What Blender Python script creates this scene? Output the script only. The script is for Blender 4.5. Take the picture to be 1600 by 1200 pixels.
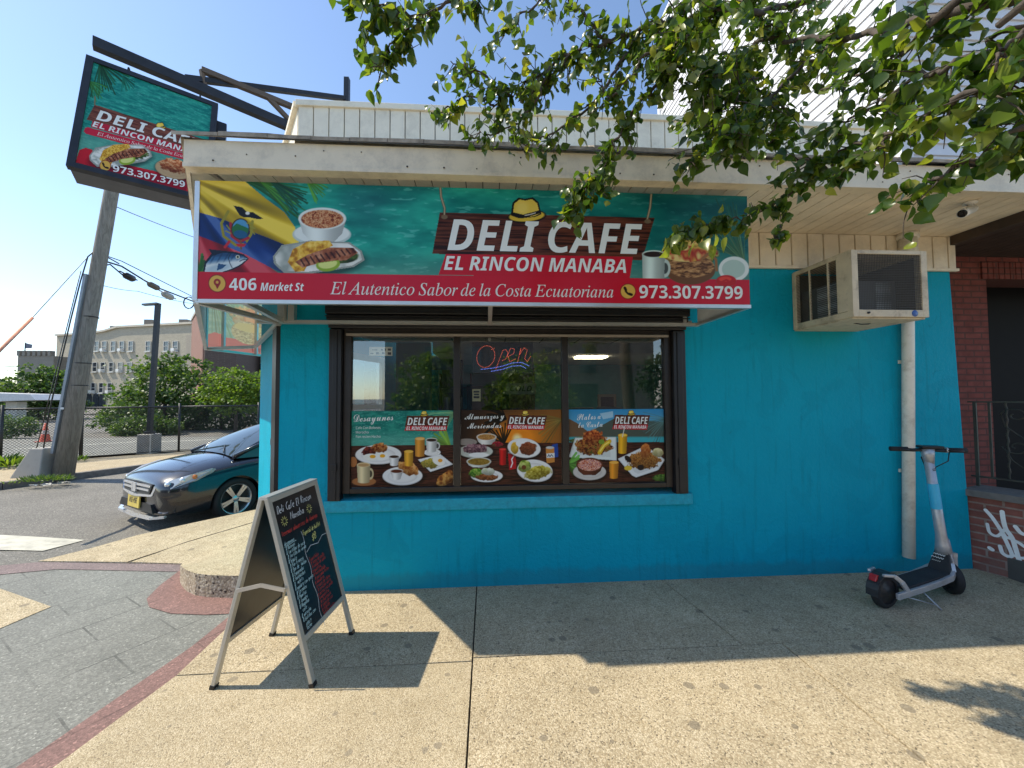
import bpy, bmesh, math, random
import numpy as np
from mathutils import Vector, Matrix
R = math.radians
scene = bpy.context.scene
col = scene.collection
for o in list(bpy.data.objects):
    bpy.data.objects.remove(o)

# ------------------------------------------------------------------ camera
CAM = np.array([0, 0, 1.6]); FPX = 600.0
def _basis(vpx=762, vpy=622, roll=0.3):
    u = np.array([(vpx-800)/FPX, (600-vpy)/FPX, -1.0]); u /= np.linalg.norm(u)
    r = math.radians(roll)
    x = np.array([math.cos(r), math.sin(r), 0.]); x -= u*(x@u); x /= np.linalg.norm(x)
    return np.array([x, u, np.cross(x, u)])
CM = _basis()
cd = bpy.data.cameras.new('camera'); cam = bpy.data.objects.new('camera', cd); col.objects.link(cam)
cd.sensor_fit = 'HORIZONTAL'; cd.sensor_width = 36; cd.lens = 36*FPX/1600
cd.clip_start = 0.02; cd.clip_end = 2000
mw = Matrix.Identity(4)
for i in range(3):
    for j in range(3): mw[i][j] = CM[i][j]
    mw[i][3] = CAM[i]
cam.matrix_world = mw
scene.camera = cam
def ray(px, py): return CM @ np.array([(px-800)/FPX, (600-py)/FPX, -1.])
def onY(px, py, Y): d = ray(px, py); return CAM + d*(Y/d[1])
def onZ(px, py, Z): d = ray(px, py); return CAM + d*((Z-CAM[2])/d[2])

# ------------------------------------------------------------------ world, sun, exposure
SUN_TO = Vector((-1, 0.055, 1.23)).normalized()
SUN_EL = math.asin(SUN_TO.z); SUN_AZ = math.atan2(SUN_TO.x, SUN_TO.y)
world = bpy.data.worlds.new('World'); scene.world = world; world.use_nodes = True
nt = world.node_tree; nt.nodes.clear()
wo = nt.nodes.new('ShaderNodeOutputWorld'); bg = nt.nodes.new('ShaderNodeBackground'); sk = nt.nodes.new('ShaderNodeTexSky')
sk.sky_type = 'NISHITA'; sk.sun_disc = False; sk.sun_elevation = SUN_EL; sk.sun_rotation = SUN_AZ
sk.air_density = 1.0; sk.dust_density = 0.3; sk.ozone_density = 1.6
bg.inputs[1].default_value = 0.142
nt.links.new(sk.outputs[0], bg.inputs[0]); nt.links.new(bg.outputs[0], wo.inputs[0])
sl = bpy.data.lights.new('sun', 'SUN'); sun = bpy.data.objects.new('sun', sl); col.objects.link(sun)
sl.energy = 3.4; sl.angle = R(0.53); sl.color = (1.0, 0.92, 0.76)
sun.rotation_euler = SUN_TO.to_track_quat('Z', 'Y').to_euler()
vs = scene.view_settings
vs.view_transform = 'Standard'; vs.look = 'None'; vs.gamma = 1; vs.exposure = 0.85; vs.use_curve_mapping = False
scene.cycles.max_bounces = 8; scene.cycles.transparent_max_bounces = 24
scene.cycles.diffuse_bounces = 4; scene.cycles.glossy_bounces = 4

# ------------------------------------------------------------------ helpers
rnd = random.Random(7)
ORG = {}
def tag(o, label=None, cat=None, group=None, kind=None):
    if label: o['label'] = label
    if cat: o['category'] = cat
    if group: o['group'] = group
    if kind: o['kind'] = kind
    return o
def thing(name, label, cat, loc=(0, 0, 0), rz=0, group=None):
    o = bpy.data.objects.new(name, None); col.objects.link(o)
    o.location = loc; o.rotation_euler = (0, 0, rz); o.empty_display_size = .1
    ORG[o.name] = Vector(loc) if rz == 0 else None
    return tag(o, label, cat, group)
def link(name, me, mats, parent=None, label=None):
    o = bpy.data.objects.new(name, me); col.objects.link(o)
    for m in (mats if isinstance(mats, (list, tuple)) else [mats]):
        me.materials.append(m)
    if parent is not None: o.parent = parent
    if label: o['label'] = label
    return o
def org(p):
    while p is not None:
        if p.name in ORG: return ORG[p.name]
        p = p.parent
    return None
def s2l(c):
    c = np.asarray(c, float)/255.
    return np.where(c <= .04045, c/12.92, ((c+.055)/1.055)**2.4)
class MB:
    """collects faces; build() links them as one mesh object"""
    def __init__(s): s.v = []; s.f = []; s.m = []; s.sm = []
    def add(s, vs, fs, m=0, smooth=False):
        b = len(s.v); s.v += [tuple(map(float, p)) for p in vs]
        for f in fs: s.f.append(tuple(b+i for i in f)); s.m.append(m); s.sm.append(smooth)
        return s
    def box(s, x0, x1, y0, y1, z0, z1, m=0):
        return s.add([(x0,y0,z0),(x1,y0,z0),(x1,y1,z0),(x0,y1,z0),(x0,y0,z1),(x1,y0,z1),(x1,y1,z1),(x0,y1,z1)],
                     [(3,2,1,0),(4,5,6,7),(0,1,5,4),(1,2,6,5),(2,3,7,6),(3,0,4,7)], m)
    def bar(s, p, q, w, h=None, up=(0, 0, 1), m=0):
        h = h or w; p = Vector(p); q = Vector(q); d = (q-p).normalized(); u = Vector(up)
        a = d.cross(u)
        if a.length < 1e-4: a = d.cross(Vector((1, 0, 0)))
        a.normalize(); b = a.cross(d); a *= w/2; b *= h/2
        vs = [p-a-b, p+a-b, p+a+b, p-a+b, q-a-b, q+a-b, q+a+b, q-a+b]
        return s.add(vs, [(0,1,2,3),(7,6,5,4),(4,5,1,0),(5,6,2,1),(6,7,3,2),(7,4,0,3)], m)
    def tube(s, pts, r, n=8, m=0, cap=True, smooth=True):
        pts = [Vector(p) for p in pts]; k = len(pts); rr = r if isinstance(r, (list, tuple)) else [r]*k
        vs = []; ref = None
        for i, p in enumerate(pts):
            d = (pts[min(i+1, k-1)]-pts[max(i-1, 0)]).normalized()
            if ref is None: ref = Vector((0, 0, 1)) if abs(d.z) < .9 else Vector((1, 0, 0))
            a = d.cross(ref).normalized(); b = d.cross(a); ref = b.cross(d) if False else ref
            for j in range(n):
                t = 2*math.pi*j/n; vs.append(p+(a*math.cos(t)+b*math.sin(t))*rr[i])
        fs = [(i*n+j, i*n+(j+1) % n, (i+1)*n+(j+1) % n, (i+1)*n+j) for i in range(k-1) for j in range(n)]
        if cap: fs += [tuple(range(n))[::-1], tuple((k-1)*n+j for j in range(n))]
        return s.add(vs, fs, m, smooth)
    def lathe(s, prof, c, axis=(0, 0, 1), n=24, m=0, smooth=True):
        ax = Vector(axis).normalized(); a = ax.orthogonal().normalized(); b = ax.cross(a); c = Vector(c); k = len(prof)
        vs = [c+ax*h+(a*math.cos(2*math.pi*j/n)+b*math.sin(2*math.pi*j/n))*r for r, h in prof for j in range(n)]
        fs = [(i*n+j, i*n+(j+1) % n, (i+1)*n+(j+1) % n, (i+1)*n+j) for i in range(k-1) for j in range(n)]
        return s.add(vs, fs, m, smooth)
    def prism(s, poly, d, m=0):
        """poly: 3d points, d: extrusion vector"""
        n = len(poly); d = Vector(d); P = [Vector(p) for p in poly]
        s.add(P+[p+d for p in P], [tuple(range(n))[::-1], tuple(range(n, 2*n))]+[(i, (i+1) % n, n+(i+1) % n, n+i) for i in range(n)], m)
        return s
    def quad(s, a, b, c, d, m=0): return s.add([a, b, c, d], [(0, 1, 2, 3)], m)
    def build(s, name, mats, parent=None, bevel=0, label=None, smooth=None):
        og = org(parent) or Vector((0, 0, 0))
        vs = [(x-og.x, y-og.y, z-og.z) for x, y, z in s.v]
        me = bpy.data.meshes.new(name); me.from_pydata(vs, [], s.f); me.update()
        me.polygons.foreach_set('material_index', s.m)
        me.polygons.foreach_set('use_smooth', s.sm if smooth is None else [smooth]*len(s.f))
        bm = bmesh.new(); bm.from_mesh(me)
        bmesh.ops.recalc_face_normals(bm, faces=bm.faces)
        if bevel:
            es = [e for e in bm.edges if len(e.link_faces) == 2 and e.calc_face_angle(0) > .5]
            bmesh.ops.bevel(bm, geom=es, offset=bevel, segments=2, affect='EDGES', profile=.6)
        bm.to_mesh(me); bm.free()
        return link(name, me, mats, parent, label)
class Plane:
    def __init__(s, o, u, v): s.o = Vector(o); s.u = Vector(u).normalized(); s.v = Vector(v).normalized(); s.n = s.u.cross(s.v).normalized()
    def __call__(s, a, b, off=0): return s.o+s.u*a+s.v*b+s.n*off

# ------------------------------------------------------------------ materials
def nodes(name):
    m = bpy.data.materials.new(name); m.use_nodes = True
    n = m.node_tree; return m, n, n.nodes['Principled BSDF'], n.nodes['Material Output']
def N(t, kind, **kw):
    x = t.nodes.new(kind)
    for k, v in kw.items():
        if k in x.inputs: x.inputs[k].default_value = v
        else: setattr(x, k, v)
    return x
def ramp(t, fac, stops):
    r = t.nodes.new('ShaderNodeValToRGB'); e = r.color_ramp.elements
    while len(e) < len(stops): e.new(.5)
    for i, (p, c) in enumerate(stops):
        e[i].position = p; e[i].color = (*c, 1) if len(c) == 3 else c
    t.links.new(fac, r.inputs[0]); return r.outputs[0]
def mixc(t, fac, a, b, mode='MIX'):
    x = t.nodes.new('ShaderNodeMix'); x.data_type = 'RGBA'; x.blend_type = mode
    for k, v in ((0, fac), (6, a), (7, b)):
        if hasattr(v, 'links'): t.links.new(v, x.inputs[k])
        elif k == 0: x.inputs[0].default_value = v
        else: x.inputs[k].default_value = (*v, 1)
    return x.outputs[2]
def noise(t, scale, detail=6, rough=.6, vec=None, dist=0):
    x = N(t, 'ShaderNodeTexNoise', Scale=scale, Detail=detail, Roughness=rough, Distortion=dist)
    t.links.new(vec or coords(t), x.inputs['Vector']); return x.outputs['Fac']
def coords(t, scale=(1, 1, 1)):
    c = t.nodes.get('TC') or t.nodes.new('ShaderNodeTexCoord'); c.name = 'TC'
    if scale == (1, 1, 1): return c.outputs['Object']
    m = N(t, 'ShaderNodeMapping'); m.inputs['Scale'].default_value = scale; t.links.new(c.outputs['Object'], m.inputs[0]); return m.outputs[0]
def bump(t, b, h, strength=.3, dist=.01):
    x = N(t, 'ShaderNodeBump', Strength=strength, Distance=dist); t.links.new(h, x.inputs['Height'])
    t.links.new(x.outputs[0], b.inputs['Normal']); return x
def mat(name, c, rough=.6, metal=0., var=.12, vs_=6., bmp=0., bs=60., dirt=None, dscale=2.5, damt=.5, spec=.5, coat=0.):
    m, t, b, o = nodes(name)
    b.inputs['Roughness'].default_value = rough; b.inputs['Metallic'].default_value = metal
    b.inputs['Specular IOR Level'].default_value = spec; b.inputs['Coat Weight'].default_value = coat
    c = np.array(c, float)
    out = ramp(t, noise(t, vs_), [(.3, tuple(np.clip(c*(1-var), 0, 1))), (.7, tuple(np.clip(c*(1+var), 0, 1)))])
    if dirt is not None:
        f = ramp(t, noise(t, dscale, 10, .75), [(.48, (0, 0, 0)), (.75, (damt,)*3)])
        out = mixc(t, f, out, dirt)
    t.links.new(out, b.inputs['Base Color'])
    if bmp: bump(t, b, noise(t, bs, 4), bmp, .01)
    return m
def emit(name, c, s):
    m, t, b, o = nodes(name); b.inputs['Base Color'].default_value = (*c, 1)
    b.inputs['Emission Color'].default_value = (*c, 1); b.inputs['Emission Strength'].default_value = s; return m
def glass_pane(name, refl=1.0, tint=(.9, .95, .95), ior=1.55):
    m, t, b, o = nodes(name); t.nodes.remove(b)
    tr = N(t, 'ShaderNodeBsdfTransparent'); tr.inputs[0].default_value = (*tint, 1)
    g = N(t, 'ShaderNodeBsdfGlossy', Roughness=0.0); fr = N(t, 'ShaderNodeFresnel', IOR=ior)
    mu = N(t, 'ShaderNodeMath', operation='MULTIPLY', use_clamp=True); mu.inputs[1].default_value = refl
    t.links.new(fr.outputs[0], mu.inputs[0]); mx = t.nodes.new('ShaderNodeMixShader')
    t.links.new(mu.outputs[0], mx.inputs[0]); t.links.new(tr.outputs[0], mx.inputs[1]); t.links.new(g.outputs[0], mx.inputs[2])
    t.links.new(mx.outputs[0], o.inputs[0]); return m
def brick(name, c1, c2, mortar, axes='xz', bw=.21, bh=.07, ms=.012, rough=.85, bmp=.6, paint=0):
    m, t, b, o = nodes(name); b.inputs['Roughness'].default_value = rough
    s = N(t, 'ShaderNodeSeparateXYZ'); t.links.new(coords(t), s.inputs[0]); k = N(t, 'ShaderNodeCombineXYZ')
    ix = {'x': 0, 'y': 1, 'z': 2}
    t.links.new(s.outputs[ix[axes[0]]], k.inputs[0]); t.links.new(s.outputs[ix[axes[1]]], k.inputs[1])
    x = N(t, 'ShaderNodeTexBrick', Scale=1.0); x.inputs['Brick Width'].default_value = bw; x.inputs['Row Height'].default_value = bh
    x.inputs['Mortar Size'].default_value = ms; x.inputs['Color1'].default_value = (*c1, 1); x.inputs['Color2'].default_value = (*c2, 1)
    x.inputs['Mortar'].default_value = (*mortar, 1); x.inputs['Mortar Smooth'].default_value = .3
    t.links.new(k.outputs[0], x.inputs[0])
    out = mixc(t, ramp(t, noise(t, 9), [(.35, (0, 0, 0)), (.72, (.75,)*3)]), x.outputs[0], tuple(np.array(c1)*.5))
    out = mixc(t, ramp(t, noise(t, 2.3, 9, .75), [(.5, (0, 0, 0)), (.72, (.5,)*3)]), out, tuple(np.array(mortar)*.8+np.array(c1)*.2))
    t.links.new(out, b.inputs['Base Color'])
    iv = N(t, 'ShaderNodeMath', operation='SUBTRACT'); iv.inputs[0].default_value = 1; t.links.new(x.outputs['Fac'], iv.inputs[1])
    bump(t, b, iv.outputs[0], bmp, .012); return m
def aggregate(name, base, dark, light, scale=95., gum=True, blot=.3):
    """exposed-aggregate concrete: rounded pebbles of several tones in a sandy binder"""
    m, t, b, o = nodes(name); b.inputs['Roughness'].default_value = .85; b.inputs['Specular IOR Level'].default_value = .25
    v = N(t, 'ShaderNodeTexVoronoi', Scale=scale); t.links.new(coords(t), v.inputs['Vector'])
    sp = N(t, 'ShaderNodeSeparateColor'); t.links.new(v.outputs['Color'], sp.inputs[0])
    tone = ramp(t, sp.outputs[0], [(0, dark), (.10, tuple(np.array(base)*.84)), (.5, base), (.85, light), (1, tuple(np.array(light)*1.08))])
    edge = ramp(t, v.outputs['Distance'], [(.45, (1, 1, 1)), (.85, (.76, .72, .66))])
    out = mixc(t, 1., tone, edge, 'MULTIPLY')
    big = ramp(t, noise(t, 1.1, 8, .7), [(.3, (1-blot,)*3), (.7, (1.0, 1.0, 1.0))])
    spot = ramp(t, noise(t, 2.6, 9, .72, None, .6), [(.60, (1, 1, 1)), (.70, (.84, .82, .78))]); big = mixc(t, 1., big, spot, 'MULTIPLY')
    out = mixc(t, 1., out, big, 'MULTIPLY')
    st = ramp(t, noise(t, 7., 6, .7), [(.3, (.86, .84, .80)), (.65, (1, 1, 1))])
    out = mixc(t, 1., out, st, 'MULTIPLY')
    if gum:
        g = N(t, 'ShaderNodeTexVoronoi', Scale=4.2); g.inputs['Randomness'].default_value = 1; g.voronoi_dimensions = '2D'
        nz = N(t, 'ShaderNodeTexNoise', Scale=18.); t.links.new(coords(t), nz.inputs['Vector'])
        va = N(t, 'ShaderNodeVectorMath', operation='SCALE'); va.inputs['Scale'].default_value = .022; t.links.new(nz.outputs['Color'], va.inputs[0])
        vb = N(t, 'ShaderNodeVectorMath', operation='ADD'); t.links.new(coords(t), vb.inputs[0]); t.links.new(va.outputs[0], vb.inputs[1])
        t.links.new(vb.outputs[0], g.inputs['Vector'])
        gs = N(t, 'ShaderNodeSeparateColor'); t.links.new(g.outputs['Color'], gs.inputs[0])
        sz = N(t, 'ShaderNodeMath', operation='MULTIPLY_ADD'); sz.inputs[1].default_value = .24; sz.inputs[2].default_value = -.115; t.links.new(gs.outputs[1], sz.inputs[0])
        lt = N(t, 'ShaderNodeMath', operation='LESS_THAN'); t.links.new(g.outputs['Distance'], lt.inputs[0]); t.links.new(sz.outputs[0], lt.inputs[1])
        am = N(t, 'ShaderNodeMath', operation='MULTIPLY'); am.inputs[1].default_value = .72; t.links.new(lt.outputs[0], am.inputs[0])
        out = mixc(t, am.outputs[0], out, tuple(np.array(dark)*1.0))
    t.links.new(out, b.inputs['Base Color'])
    iv = N(t, 'ShaderNodeMath', operation='SUBTRACT'); iv.inputs[0].default_value = 1; t.links.new(v.outputs['Distance'], iv.inputs[1])
    bump(t, b, iv.outputs[0], .45, .006); return m
def printmat(name, rough=.35, trans=0., spec=.22):
    m, t, b, o = nodes(name); b.inputs['Roughness'].default_value = rough; b.inputs['Specular IOR Level'].default_value = spec
    a = N(t, 'ShaderNodeAttribute', attribute_name='Col'); t.links.new(a.outputs['Color'], b.inputs['Base Color'])
    if trans:
        tl = N(t, 'ShaderNodeBsdfTranslucent'); t.links.new(mixc(t, .45, a.outputs['Color'], (.62, .60, .52)), tl.inputs[0]); mx = N(t, 'ShaderNodeMixShader'); mx.inputs[0].default_value = trans
        t.links.new(b.outputs[0], mx.inputs[1]); t.links.new(tl.outputs[0], mx.inputs[2]); t.links.new(mx.outputs[0], o.inputs[0])
    return m
def leafmat(name, c1, c2, c3, trans=.35, rough=.4):
    m, t, b, o = nodes(name); b.inputs['Roughness'].default_value = rough
    a = N(t, 'ShaderNodeAttribute', attribute_name='Col'); sp = N(t, 'ShaderNodeSeparateColor'); t.links.new(a.outputs['Color'], sp.inputs[0])
    out = ramp(t, sp.outputs[0], [(0, c1), (.55, c2), (1, c3)])
    t.links.new(out, b.inputs['Base Color'])
    tl = N(t, 'ShaderNodeBsdfTranslucent'); t.links.new(mixc(t, 1., out, (1.5, 1.6, .5), 'MULTIPLY'), tl.inputs[0])
    mx = N(t, 'ShaderNodeMixShader'); mx.inputs[0].default_value = trans
    t.links.new(b.outputs[0], mx.inputs[1]); t.links.new(tl.outputs[0], mx.inputs[2]); t.links.new(mx.outputs[0], o.inputs[0]); return m
GLY = {
'BA':'211|-20,0 105,240 167,240 191,0 142,0 138,57 60,57 32,0|81,100 136,100 131,162 130,181 130,202 129,202 122,184 112,165',
'BB':'208|9,0 59,240 129,240 160,237 184,228 200,211 205,186 202,164 191,146 175,133 153,125 153,124 168,117 179,108 186,94 189,78 186,54 176,34 162,19 143,8 120,2 94,0|89,145 114,145 130,147 143,152 151,161 153,176 146,192 126,198 101,198|67,42 97,42 114,44 127,51 135,62 138,78 136,89 131,98 121,103 108,104 81,104',
'BC':'206|108,-3 81,-1 59,8 42,22 30,41 23,64 20,91 21,112 25,133 31,155 40,175 51,193 65,210 81,224 101,235 123,241 148,243 170,242 187,239 203,234 219,226 199,185 176,197 163,200 148,201 130,199 114,191 100,179 90,165 81,148 76,130 72,111 71,93 74,70 82,53 97,43 118,39 132,40 146,43 174,52 174,9 147,1 129,-2',
'BD':'227|9,0 59,240 124,240 151,237 174,229 193,216 206,199 214,176 217,149 215,120 210,94 201,70 189,49 174,32 156,18 134,8 110,2 83,0|67,42 85,42 110,46 130,57 146,73 157,95 163,120 166,146 162,169 153,186 139,195 120,198 101,198',
'BE':'182|9,0 59,240 193,240 185,198 101,198 90,145 168,145 159,104 81,104 67,42 151,42 143,0',
'BF':'178|9,0 59,240 193,240 184,198 101,198 88,136 165,136 156,95 79,95 59,0',
'BI':'129|-10,0 -4,29 27,42 60,197 35,211 41,240 147,240 141,211 110,197 77,42 102,29 96,0',
'BL':'174|9,0 59,240 109,240 67,42 151,42 143,0',
'BM':'296|9,0 59,240 126,240 136,60 138,60 228,240 297,240 246,0 200,0 224,113 230,138 236,163 242,186 241,186 147,0 101,0 91,186 90,186 87,166 83,140 77,111 54,0',
'BN':'254|9,0 59,240 118,240 174,63 175,63 178,81 182,105 186,126 210,240 255,240 204,0 148,0 90,181 88,181 87,172 84,154 81,132 78,113 54,0',
'BO':'245|109,-3 82,-1 60,8 43,22 30,40 23,62 20,88 22,116 28,144 37,170 51,194 69,214 90,230 117,240 147,243 174,241 196,233 213,219 225,201 232,179 235,154 233,125 227,97 218,70 205,46 187,26 166,10 140,0|113,39 131,43 148,53 163,70 174,93 179,111 183,131 184,152 181,172 173,188 161,198 143,201 128,199 114,192 102,182 92,168 83,151 77,131 73,110 71,88 74,67 82,52 95,42',
'BR':'204|9,0 59,240 118,240 150,236 175,224 191,204 196,174 192,148 181,127 164,112 143,102 186,0 132,0 98,92 78,92 59,0|87,133 100,133 119,136 133,143 142,155 145,171 137,191 113,198 101,198',
'BS':'178|65,-3 48,-2 32,1 18,5 7,11 7,56 21,49 36,43 51,40 65,39 81,40 93,45 102,53 104,65 102,77 97,87 76,104 56,120 48,130 41,142 36,155 35,170 37,190 45,208 57,223 73,234 94,241 117,243 135,242 151,239 167,234 182,227 164,189 140,198 117,201 105,199 95,194 88,185 86,174 88,162 94,154 116,137 133,123 145,108 153,91 155,71 152,48 143,29 129,15 110,5 89,-1',
'Ba':'199|66,-3 54,-2 41,3 31,12 22,24 17,41 15,63 16,85 21,107 28,128 38,147 50,163 65,176 81,184 100,187 116,185 128,179 138,171 145,160 146,160 156,183 194,183 155,0 118,0 120,24 119,24 108,13 97,4 83,-1|86,37 96,39 105,45 113,54 120,65 125,79 129,92 131,120 129,131 125,139 118,145 108,147 99,145 91,140 84,131 77,121 72,108 68,94 66,80 65,65 70,44',
'Be':'187|87,-3 58,1 35,14 20,36 15,67 16,90 21,112 29,132 41,150 55,165 73,177 94,184 117,187 144,183 163,173 175,157 179,137 172,111 153,90 132,81 106,75 73,73 65,73 64,69 64,66 67,53 73,43 83,36 97,34 111,35 123,37 151,48 151,11 137,5 122,0 106,-2|70,106 78,106 102,108 119,115 128,125 131,136 127,147 114,151 105,150 96,145 88,139 80,130 74,119',
'Bk':'191|6,0 60,255 109,255 85,141 80,122 75,105 77,105 151,183 207,183 126,101 172,0 117,0 87,69 67,57 55,0',
'Br':'141|6,0 45,183 83,183 79,149 81,149 93,165 106,177 121,184 138,187 147,186 154,185 143,137 136,139 127,140 109,136 94,125 81,107 73,82 55,0',
'Bt':'138|67,-3 48,-1 33,6 23,19 19,39 21,57 40,146 15,146 20,170 52,184 74,222 106,222 98,183 144,183 136,146 90,146 71,57 70,49 74,39 84,37 97,38 111,42 111,5 92,-1',
'D0':'192|96,-3 69,0 48,11 32,29 21,54 14,84 12,120 13,145 16,167 20,186 31,211 47,229 68,240 96,243 122,240 143,229 159,211 171,186 177,156 180,120 179,95 176,73 171,54 161,29 145,11 123,0|96,38 112,43 122,58 126,74 128,95 129,120 128,145 126,166 122,182 112,197 96,202 80,197 70,182 66,166 63,145 62,120 63,95 66,74 70,58 80,43',
'D1':'192|88,0 88,139 88,162 89,186 82,179 72,170 44,148 20,178 97,240 139,240 139,0',
'D2':'192|13,0 13,35 74,96 103,127 112,139 119,150 123,161 124,172 122,185 116,194 107,199 95,201 81,199 68,194 54,187 40,176 13,209 35,226 47,233 62,238 78,242 98,243 120,241 139,235 154,224 165,211 172,196 174,178 172,159 166,142 157,126 144,110 127,93 107,74 77,45 77,43 181,43 181,0',
'D3':'192|82,-3 57,-2 34,2 13,10 13,53 29,46 45,41 61,38 77,37 100,39 115,46 123,58 126,73 124,82 121,90 114,96 103,100 88,103 68,104 50,104 50,143 68,143 88,144 102,147 112,152 118,158 121,166 122,175 120,186 114,195 103,200 88,202 72,201 58,196 37,185 13,220 28,229 46,236 67,241 91,243 114,241 134,236 150,228 166,210 172,186 168,164 157,146 140,134 120,126 120,125 145,119 164,108 175,91 179,70 176,50 168,32 155,18 137,6 112,-1',
'D4':'192|108,0 108,50 6,50 6,85 111,240 157,240 157,89 186,89 186,50 157,50 157,0|50,89 108,89 108,130 108,148 109,169 110,182 109,182 102,169 94,155',
'D5':'192|81,-3 63,-3 46,0 30,4 16,10 16,53 30,47 46,42 63,39 79,38 99,40 114,47 123,59 126,76 120,96 104,108 78,112 58,110 41,107 21,118 30,240 160,240 160,197 75,197 70,150 82,152 101,153 121,151 140,145 155,134 167,120 174,102 177,80 174,56 166,36 152,19 134,7 110,-1',
'D6':'192|99,-3 76,-1 55,8 37,22 24,42 17,59 13,79 12,102 13,122 15,143 19,162 25,181 34,198 47,213 62,225 81,235 104,240 132,242 148,242 164,240 164,199 150,202 135,203 109,200 89,193 75,182 66,167 61,149 58,128 60,128 69,139 80,148 94,154 112,156 141,151 163,136 176,112 181,80 179,56 171,35 159,19 143,6 123,-1|98,37 112,40 123,48 130,61 132,79 130,95 124,107 114,114 99,117 89,116 80,112 72,106 67,99 63,92 62,84 63,73 66,62 71,52 78,44 88,39',
'D7':'192|37,0 127,197 9,197 9,240 181,240 181,208 90,0',
'D8':'192|96,-3 71,-1 50,4 34,14 17,34 12,61 15,83 25,101 40,114 58,125 43,136 30,150 22,166 19,185 22,203 30,217 42,228 58,236 77,241 96,243 116,241 134,236 150,228 162,217 170,203 173,185 170,165 160,150 147,137 130,127 154,111 164,101 173,90 178,77 180,62 177,44 169,28 157,14 140,5 119,-1|96,148 107,154 116,161 123,170 125,181 123,192 117,199 107,204 96,206 84,204 75,199 69,192 67,181 69,170 76,161 85,154|95,34 112,36 124,42 131,51 133,63 132,72 128,79 114,92 98,102 94,104 80,96 69,87 61,77 59,64 61,52 68,42 79,36',
'D9':'192|60,-3 43,-3 28,-1 28,40 42,37 56,36 83,39 103,46 116,57 126,72 131,90 133,111 131,111 123,100 113,91 98,85 78,83 51,88 29,103 15,127 11,159 13,183 21,204 33,220 49,233 69,240 92,242 116,240 137,231 154,217 168,197 175,180 179,160 180,137 179,117 177,97 173,77 166,58 157,41 145,26 130,14 111,5 87,-1|92,122 103,123 112,127 119,133 125,140 128,148 130,155 129,166 126,177 121,187 113,195 104,200 93,202 80,199 69,192 62,179 60,160 62,144 68,132 78,125',
'SA':'232|-42,0 -41,6 -20,12 0,28 54,91 178,237 185,237 176,29 178,19 183,12 192,8 206,6 204,0 110,0 112,6 115,6 128,8 136,13 141,23 143,39 144,79 66,79 58,75 33,45 20,28 16,18 21,9 39,6 38,0|72,91 145,91 149,183',
'SC':'235|109,-5 82,-2 58,6 39,20 25,39 16,62 13,89 15,114 23,138 35,161 51,182 70,201 91,217 113,228 137,235 161,237 182,235 206,229 215,227 222,229 227,235 233,235 220,166 213,166 213,172 213,177 210,198 200,213 185,223 164,226 143,224 123,215 104,202 87,185 73,164 62,140 55,115 52,87 57,55 70,30 91,15 118,9 147,14 174,28 199,51 206,46 184,23 162,7 137,-2',
'SE':'227|-17,0 -15,7 -14,7 0,8 9,13 16,22 21,37 63,192 66,210 64,217 60,221 52,224 41,226 42,232 220,232 210,182 204,182 204,183 204,197 201,207 195,214 186,218 173,220 154,221 126,221 111,219 103,213 98,198 80,130 108,130 130,132 144,138 154,148 161,163 167,163 143,81 137,81 138,94 136,110 126,117 107,119 77,119 56,42 54,31 52,24 54,18 58,14 77,12 100,12 122,13 141,17 157,24 170,34 182,47 193,64 200,64 176,0',
'SS':'184|77,-5 54,-2 29,5 25,6 21,7 13,4 7,-4 1,-4 13,73 19,73 23,44 34,23 51,10 73,5 85,7 96,12 105,19 112,28 116,40 118,52 114,70 103,87 92,101 77,116 61,133 51,148 46,162 44,177 46,193 52,208 62,220 76,230 92,235 111,237 126,237 140,233 151,230 156,228 164,230 169,236 176,236 165,168 160,168 156,194 148,212 134,223 116,227 100,224 88,216 80,204 77,188 79,178 84,167 91,156 100,145 116,129 132,112 146,89 150,63 148,45 141,28 130,15 115,4 97,-2',
'Sa':'171|25,-4 13,-2 4,5 -1,17 -3,32 0,60 9,88 19,106 31,122 45,137 68,153 92,158 108,154 116,140 121,154 146,154 116,45 111,22 117,17 126,23 141,40 146,36 128,14 112,0 98,-4 87,0 84,11 87,28 95,59 77,31 60,12 43,0|41,16 49,18 58,24 67,32 76,43 85,56 93,71 100,85 105,101 108,115 109,129 105,144 92,149 77,145 62,133 48,113 37,88 29,61 27,37 30,21',
'Sb':'170|41,-4 23,-2 9,3 1,10 -2,18 -1,25 44,202 46,212 46,218 43,226 31,228 25,228 27,234 47,236 61,239 78,243 81,240 51,125 69,144 87,155 107,158 126,155 140,145 150,129 153,109 151,89 144,69 133,50 119,32 102,17 83,6 62,-2|47,5 66,8 84,20 100,37 112,59 120,83 123,105 121,121 115,132 105,139 93,142 77,138 63,127 51,109 41,83 27,33 25,19 30,8',
'Sc':'149|50,-4 29,0 13,11 3,30 0,54 1,71 6,87 14,104 24,119 37,132 51,143 75,154 100,158 114,156 124,151 131,143 133,133 132,125 129,119 123,115 117,114 106,118 102,128 103,134 107,140 109,142 110,145 107,148 99,149 81,146 65,135 51,119 39,98 32,75 30,54 32,36 38,23 48,14 61,11 78,15 96,25 114,41 119,35 96,13 73,0',
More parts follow.
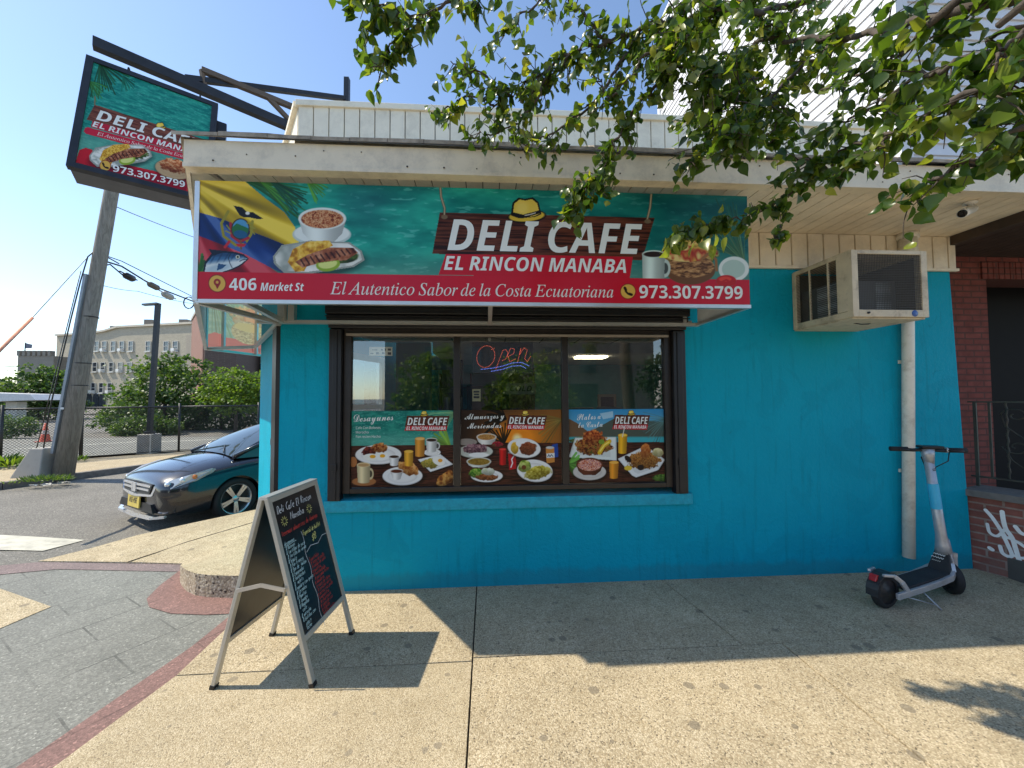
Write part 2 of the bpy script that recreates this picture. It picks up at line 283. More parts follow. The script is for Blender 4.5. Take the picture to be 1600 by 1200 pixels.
'Sd':'177|31,-4 16,-1 5,7 -2,20 -4,37 -3,53 3,72 11,90 22,109 35,125 50,139 61,148 73,154 85,157 96,158 112,155 121,147 136,208 137,213 138,218 134,225 122,227 117,227 118,234 138,236 153,239 169,243 172,240 172,237 171,234 120,40 118,30 117,22 119,17 125,15 136,21 153,40 158,36 144,18 131,6 120,-2 108,-4 96,0 91,13 94,31 101,56 83,29 66,11 49,0|45,14 54,16 64,22 73,31 83,43 92,56 99,71 106,87 111,102 115,116 116,130 115,138 111,145 106,149 99,150 83,146 66,134 51,115 38,89 29,62 26,39 27,28 31,20 37,15',
'Se':'144|44,-3 25,0 10,10 1,27 -2,49 0,66 5,83 12,99 23,115 36,130 50,142 74,154 98,158 111,157 121,152 127,144 129,133 123,113 104,95 85,84 60,77 31,71 29,59 28,49 36,22 59,13 84,20 110,41 116,36 99,18 82,6 64,-1|32,79 62,86 84,99 98,116 102,136 99,146 90,149 79,147 68,140 58,129 48,115 39,98',
'Si':'89|61,197 49,202 44,214 49,226 61,231 73,226 79,214 74,202|16,-4 4,1 0,14 2,27 6,43 28,121 29,127 30,132 25,141 9,144 10,149 32,152 48,155 62,158 65,154 65,151 64,148 32,39 29,26 31,19 36,16 48,23 65,42 70,37 51,14 33,1',
'Sl':'86|16,-4 4,1 -1,13 1,27 7,50 49,206 51,216 46,227 29,229 30,235 52,238 67,241 82,243 86,240 84,233 31,42 28,25 29,19 34,17 45,23 61,41 66,36 52,18 39,6 26,-1',
'Sn':'182|111,-4 99,0 95,6 94,14 98,33 108,70 118,108 121,127 119,135 112,137 98,132 80,116 61,95 46,71 38,52 29,29 21,0 -6,0 27,110 31,131 27,140 11,142 9,142 10,148 34,152 50,155 65,158 66,157 66,154 46,89 63,110 79,127 94,141 115,153 132,157 146,153 151,139 150,126 146,111 127,44 124,32 123,25 124,19 130,17 141,24 156,45 161,41 145,16 128,1',
'So':'175|53,-4 30,0 13,11 2,28 -2,51 0,70 7,89 17,107 31,124 47,138 64,149 82,156 101,158 124,154 142,143 153,126 157,103 155,86 150,69 141,52 130,37 117,23 102,11 78,0|56,6 70,8 83,16 95,28 106,43 115,60 121,78 126,96 127,113 120,140 99,149 82,146 66,134 51,115 39,92 31,66 28,42 30,26 35,15 44,8',
'Sr':'112|-6,0 23,104 28,130 23,139 6,142 7,148 30,152 45,155 59,158 62,154 45,90 69,128 88,151 104,158 115,154 119,141 117,133 113,126 107,122 100,120 90,124 85,134 59,100 37,55 20,0',
'Ss':'124|39,-4 26,-3 16,0 3,3 -4,-2 -11,-2 -4,53 2,53 5,32 12,17 22,8 36,5 46,7 55,13 61,22 63,34 60,47 52,60 42,73 32,87 23,103 20,119 23,134 32,147 45,155 61,158 74,157 83,155 97,151 102,153 104,157 110,157 103,107 98,107 87,139 65,149 57,148 51,144 47,138 45,130 48,118 58,104 68,91 78,77 86,61 90,44 88,32 83,20 75,10 65,3 53,-2',
'St':'93|16,-4 4,0 0,13 1,22 3,31 33,141 10,141 11,148 31,156 50,172 68,196 76,196 63,152 91,152 89,141 60,141 33,39 30,22 31,17 36,15 47,21 62,40 67,34 50,13 33,0',
'Su':'182|23,-4 14,-3 7,2 3,9 2,19 4,34 9,58 25,114 27,123 28,133 23,142 7,144 8,150 30,153 45,155 59,158 64,156 63,152 62,148 35,53 31,37 30,27 32,19 40,16 50,19 62,27 75,40 88,57 101,78 113,102 123,127 131,154 157,154 128,46 123,24 125,18 130,16 142,23 157,42 162,37 146,14 129,1 111,-4 99,0 94,13 96,25 99,41 110,77 93,52 78,32 63,16 43,1',
'PA':'247|26,-7 9,-5 -4,2 -12,13 -14,28 -12,41 -5,52 6,59 19,61 29,60 36,56 41,50 43,43 38,33 30,27 22,25 15,22 10,19 8,14 13,5 27,1 48,6 72,21 100,47 88,66 84,85 86,99 94,110 106,117 120,120 137,117 153,106 167,122 181,136 195,150 216,169 236,185 259,202 278,212 291,216 298,212 286,191 272,166 259,140 245,112 231,83 218,52 204,20 223,29 245,47 260,62 284,84 299,91 306,90 291,79 274,63 257,44 239,28 220,16 210,12 199,10 196,4 144,-3 151,14 129,25 108,39 87,18 66,4 47,-5|175,55 203,100 234,147 269,196 241,176 205,143 161,97 172,76 175,56|109,57 144,97 133,102 120,98 110,86 106,71|154,24 158,40 160,55 158,73 152,87 117,48 136,32',
'PC':'234|148,-2 130,0 113,5 99,14 89,25 82,38 80,54 81,66 86,80 63,88 50,103 45,125 49,146 60,166 79,184 102,198 129,207 156,210 171,209 176,205 173,202 165,200 147,198 129,192 112,183 97,171 85,157 75,143 69,128 66,115 72,97 89,88 99,105 112,123 127,140 144,156 161,170 179,183 197,194 214,202 230,207 244,209 258,208 268,203 274,195 276,184 274,174 268,163 260,151 248,139 234,127 217,115 199,104 180,95 159,88 138,84 125,57 121,35 128,14 149,7 162,8 175,11 186,16 197,23 206,31 214,40 218,49 220,57 218,68 213,74 207,78 198,80 189,78 181,74 173,68 168,61 164,52 162,42 160,33 156,31 150,34 147,44 149,56 154,67 162,76 172,83 184,87 197,88 211,86 221,80 227,71 229,58 228,47 222,35 214,25 203,16 190,9 177,3 163,-1|144,93 159,97 174,104 189,113 204,123 218,135 230,147 240,160 248,172 253,183 255,193 253,199 247,201 229,194 203,171 183,148 164,122',
'PD':'252|77,-2 57,-1 44,4 36,10 34,18 35,26 40,31 49,35 62,36 86,34 115,26 124,38 135,55 148,78 163,107 175,129 189,149 205,166 222,182 206,192 187,199 163,201 139,198 116,188 94,171 77,149 65,124 61,103 63,93 67,85 75,80 85,78 95,79 105,83 116,90 126,99 135,109 142,121 150,139 152,157 152,160 152,163 157,170 162,168 163,162 160,139 152,117 139,97 123,82 104,72 84,69 70,71 58,75 47,83 39,92 34,103 32,116 35,132 41,148 52,163 66,176 83,188 101,197 116,203 131,207 145,209 161,210 188,207 212,200 231,187 242,193 252,195 256,194 258,192 249,186 239,179 251,162 258,142 260,118 258,98 254,79 247,60 237,42 225,27 211,14 188,3 164,-1 143,1 123,8 100,0|168,10 188,14 208,24 224,41 237,65 245,92 248,117 244,150 231,172 224,158 217,139 210,114 202,88 193,68 184,52 172,38 159,27 143,17 156,12|74,6 91,9 106,17 83,25 65,28 50,26 45,18 49,11 61,8',
'PM':'271|20,-2 6,0 -4,7 -11,17 -13,29 -12,39 -8,47 4,59 19,64 35,60 40,47 35,36 19,30 10,25 7,17 11,10 22,6 35,10 48,20 65,41 85,73 101,97 116,119 131,140 145,158 159,175 173,190 189,205 199,210 206,209 208,204 205,189 195,165 179,132 164,95 151,61 145,38 156,61 169,82 181,102 193,121 205,138 217,153 235,173 251,189 269,205 279,210 285,209 287,205 287,202 285,198 262,148 245,104 231,69 221,44 215,27 213,14 215,11 223,13 234,19 261,41 291,69 310,86 322,91 330,90 316,79 291,56 273,38 256,24 242,12 222,1 206,-2 195,0 187,6 181,17 179,30 181,43 185,59 193,78 208,105 225,134 242,162 255,182 241,166 226,150 212,130 194,105 177,77 161,47 147,20 139,6 132,0 124,-2 116,1 110,8 106,19 104,33 107,48 113,67 123,91 136,117 146,135 157,154 169,173 144,142 129,123 115,102 101,82 89,62 73,35 57,15 40,2',
'PP':'231|81,-2 58,0 41,8 30,20 26,35 29,48 36,58 46,64 58,66 68,65 75,61 79,55 81,48 79,41 74,36 58,31 53,28 51,24 53,18 58,12 67,8 78,6 99,11 117,25 129,40 140,59 152,83 136,78 133,77 129,75 123,73 119,72 116,76 122,82 138,89 156,93 183,138 212,171 246,193 228,199 206,201 184,200 163,197 143,191 116,179 93,161 77,141 72,122 73,113 78,107 86,103 93,101 104,103 115,108 126,115 136,124 145,135 152,146 159,162 162,174 168,183 171,179 173,166 170,145 163,127 152,111 138,100 122,92 103,90 86,92 73,98 64,108 61,121 64,134 70,148 81,162 96,174 114,186 135,196 159,204 182,208 206,210 233,207 257,199 274,203 289,205 293,202 285,198 268,193 278,185 285,176 290,165 292,154 289,139 280,125 267,112 249,102 227,94 201,89 190,62 174,40 155,22 132,9 108,0|206,99 219,104 232,112 243,124 251,138 257,153 259,168 257,179 254,187 241,176 230,157 222,141 214,122',
'Pa':'178|105,-2 97,-1 90,4 85,11 84,20 64,4 42,-2 28,0 17,6 10,16 8,29 10,42 16,55 25,67 36,79 50,89 64,97 79,102 94,103 109,100 117,89 124,102 161,103 130,40 123,25 121,18 124,15 132,19 144,28 155,38 162,31 146,17 131,6 117,0|49,6 60,10 73,20 86,36 98,54 107,72 110,82 107,90 98,94 86,88 70,73 56,52 45,31 41,13 44,9',
'Pd':'203|44,-2 30,0 18,6 11,17 8,31 10,44 16,57 26,69 38,80 51,90 66,97 81,102 95,103 112,100 121,89 177,193 219,197 135,46 124,25 120,15 124,10 137,17 160,38 167,31 152,17 138,7 126,0 115,-2 103,-1 94,4 89,11 87,19 87,21 66,4|52,7 59,8 67,13 85,31 102,55 110,72 113,84 111,92 104,94 90,88 75,73 61,55 50,39 44,27 42,16 45,9',
'Pe':'138|50,-2 33,0 18,8 9,20 6,33 8,45 14,57 23,69 35,80 49,89 63,97 77,102 91,103 102,102 112,97 118,90 120,81 118,71 111,61 100,53 85,45 68,39 49,34 44,24 43,15 45,9 53,8 67,9 82,15 98,24 114,38 120,31 103,16 85,6 67,0|52,43 63,45 73,50 83,57 90,65 95,74 97,83 96,90 91,93 80,86 65,68',
'Pi':'116|92,122 80,125 75,136 76,143 81,149 88,153 96,155 108,151 113,140 111,133 107,127 100,123|97,31 78,13 64,3 54,-1 43,-2 24,3 17,20 24,40 42,74 34,65 25,57 18,63 27,72 41,86 54,100 101,103 66,42 56,22 53,13 54,10 67,16 77,25 91,38',
'Pl':'140|102,31 86,16 73,6 61,0 47,-2 37,-1 28,4 22,12 20,22 23,38 33,60 39,71 25,57 17,62 41,85 51,97 60,110 110,192 151,197 79,65 60,32 54,16 59,10 71,17 95,38',
'Pm':'269|-1,-3 23,31 39,55 49,70 52,77 50,79 43,74 26,57 19,63 35,79 49,92 61,100 74,103 84,97 88,81 85,66 107,87 125,99 141,103 148,102 153,98 157,90 158,81 156,66 178,87 197,99 213,103 223,102 231,97 236,88 238,77 236,64 230,51 214,28 208,20 206,14 208,10 219,17 243,38 250,31 232,15 220,6 209,0 199,-2 189,0 181,6 176,14 175,26 177,39 184,53 198,71 208,83 211,90 209,92 197,87 179,71 156,42 126,0 76,-3 107,42 123,67 130,80 132,86 129,89 113,79 86,50 50,0',
'Pn':'194|-1,-3 23,31 39,55 49,70 52,77 50,79 43,74 26,57 19,63 35,79 49,92 61,100 74,103 84,97 87,80 85,66 107,87 126,99 142,103 152,102 159,96 164,87 166,75 161,59 150,42 138,28 133,20 131,14 133,10 144,17 168,38 175,31 157,15 145,6 134,0 124,-2 114,0 106,6 101,14 99,26 102,42 108,52 120,66 139,88 140,89 140,90 138,92 126,87 106,71 94,58 81,42 66,23 50,0',
'Po':'150|46,-2 31,0 19,7 11,18 9,32 11,44 16,57 25,69 37,80 50,89 65,97 79,102 94,103 109,101 119,96 126,86 128,73 127,61 123,51 115,40 105,28 117,33 129,42 135,34 124,25 112,19 100,15 88,13 67,2|53,8 61,10 70,16 69,21 74,31 88,36 104,61 109,83 107,90 101,93 94,90 84,81 72,67 60,49 51,30 48,17 49,10',
'Pr':'138|119,31 98,12 86,3 77,-1 68,-2 54,0 43,5 36,13 33,23 35,32 38,42 45,53 53,63 63,74 74,82 60,81 51,81 38,69 25,57 18,63 30,74 41,84 45,100 47,108 53,111 57,110 58,105 58,103 58,100 61,96 72,94 89,92 102,86 107,75 104,65 95,51 85,37 78,27 72,15 77,10 88,16 99,25 112,38',
'Ps':'118|103,35 88,21 75,11 64,4 54,0 34,-3 20,-1 10,5 4,12 2,21 6,32 18,37 28,33 32,24 28,15 20,11 17,11 26,7 37,12 46,25 52,46 54,72 54,78 54,84 46,77 35,67 24,57 18,63 34,78 56,100 60,105 65,111 70,113 76,108 73,102 70,95 73,88 84,68 88,49 86,37 80,28 97,42',
'Pt':'148|18,63 38,83 55,102 70,126 107,188 150,190 125,147 148,147 145,137 118,137 94,96 73,58 56,28 52,14 55,10 70,16 81,25 95,38 101,31 86,17 72,7 58,0 44,-2 33,0 26,5 21,12 19,22 22,37 29,51 42,74 24,57',
'Pu':'198|179,31 161,14 149,5 138,0 127,-2 114,0 105,5 99,12 97,21 98,26 99,31 86,17 72,7 57,0 44,-2 34,0 26,5 20,12 18,21 24,40 31,54 41,72 31,63 24,57 18,63 36,81 55,100 103,103 69,42 61,27 59,18 64,13 75,20 93,38 104,52 114,66 124,83 134,100 182,103 142,32 133,15 138,11 151,17 173,38',
'Py':'194|172,31 148,13 125,1 113,-19 102,-36 92,-51 78,-69 66,-81 43,-96 18,-101 4,-99 -6,-94 -12,-85 -13,-74 -8,-56 7,-38 23,-28 42,-17 64,-8 82,-1 98,28 74,5 55,-2 44,-1 35,4 29,12 28,22 29,32 32,41 44,62 52,76 50,79 38,70 31,63 25,57 17,63 31,76 45,88 55,96 65,101 74,103 88,98 92,82 91,70 86,59 71,31 63,19 60,13 65,8 75,15 92,33 114,62 138,100 183,103 133,15 149,25 167,38|18,-92 30,-87 43,-72 59,-47 77,-13 56,-22 38,-32 23,-43 9,-60 4,-77 8,-88',
'Pz':'147|3,-101 -9,-99 -16,-95 -21,-88 -22,-80 -17,-61 0,-41 14,-30 30,-19 50,-8 74,3 76,11 71,22 56,12 39,9 26,11 22,17 24,23 31,28 41,30 55,31 64,31 68,30 83,49 72,48 54,53 48,67 51,78 50,79 45,76 37,67 28,57 21,63 32,76 46,89 60,99 72,103 84,99 88,94 89,87 87,79 81,71 74,61 77,58 83,59 90,59 103,80 110,91 116,98 121,102 128,103 134,102 136,96 133,86 110,65 93,47 78,29 84,26 89,23 97,15 110,25 122,38 128,31 116,19 101,7 103,-7 101,-20 95,-35 86,-49 74,-63 60,-76 44,-87 22,-97|-1,-91 12,-86 28,-71 48,-44 70,-7 36,-26 22,-35 10,-45 -6,-64 -11,-80 -9,-88',
'RB':'218|33,0 33,240 101,240 129,238 151,234 169,226 186,208 192,180 189,161 180,145 166,134 146,127 146,126 161,122 174,117 185,109 193,99 198,85 200,68 195,39 178,18 161,8 141,2 117,0|63,138 107,138 133,140 149,148 158,160 161,177 157,194 147,205 129,212 102,214 63,214|63,26 111,26 138,29 155,38 165,52 168,71 165,88 155,101 137,110 109,112 63,112',
'RC':'212|131,-3 108,-2 87,3 70,12 48,30 33,55 26,74 22,96 20,120 22,143 26,165 34,184 50,209 73,228 91,236 112,241 136,243 160,242 182,237 202,229 190,203 165,213 151,216 135,217 111,214 91,205 75,191 62,171 55,148 52,120 55,92 62,69 73,49 89,35 110,26 135,23 150,24 165,26 192,33 192,6 179,2 165,-1 149,-3',
'RH':'249|33,0 33,240 63,240 63,138 186,138 186,240 216,240 216,0 186,0 186,112 63,112 63,0',
'RM':'305|33,0 33,240 77,240 151,43 152,43 228,240 272,240 272,0 242,0 242,147 243,182 244,210 243,210 163,0 138,0 59,210 58,210 60,182 60,145 60,0',
'RP':'203|33,0 33,240 96,240 125,238 147,232 165,221 181,199 186,169 184,150 177,132 165,116 147,104 123,96 90,93 63,93 63,0|63,119 87,119 117,122 138,130 151,145 155,168 151,188 140,202 121,211 93,214 63,214',
'Ra':'188|72,-3 50,0 32,10 19,26 15,50 21,74 37,92 53,100 75,105 102,107 132,108 132,119 130,138 123,150 111,157 95,159 81,158 68,155 44,145 35,168 48,173 63,178 80,182 97,183 125,179 145,169 157,150 161,123 161,0 140,0 134,26 133,26 121,13 108,4 93,-2|79,20 100,24 117,33 128,49 132,72 132,88 105,87 77,84 59,76 49,65 46,50 48,37 55,28 66,22',
'Rc':'161|101,-3 78,-1 58,6 42,19 29,37 21,60 18,89 21,119 30,143 43,161 60,174 80,181 103,183 116,183 129,180 150,174 141,149 122,155 102,157 73,150 55,127 49,89 52,61 62,39 78,26 100,22 114,23 126,25 147,33 147,6 127,-1 115,-3',
'Re':'189|105,-3 81,-1 60,7 42,20 29,38 21,61 18,89 21,116 28,139 40,158 56,172 76,180 98,183 120,181 138,173 153,161 163,145 170,125 172,102 172,84 49,84 53,57 65,38 83,26 106,22 123,23 137,25 164,34 164,8 151,3 137,-1 122,-3|50,108 141,108 139,128 131,145 117,156 98,159 79,156 64,146 55,129',
'Rf':'116|37,0 37,157 5,157 5,171 37,181 37,191 40,221 52,242 71,253 95,257 115,255 130,251 122,228 110,231 95,233 82,230 73,223 68,210 66,192 66,180 111,180 111,157 66,157 66,0',
'Rh':'208|29,0 29,255 58,255 58,180 56,155 58,155 69,167 82,176 98,181 115,183 143,179 164,167 176,147 180,117 180,0 151,0 151,115 141,148 111,158 85,154 69,142 61,121 58,93 58,0',
'Ri':'87|44,210 31,215 27,220 26,229 27,237 31,243 44,247 56,243 59,237 61,229 59,220 56,215|29,0 29,180 58,180 58,0',
'Rl':'87|29,0 29,255 58,255 58,0',
'Rn':'208|29,0 29,180 52,180 57,155 58,155 69,168 83,176 98,182 115,183 143,179 164,168 176,147 180,117 180,0 151,0 151,115 141,148 111,158 86,154 70,142 61,121 58,93 58,0',
'Ro':'203|101,-3 79,-1 59,8 42,21 29,39 21,63 18,90 21,118 28,141 41,159 58,173 78,181 102,183 125,181 145,172 162,159 174,141 182,118 185,90 183,63 175,40 162,21 145,8 125,-1|102,21 125,26 142,40 151,62 154,90 151,119 142,140 125,154 101,158 78,154 61,140 52,119 49,90 52,62 62,40 78,26',
'Rr':'139|29,0 29,180 53,180 56,147 57,147 67,161 80,173 95,181 112,183 123,183 134,181 130,154 120,156 110,156 97,155 85,149 74,140 65,128 60,113 58,96 58,0',
'Rs':'161|74,-3 56,-3 41,0 29,3 17,8 17,35 43,25 59,22 75,20 94,22 107,28 115,36 117,47 113,59 100,70 73,82 43,95 32,103 24,111 19,122 17,136 22,156 36,171 57,180 85,183 101,183 115,180 129,176 142,171 132,148 108,156 96,158 83,159 67,158 55,153 48,146 45,137 50,125 64,115 92,103 108,97 121,90 132,82 139,74 144,63 146,50 141,27 126,10 103,0',
}
# ================================================================== MATERIALS
def painted_wall(name, c, c2, grime):
    m, t, b, o = nodes(name); b.inputs['Roughness'].default_value = .6; b.inputs['Specular IOR Level'].default_value = .15
    out = ramp(t, noise(t, 1.3, 6, .65), [(.32, c2), (.68, c)])
    patch = ramp(t, noise(t, 2.2, 3, .5, None, .8), [(.54, (0, 0, 0)), (.57, (.6,)*3)]); out = mixc(t, patch, out, tuple(np.array(c)*.86))
    drip = ramp(t, noise(t, 3.2, 6, .6, coords(t, (7, 7, .55))), [(.55, (0, 0, 0)), (.70, (.55,)*3)]); out = mixc(t, drip, out, grime)
    scuff = ramp(t, noise(t, 3.0, 10, .78, coords(t, (1.6, 1.6, .8)), 1.2), [(.63, (0, 0, 0)), (.68, (.6,)*3)]); out = mixc(t, scuff, out, tuple(np.array(c)*.55))
    s = N(t, 'ShaderNodeSeparateXYZ'); t.links.new(coords(t), s.inputs[0])
    h = N(t, 'ShaderNodeMath', operation='MULTIPLY_ADD'); t.links.new(noise(t, 6., 8, .75, coords(t, (1, 1, .25))), h.inputs[0]); h.inputs[1].default_value = -.20; t.links.new(s.outputs[2], h.inputs[2])
    sp = ramp(t, h.outputs[0], [(0, (.34,)*3), (.045, (0, 0, 0))])
    out = mixc(t, sp, out, (.03, .15, .18)); t.links.new(out, b.inputs['Base Color'])
    bump(t, b, noise(t, 30., 6, .65), .7, .014); return m
TEAL = painted_wall('teal_paint', (.0, .36, .495), (.0, .325, .45), (.0, .24, .31))
WHITE = mat('white_vinyl', (.86, .79, .63), .55, var=.05, dirt=(.38, .33, .25), dscale=3.5, damt=.5)
CREAM = mat('cream_vinyl', (.85, .74, .57), .6, var=.06, dirt=(.35, .27, .18), dscale=4, damt=.45)
FASCIA = mat('fascia_metal', (.76, .66, .49), .45, var=.06, dirt=(.30, .26, .21), dscale=5, damt=.6)
HOUSEW = mat('house_siding', (.64, .64, .66), .55, var=.04)
BLACK = mat('black_paint', (.012, .012, .014), .38, var=.3)
BRONZE = mat('bronze_frame', (.022, .016, .013), .35, var=.3)
ALU = mat('aluminium', (.62, .61, .58), .38, .75, var=.08)
STEELD = mat('dark_steel', (.022, .025, .032), .45, .2, var=.3)
SHINGLE = mat('shingle', (.33, .28, .22), .9, var=.5, vs_=9, bmp=.5)
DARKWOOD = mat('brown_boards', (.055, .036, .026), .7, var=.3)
GAP = mat('dark_gap', (.02, .018, .015), .9)
GLASS = glass_pane('window_glass', 4.4)

# ================================================================== GROUND
SW = aggregate('sidewalk_concrete', (.56, .455, .295), (.20, .165, .115), (.70, .59, .41), 150)
SW2 = aggregate('sidewalk_fine', (.54, .44, .285), (.24, .20, .14), (.66, .56, .39), 210, blot=.2)
CURBM = aggregate('curb_concrete', (.46, .37, .27), (.05, .04, .035), (.60, .52, .40), 60, gum=False, blot=.15)
def asphalt(name, base, sp=.6):
    m, t, b, o = nodes(name); b.inputs['Roughness'].default_value = .9
    v = N(t, 'ShaderNodeTexVoronoi', Scale=110.); t.links.new(coords(t), v.inputs['Vector'])
    s = N(t, 'ShaderNodeSeparateColor'); t.links.new(v.outputs['Color'], s.inputs[0]); base = np.array(base)
    a = ramp(t, s.outputs[0], [(0, tuple(base*.6)), (.6, tuple(base)), (.93, tuple(base*1.3)), (1, tuple(base*2.2))])
    g = ramp(t, noise(t, .7, 8, .7), [(.3, (.75,)*3), (.7, (1.1,)*3)])
    t.links.new(mixc(t, 1., a, g, 'MULTIPLY'), b.inputs['Base Color']); bump(t, b, v.outputs['Distance'], sp, .006); return m
ASPH = asphalt('asphalt', (.205, .190, .162)); LOT = asphalt('lot_asphalt', (.24, .235, .20))
# road: one sheet to the horizon; it falls towards the gutter where the car stands
AX = np.array([-.53, -.85]); ED = np.array([-4.1, 4.84]); DR = np.array([.53, .85]); NRM = np.array([-.85, .53])
def road_z(x, y):
    p = np.array([x, y])-ED; l = p@NRM; s = p@DR
    a = min(max((s+1.2)/1.6, 0), 1); a = a*a*(3-2*a)
    b = min(max((l+.4)/.4, 0), 1); c = 1-min(max((l-.3)/4.5, 0), 1)
    return -.022-.14*a*b*c
g = MB()
xs = [-900, -300, -100, -60, -40, -25]+list(np.arange(-16, 1.01, .5))+[4, 8, 16, 40, 100, 300, 900]
ys = [-900, -300, -100, -40, -16, -8, -4, -1]+list(np.arange(0, 14.01, .5))+[18, 25, 40, 60, 100, 300, 900]
vv = [(x, y, road_z(x, y)) for y in ys for x in xs]; nx = len(xs)
g.add(vv, [(j*nx+i, j*nx+i+1, (j+1)*nx+i+1, (j+1)*nx+i) for j in range(len(ys)-1) for i in range(nx-1)], 0, True)
tag(g.build('road', ASPH), 'grey worn asphalt street running past the corner', kind='structure')

def gz(px, py, z=0.): p = onZ(px, py, z); return (float(p[0]), float(p[1]))
def slab(mb, poly, z0, z1, inset=.0045, m=0):
    P = [Vector((x, y)) for x, y in poly]; n = len(P); ar = sum(P[i].x*P[(i+1) % n].y-P[(i+1) % n].x*P[i].y for i in range(n))
    if ar < 0: P = P[::-1]
    Q = []
    for i in range(n):
        a, b, c = P[i-1], P[i], P[(i+1) % n]; n1 = Vector((-(b-a).y, (b-a).x)).normalized(); n2 = Vector((-(c-b).y, (c-b).x)).normalized()
        k = (n1+n2); k = k/max(.3, 1+n1.dot(n2)); Q.append(b+k*inset)
    mb.prism([(p.x, p.y, z0) for p in Q], (0, 0, z1-z0), m)
# front pavement, cast in bays with open joints
bandR = [gz(430, 930), gz(348, 1000), gz(80, 1200)]      # line where the red band meets the pavement
br0 = (-1.80, 3.27); br1 = (-2.32, 2.50)
d_ = np.array(bandR[2])-np.array(bandR[1]); far = tuple(np.array(bandR[2])+d_/np.linalg.norm(d_)*3)
sw = MB()
JX1, JX2, JX3, JY = -.097, 1.52, 1.93, 2.44
le = lambda y: np.interp(y, [far[1], bandR[2][1], bandR[1][1], 3.27], [far[0], bandR[2][0], bandR[1][0], -1.86])
yl = [far[1], bandR[2][1], bandR[1][1]]
slab(sw, [(JX1, -2.5), (JX1, JY-.03), (le(JY-.03), JY-.03)]+[(le(y), y) for y in sorted([y for y in yl if y < JY-.03], reverse=True)]+[(far[0], -2.5)], -.12, 0, m=1)
slab(sw, [(JX1, JY-.03), (JX1, 3.345), (-1.76, 3.345), (le(3.2), 3.2), (le(JY-.03), JY-.03)], -.12, 0, m=0)
slab(sw, [(JX1, -2.5), (JX3, -2.5), (JX3-.03, JY), (JX1, JY)], -.12, 0)
slab(sw, [(JX1, JY), (JX2+.12, JY), (JX2, 3.345), (JX1, 3.345)], -.12, 0)
slab(sw, [(JX3, -2.5), (8, -2.5), (8, JY), (JX3-.03, JY)], -.12, .004)
slab(sw, [(JX2+.12, JY), (8, JY), (8, 3.345), (JX2, 3.345)], -.12, 0)
slab(sw, [(-14, -4.2), (8, -4.2), (8, -2.5), (-14, -2.5)], -.14, -.004)  # unseen strip behind the viewer, added to bounce sunlight onto the shop front
tag(sw.build('sidewalk', [SW, SW2], bevel=.003), 'beige pebbled concrete sidewalk in front of the shop', kind='structure')
mb = MB(); mb.add([(-2.2, -2.6, -.019), (8.2, -2.6, -.019), (8.2, 3.6, -.019), (-1.7, 3.6, -.019), (-2.2, 2.6, -.019), (-3.6, 0, -.019)], [(0, 1, 2, 3, 4, 5)])
tag(mb.build('ground', mat('joint_dirt', (.045, .038, .03), .95)), kind='structure')
# grey stamped crossing with red border bands
def pavers(name, c, line):
    m, t, b, o = nodes(name); b.inputs['Roughness'].default_value = .8
    v = N(t, 'ShaderNodeTexVoronoi', Scale=120.); t.links.new(coords(t), v.inputs['Vector'])
    s = N(t, 'ShaderNodeSeparateColor'); t.links.new(v.outputs['Color'], s.inputs[0]); c = np.array(c)
    a = ramp(t, s.outputs[0], [(0, tuple(c*.72)), (.55, tuple(c)), (.95, tuple(c*1.25)), (1, tuple(c*1.9))])
    g = ramp(t, noise(t, 1.6, 8, .7), [(.3, (.78,)*3), (.7, (1.08,)*3)])
    out = mixc(t, 1., a, g, 'MULTIPLY')
    if line:
        mp = N(t, 'ShaderNodeMapping'); mp.inputs['Rotation'].default_value = (0, 0, R(-57)); t.links.new(coords(t), mp.inputs[0])
        x = N(t, 'ShaderNodeTexBrick', Scale=1.); x.inputs['Brick Width'].default_value = .62; x.inputs['Row Height'].default_value = .31; x.inputs['Mortar Size'].default_value = .006
        t.links.new(mp.outputs[0], x.inputs[0])
        lf = N(t, 'ShaderNodeMath', operation='MULTIPLY'); t.links.new(x.outputs['Fac'], lf.inputs[0]); t.links.new(ramp(t, noise(t, 2.3), [(.4, (.1,)*3), (.62, (.75,)*3)]), lf.inputs[1])
        out = mixc(t, lf.outputs[0], out, tuple(c*.28))
    t.links.new(out, b.inputs['Base Color']); bump(t, b, v.outputs['Distance'], .3, .004); return m
GREYP = pavers('grey_pavers', (.20, .198, .172), True); REDP = pavers('red_band', (.225, .125, .105), True)
PURP = pavers('faded_band', (.20, .145, .135), False)
gp = MB()
outer = [gz(60, 876), gz(0, 893), gz(-260, 960), gz(-900, 1300)]
gp.add([(*p, -.012) for p in [far, bandR[2], bandR[1], (-1.9, 3.3), (-2.2, 3.9), gz(283, 880), gz(150, 878)]+outer+[(-8, -2.5), (far[0]-.2, -2.5)]], [tuple(range(13))])
tag(gp.build('path', GREYP), 'grey stamped paver crossing ramp at the street corner', kind='structure')
rb = MB()
bl = [gz(372, 950), gz(300, 1008), gz(20, 1200)]; d2 = np.array(bl[2])-np.array(bl[1]); bl.append(tuple(np.array(bl[2])+d2/np.linalg.norm(d2)*3))
br = [(-1.86, 3.27), bandR[1], bandR[2], far]
for i in range(3): rb.quad((*bl[i], -.007), (*br[i], -.007), (*br[i+1], -.007), (*bl[i+1], -.007))
arc_o = [gz(*p) for p in [(440, 955), (366, 957), (320, 959), (267, 957), (233, 947), (229, 934), (250, 913), (278, 892)]]
arc_i = [gz(*p) for p in [(440, 930), (366, 932), (330, 930), (305, 927), (292, 921), (286, 914), (283, 906), (284, 890)]]
for i in range(7): rb.quad((*arc_o[i], -.0065), (*arc_i[i], -.0065), (*arc_i[i+1], -.0065), (*arc_o[i+1], -.0065))
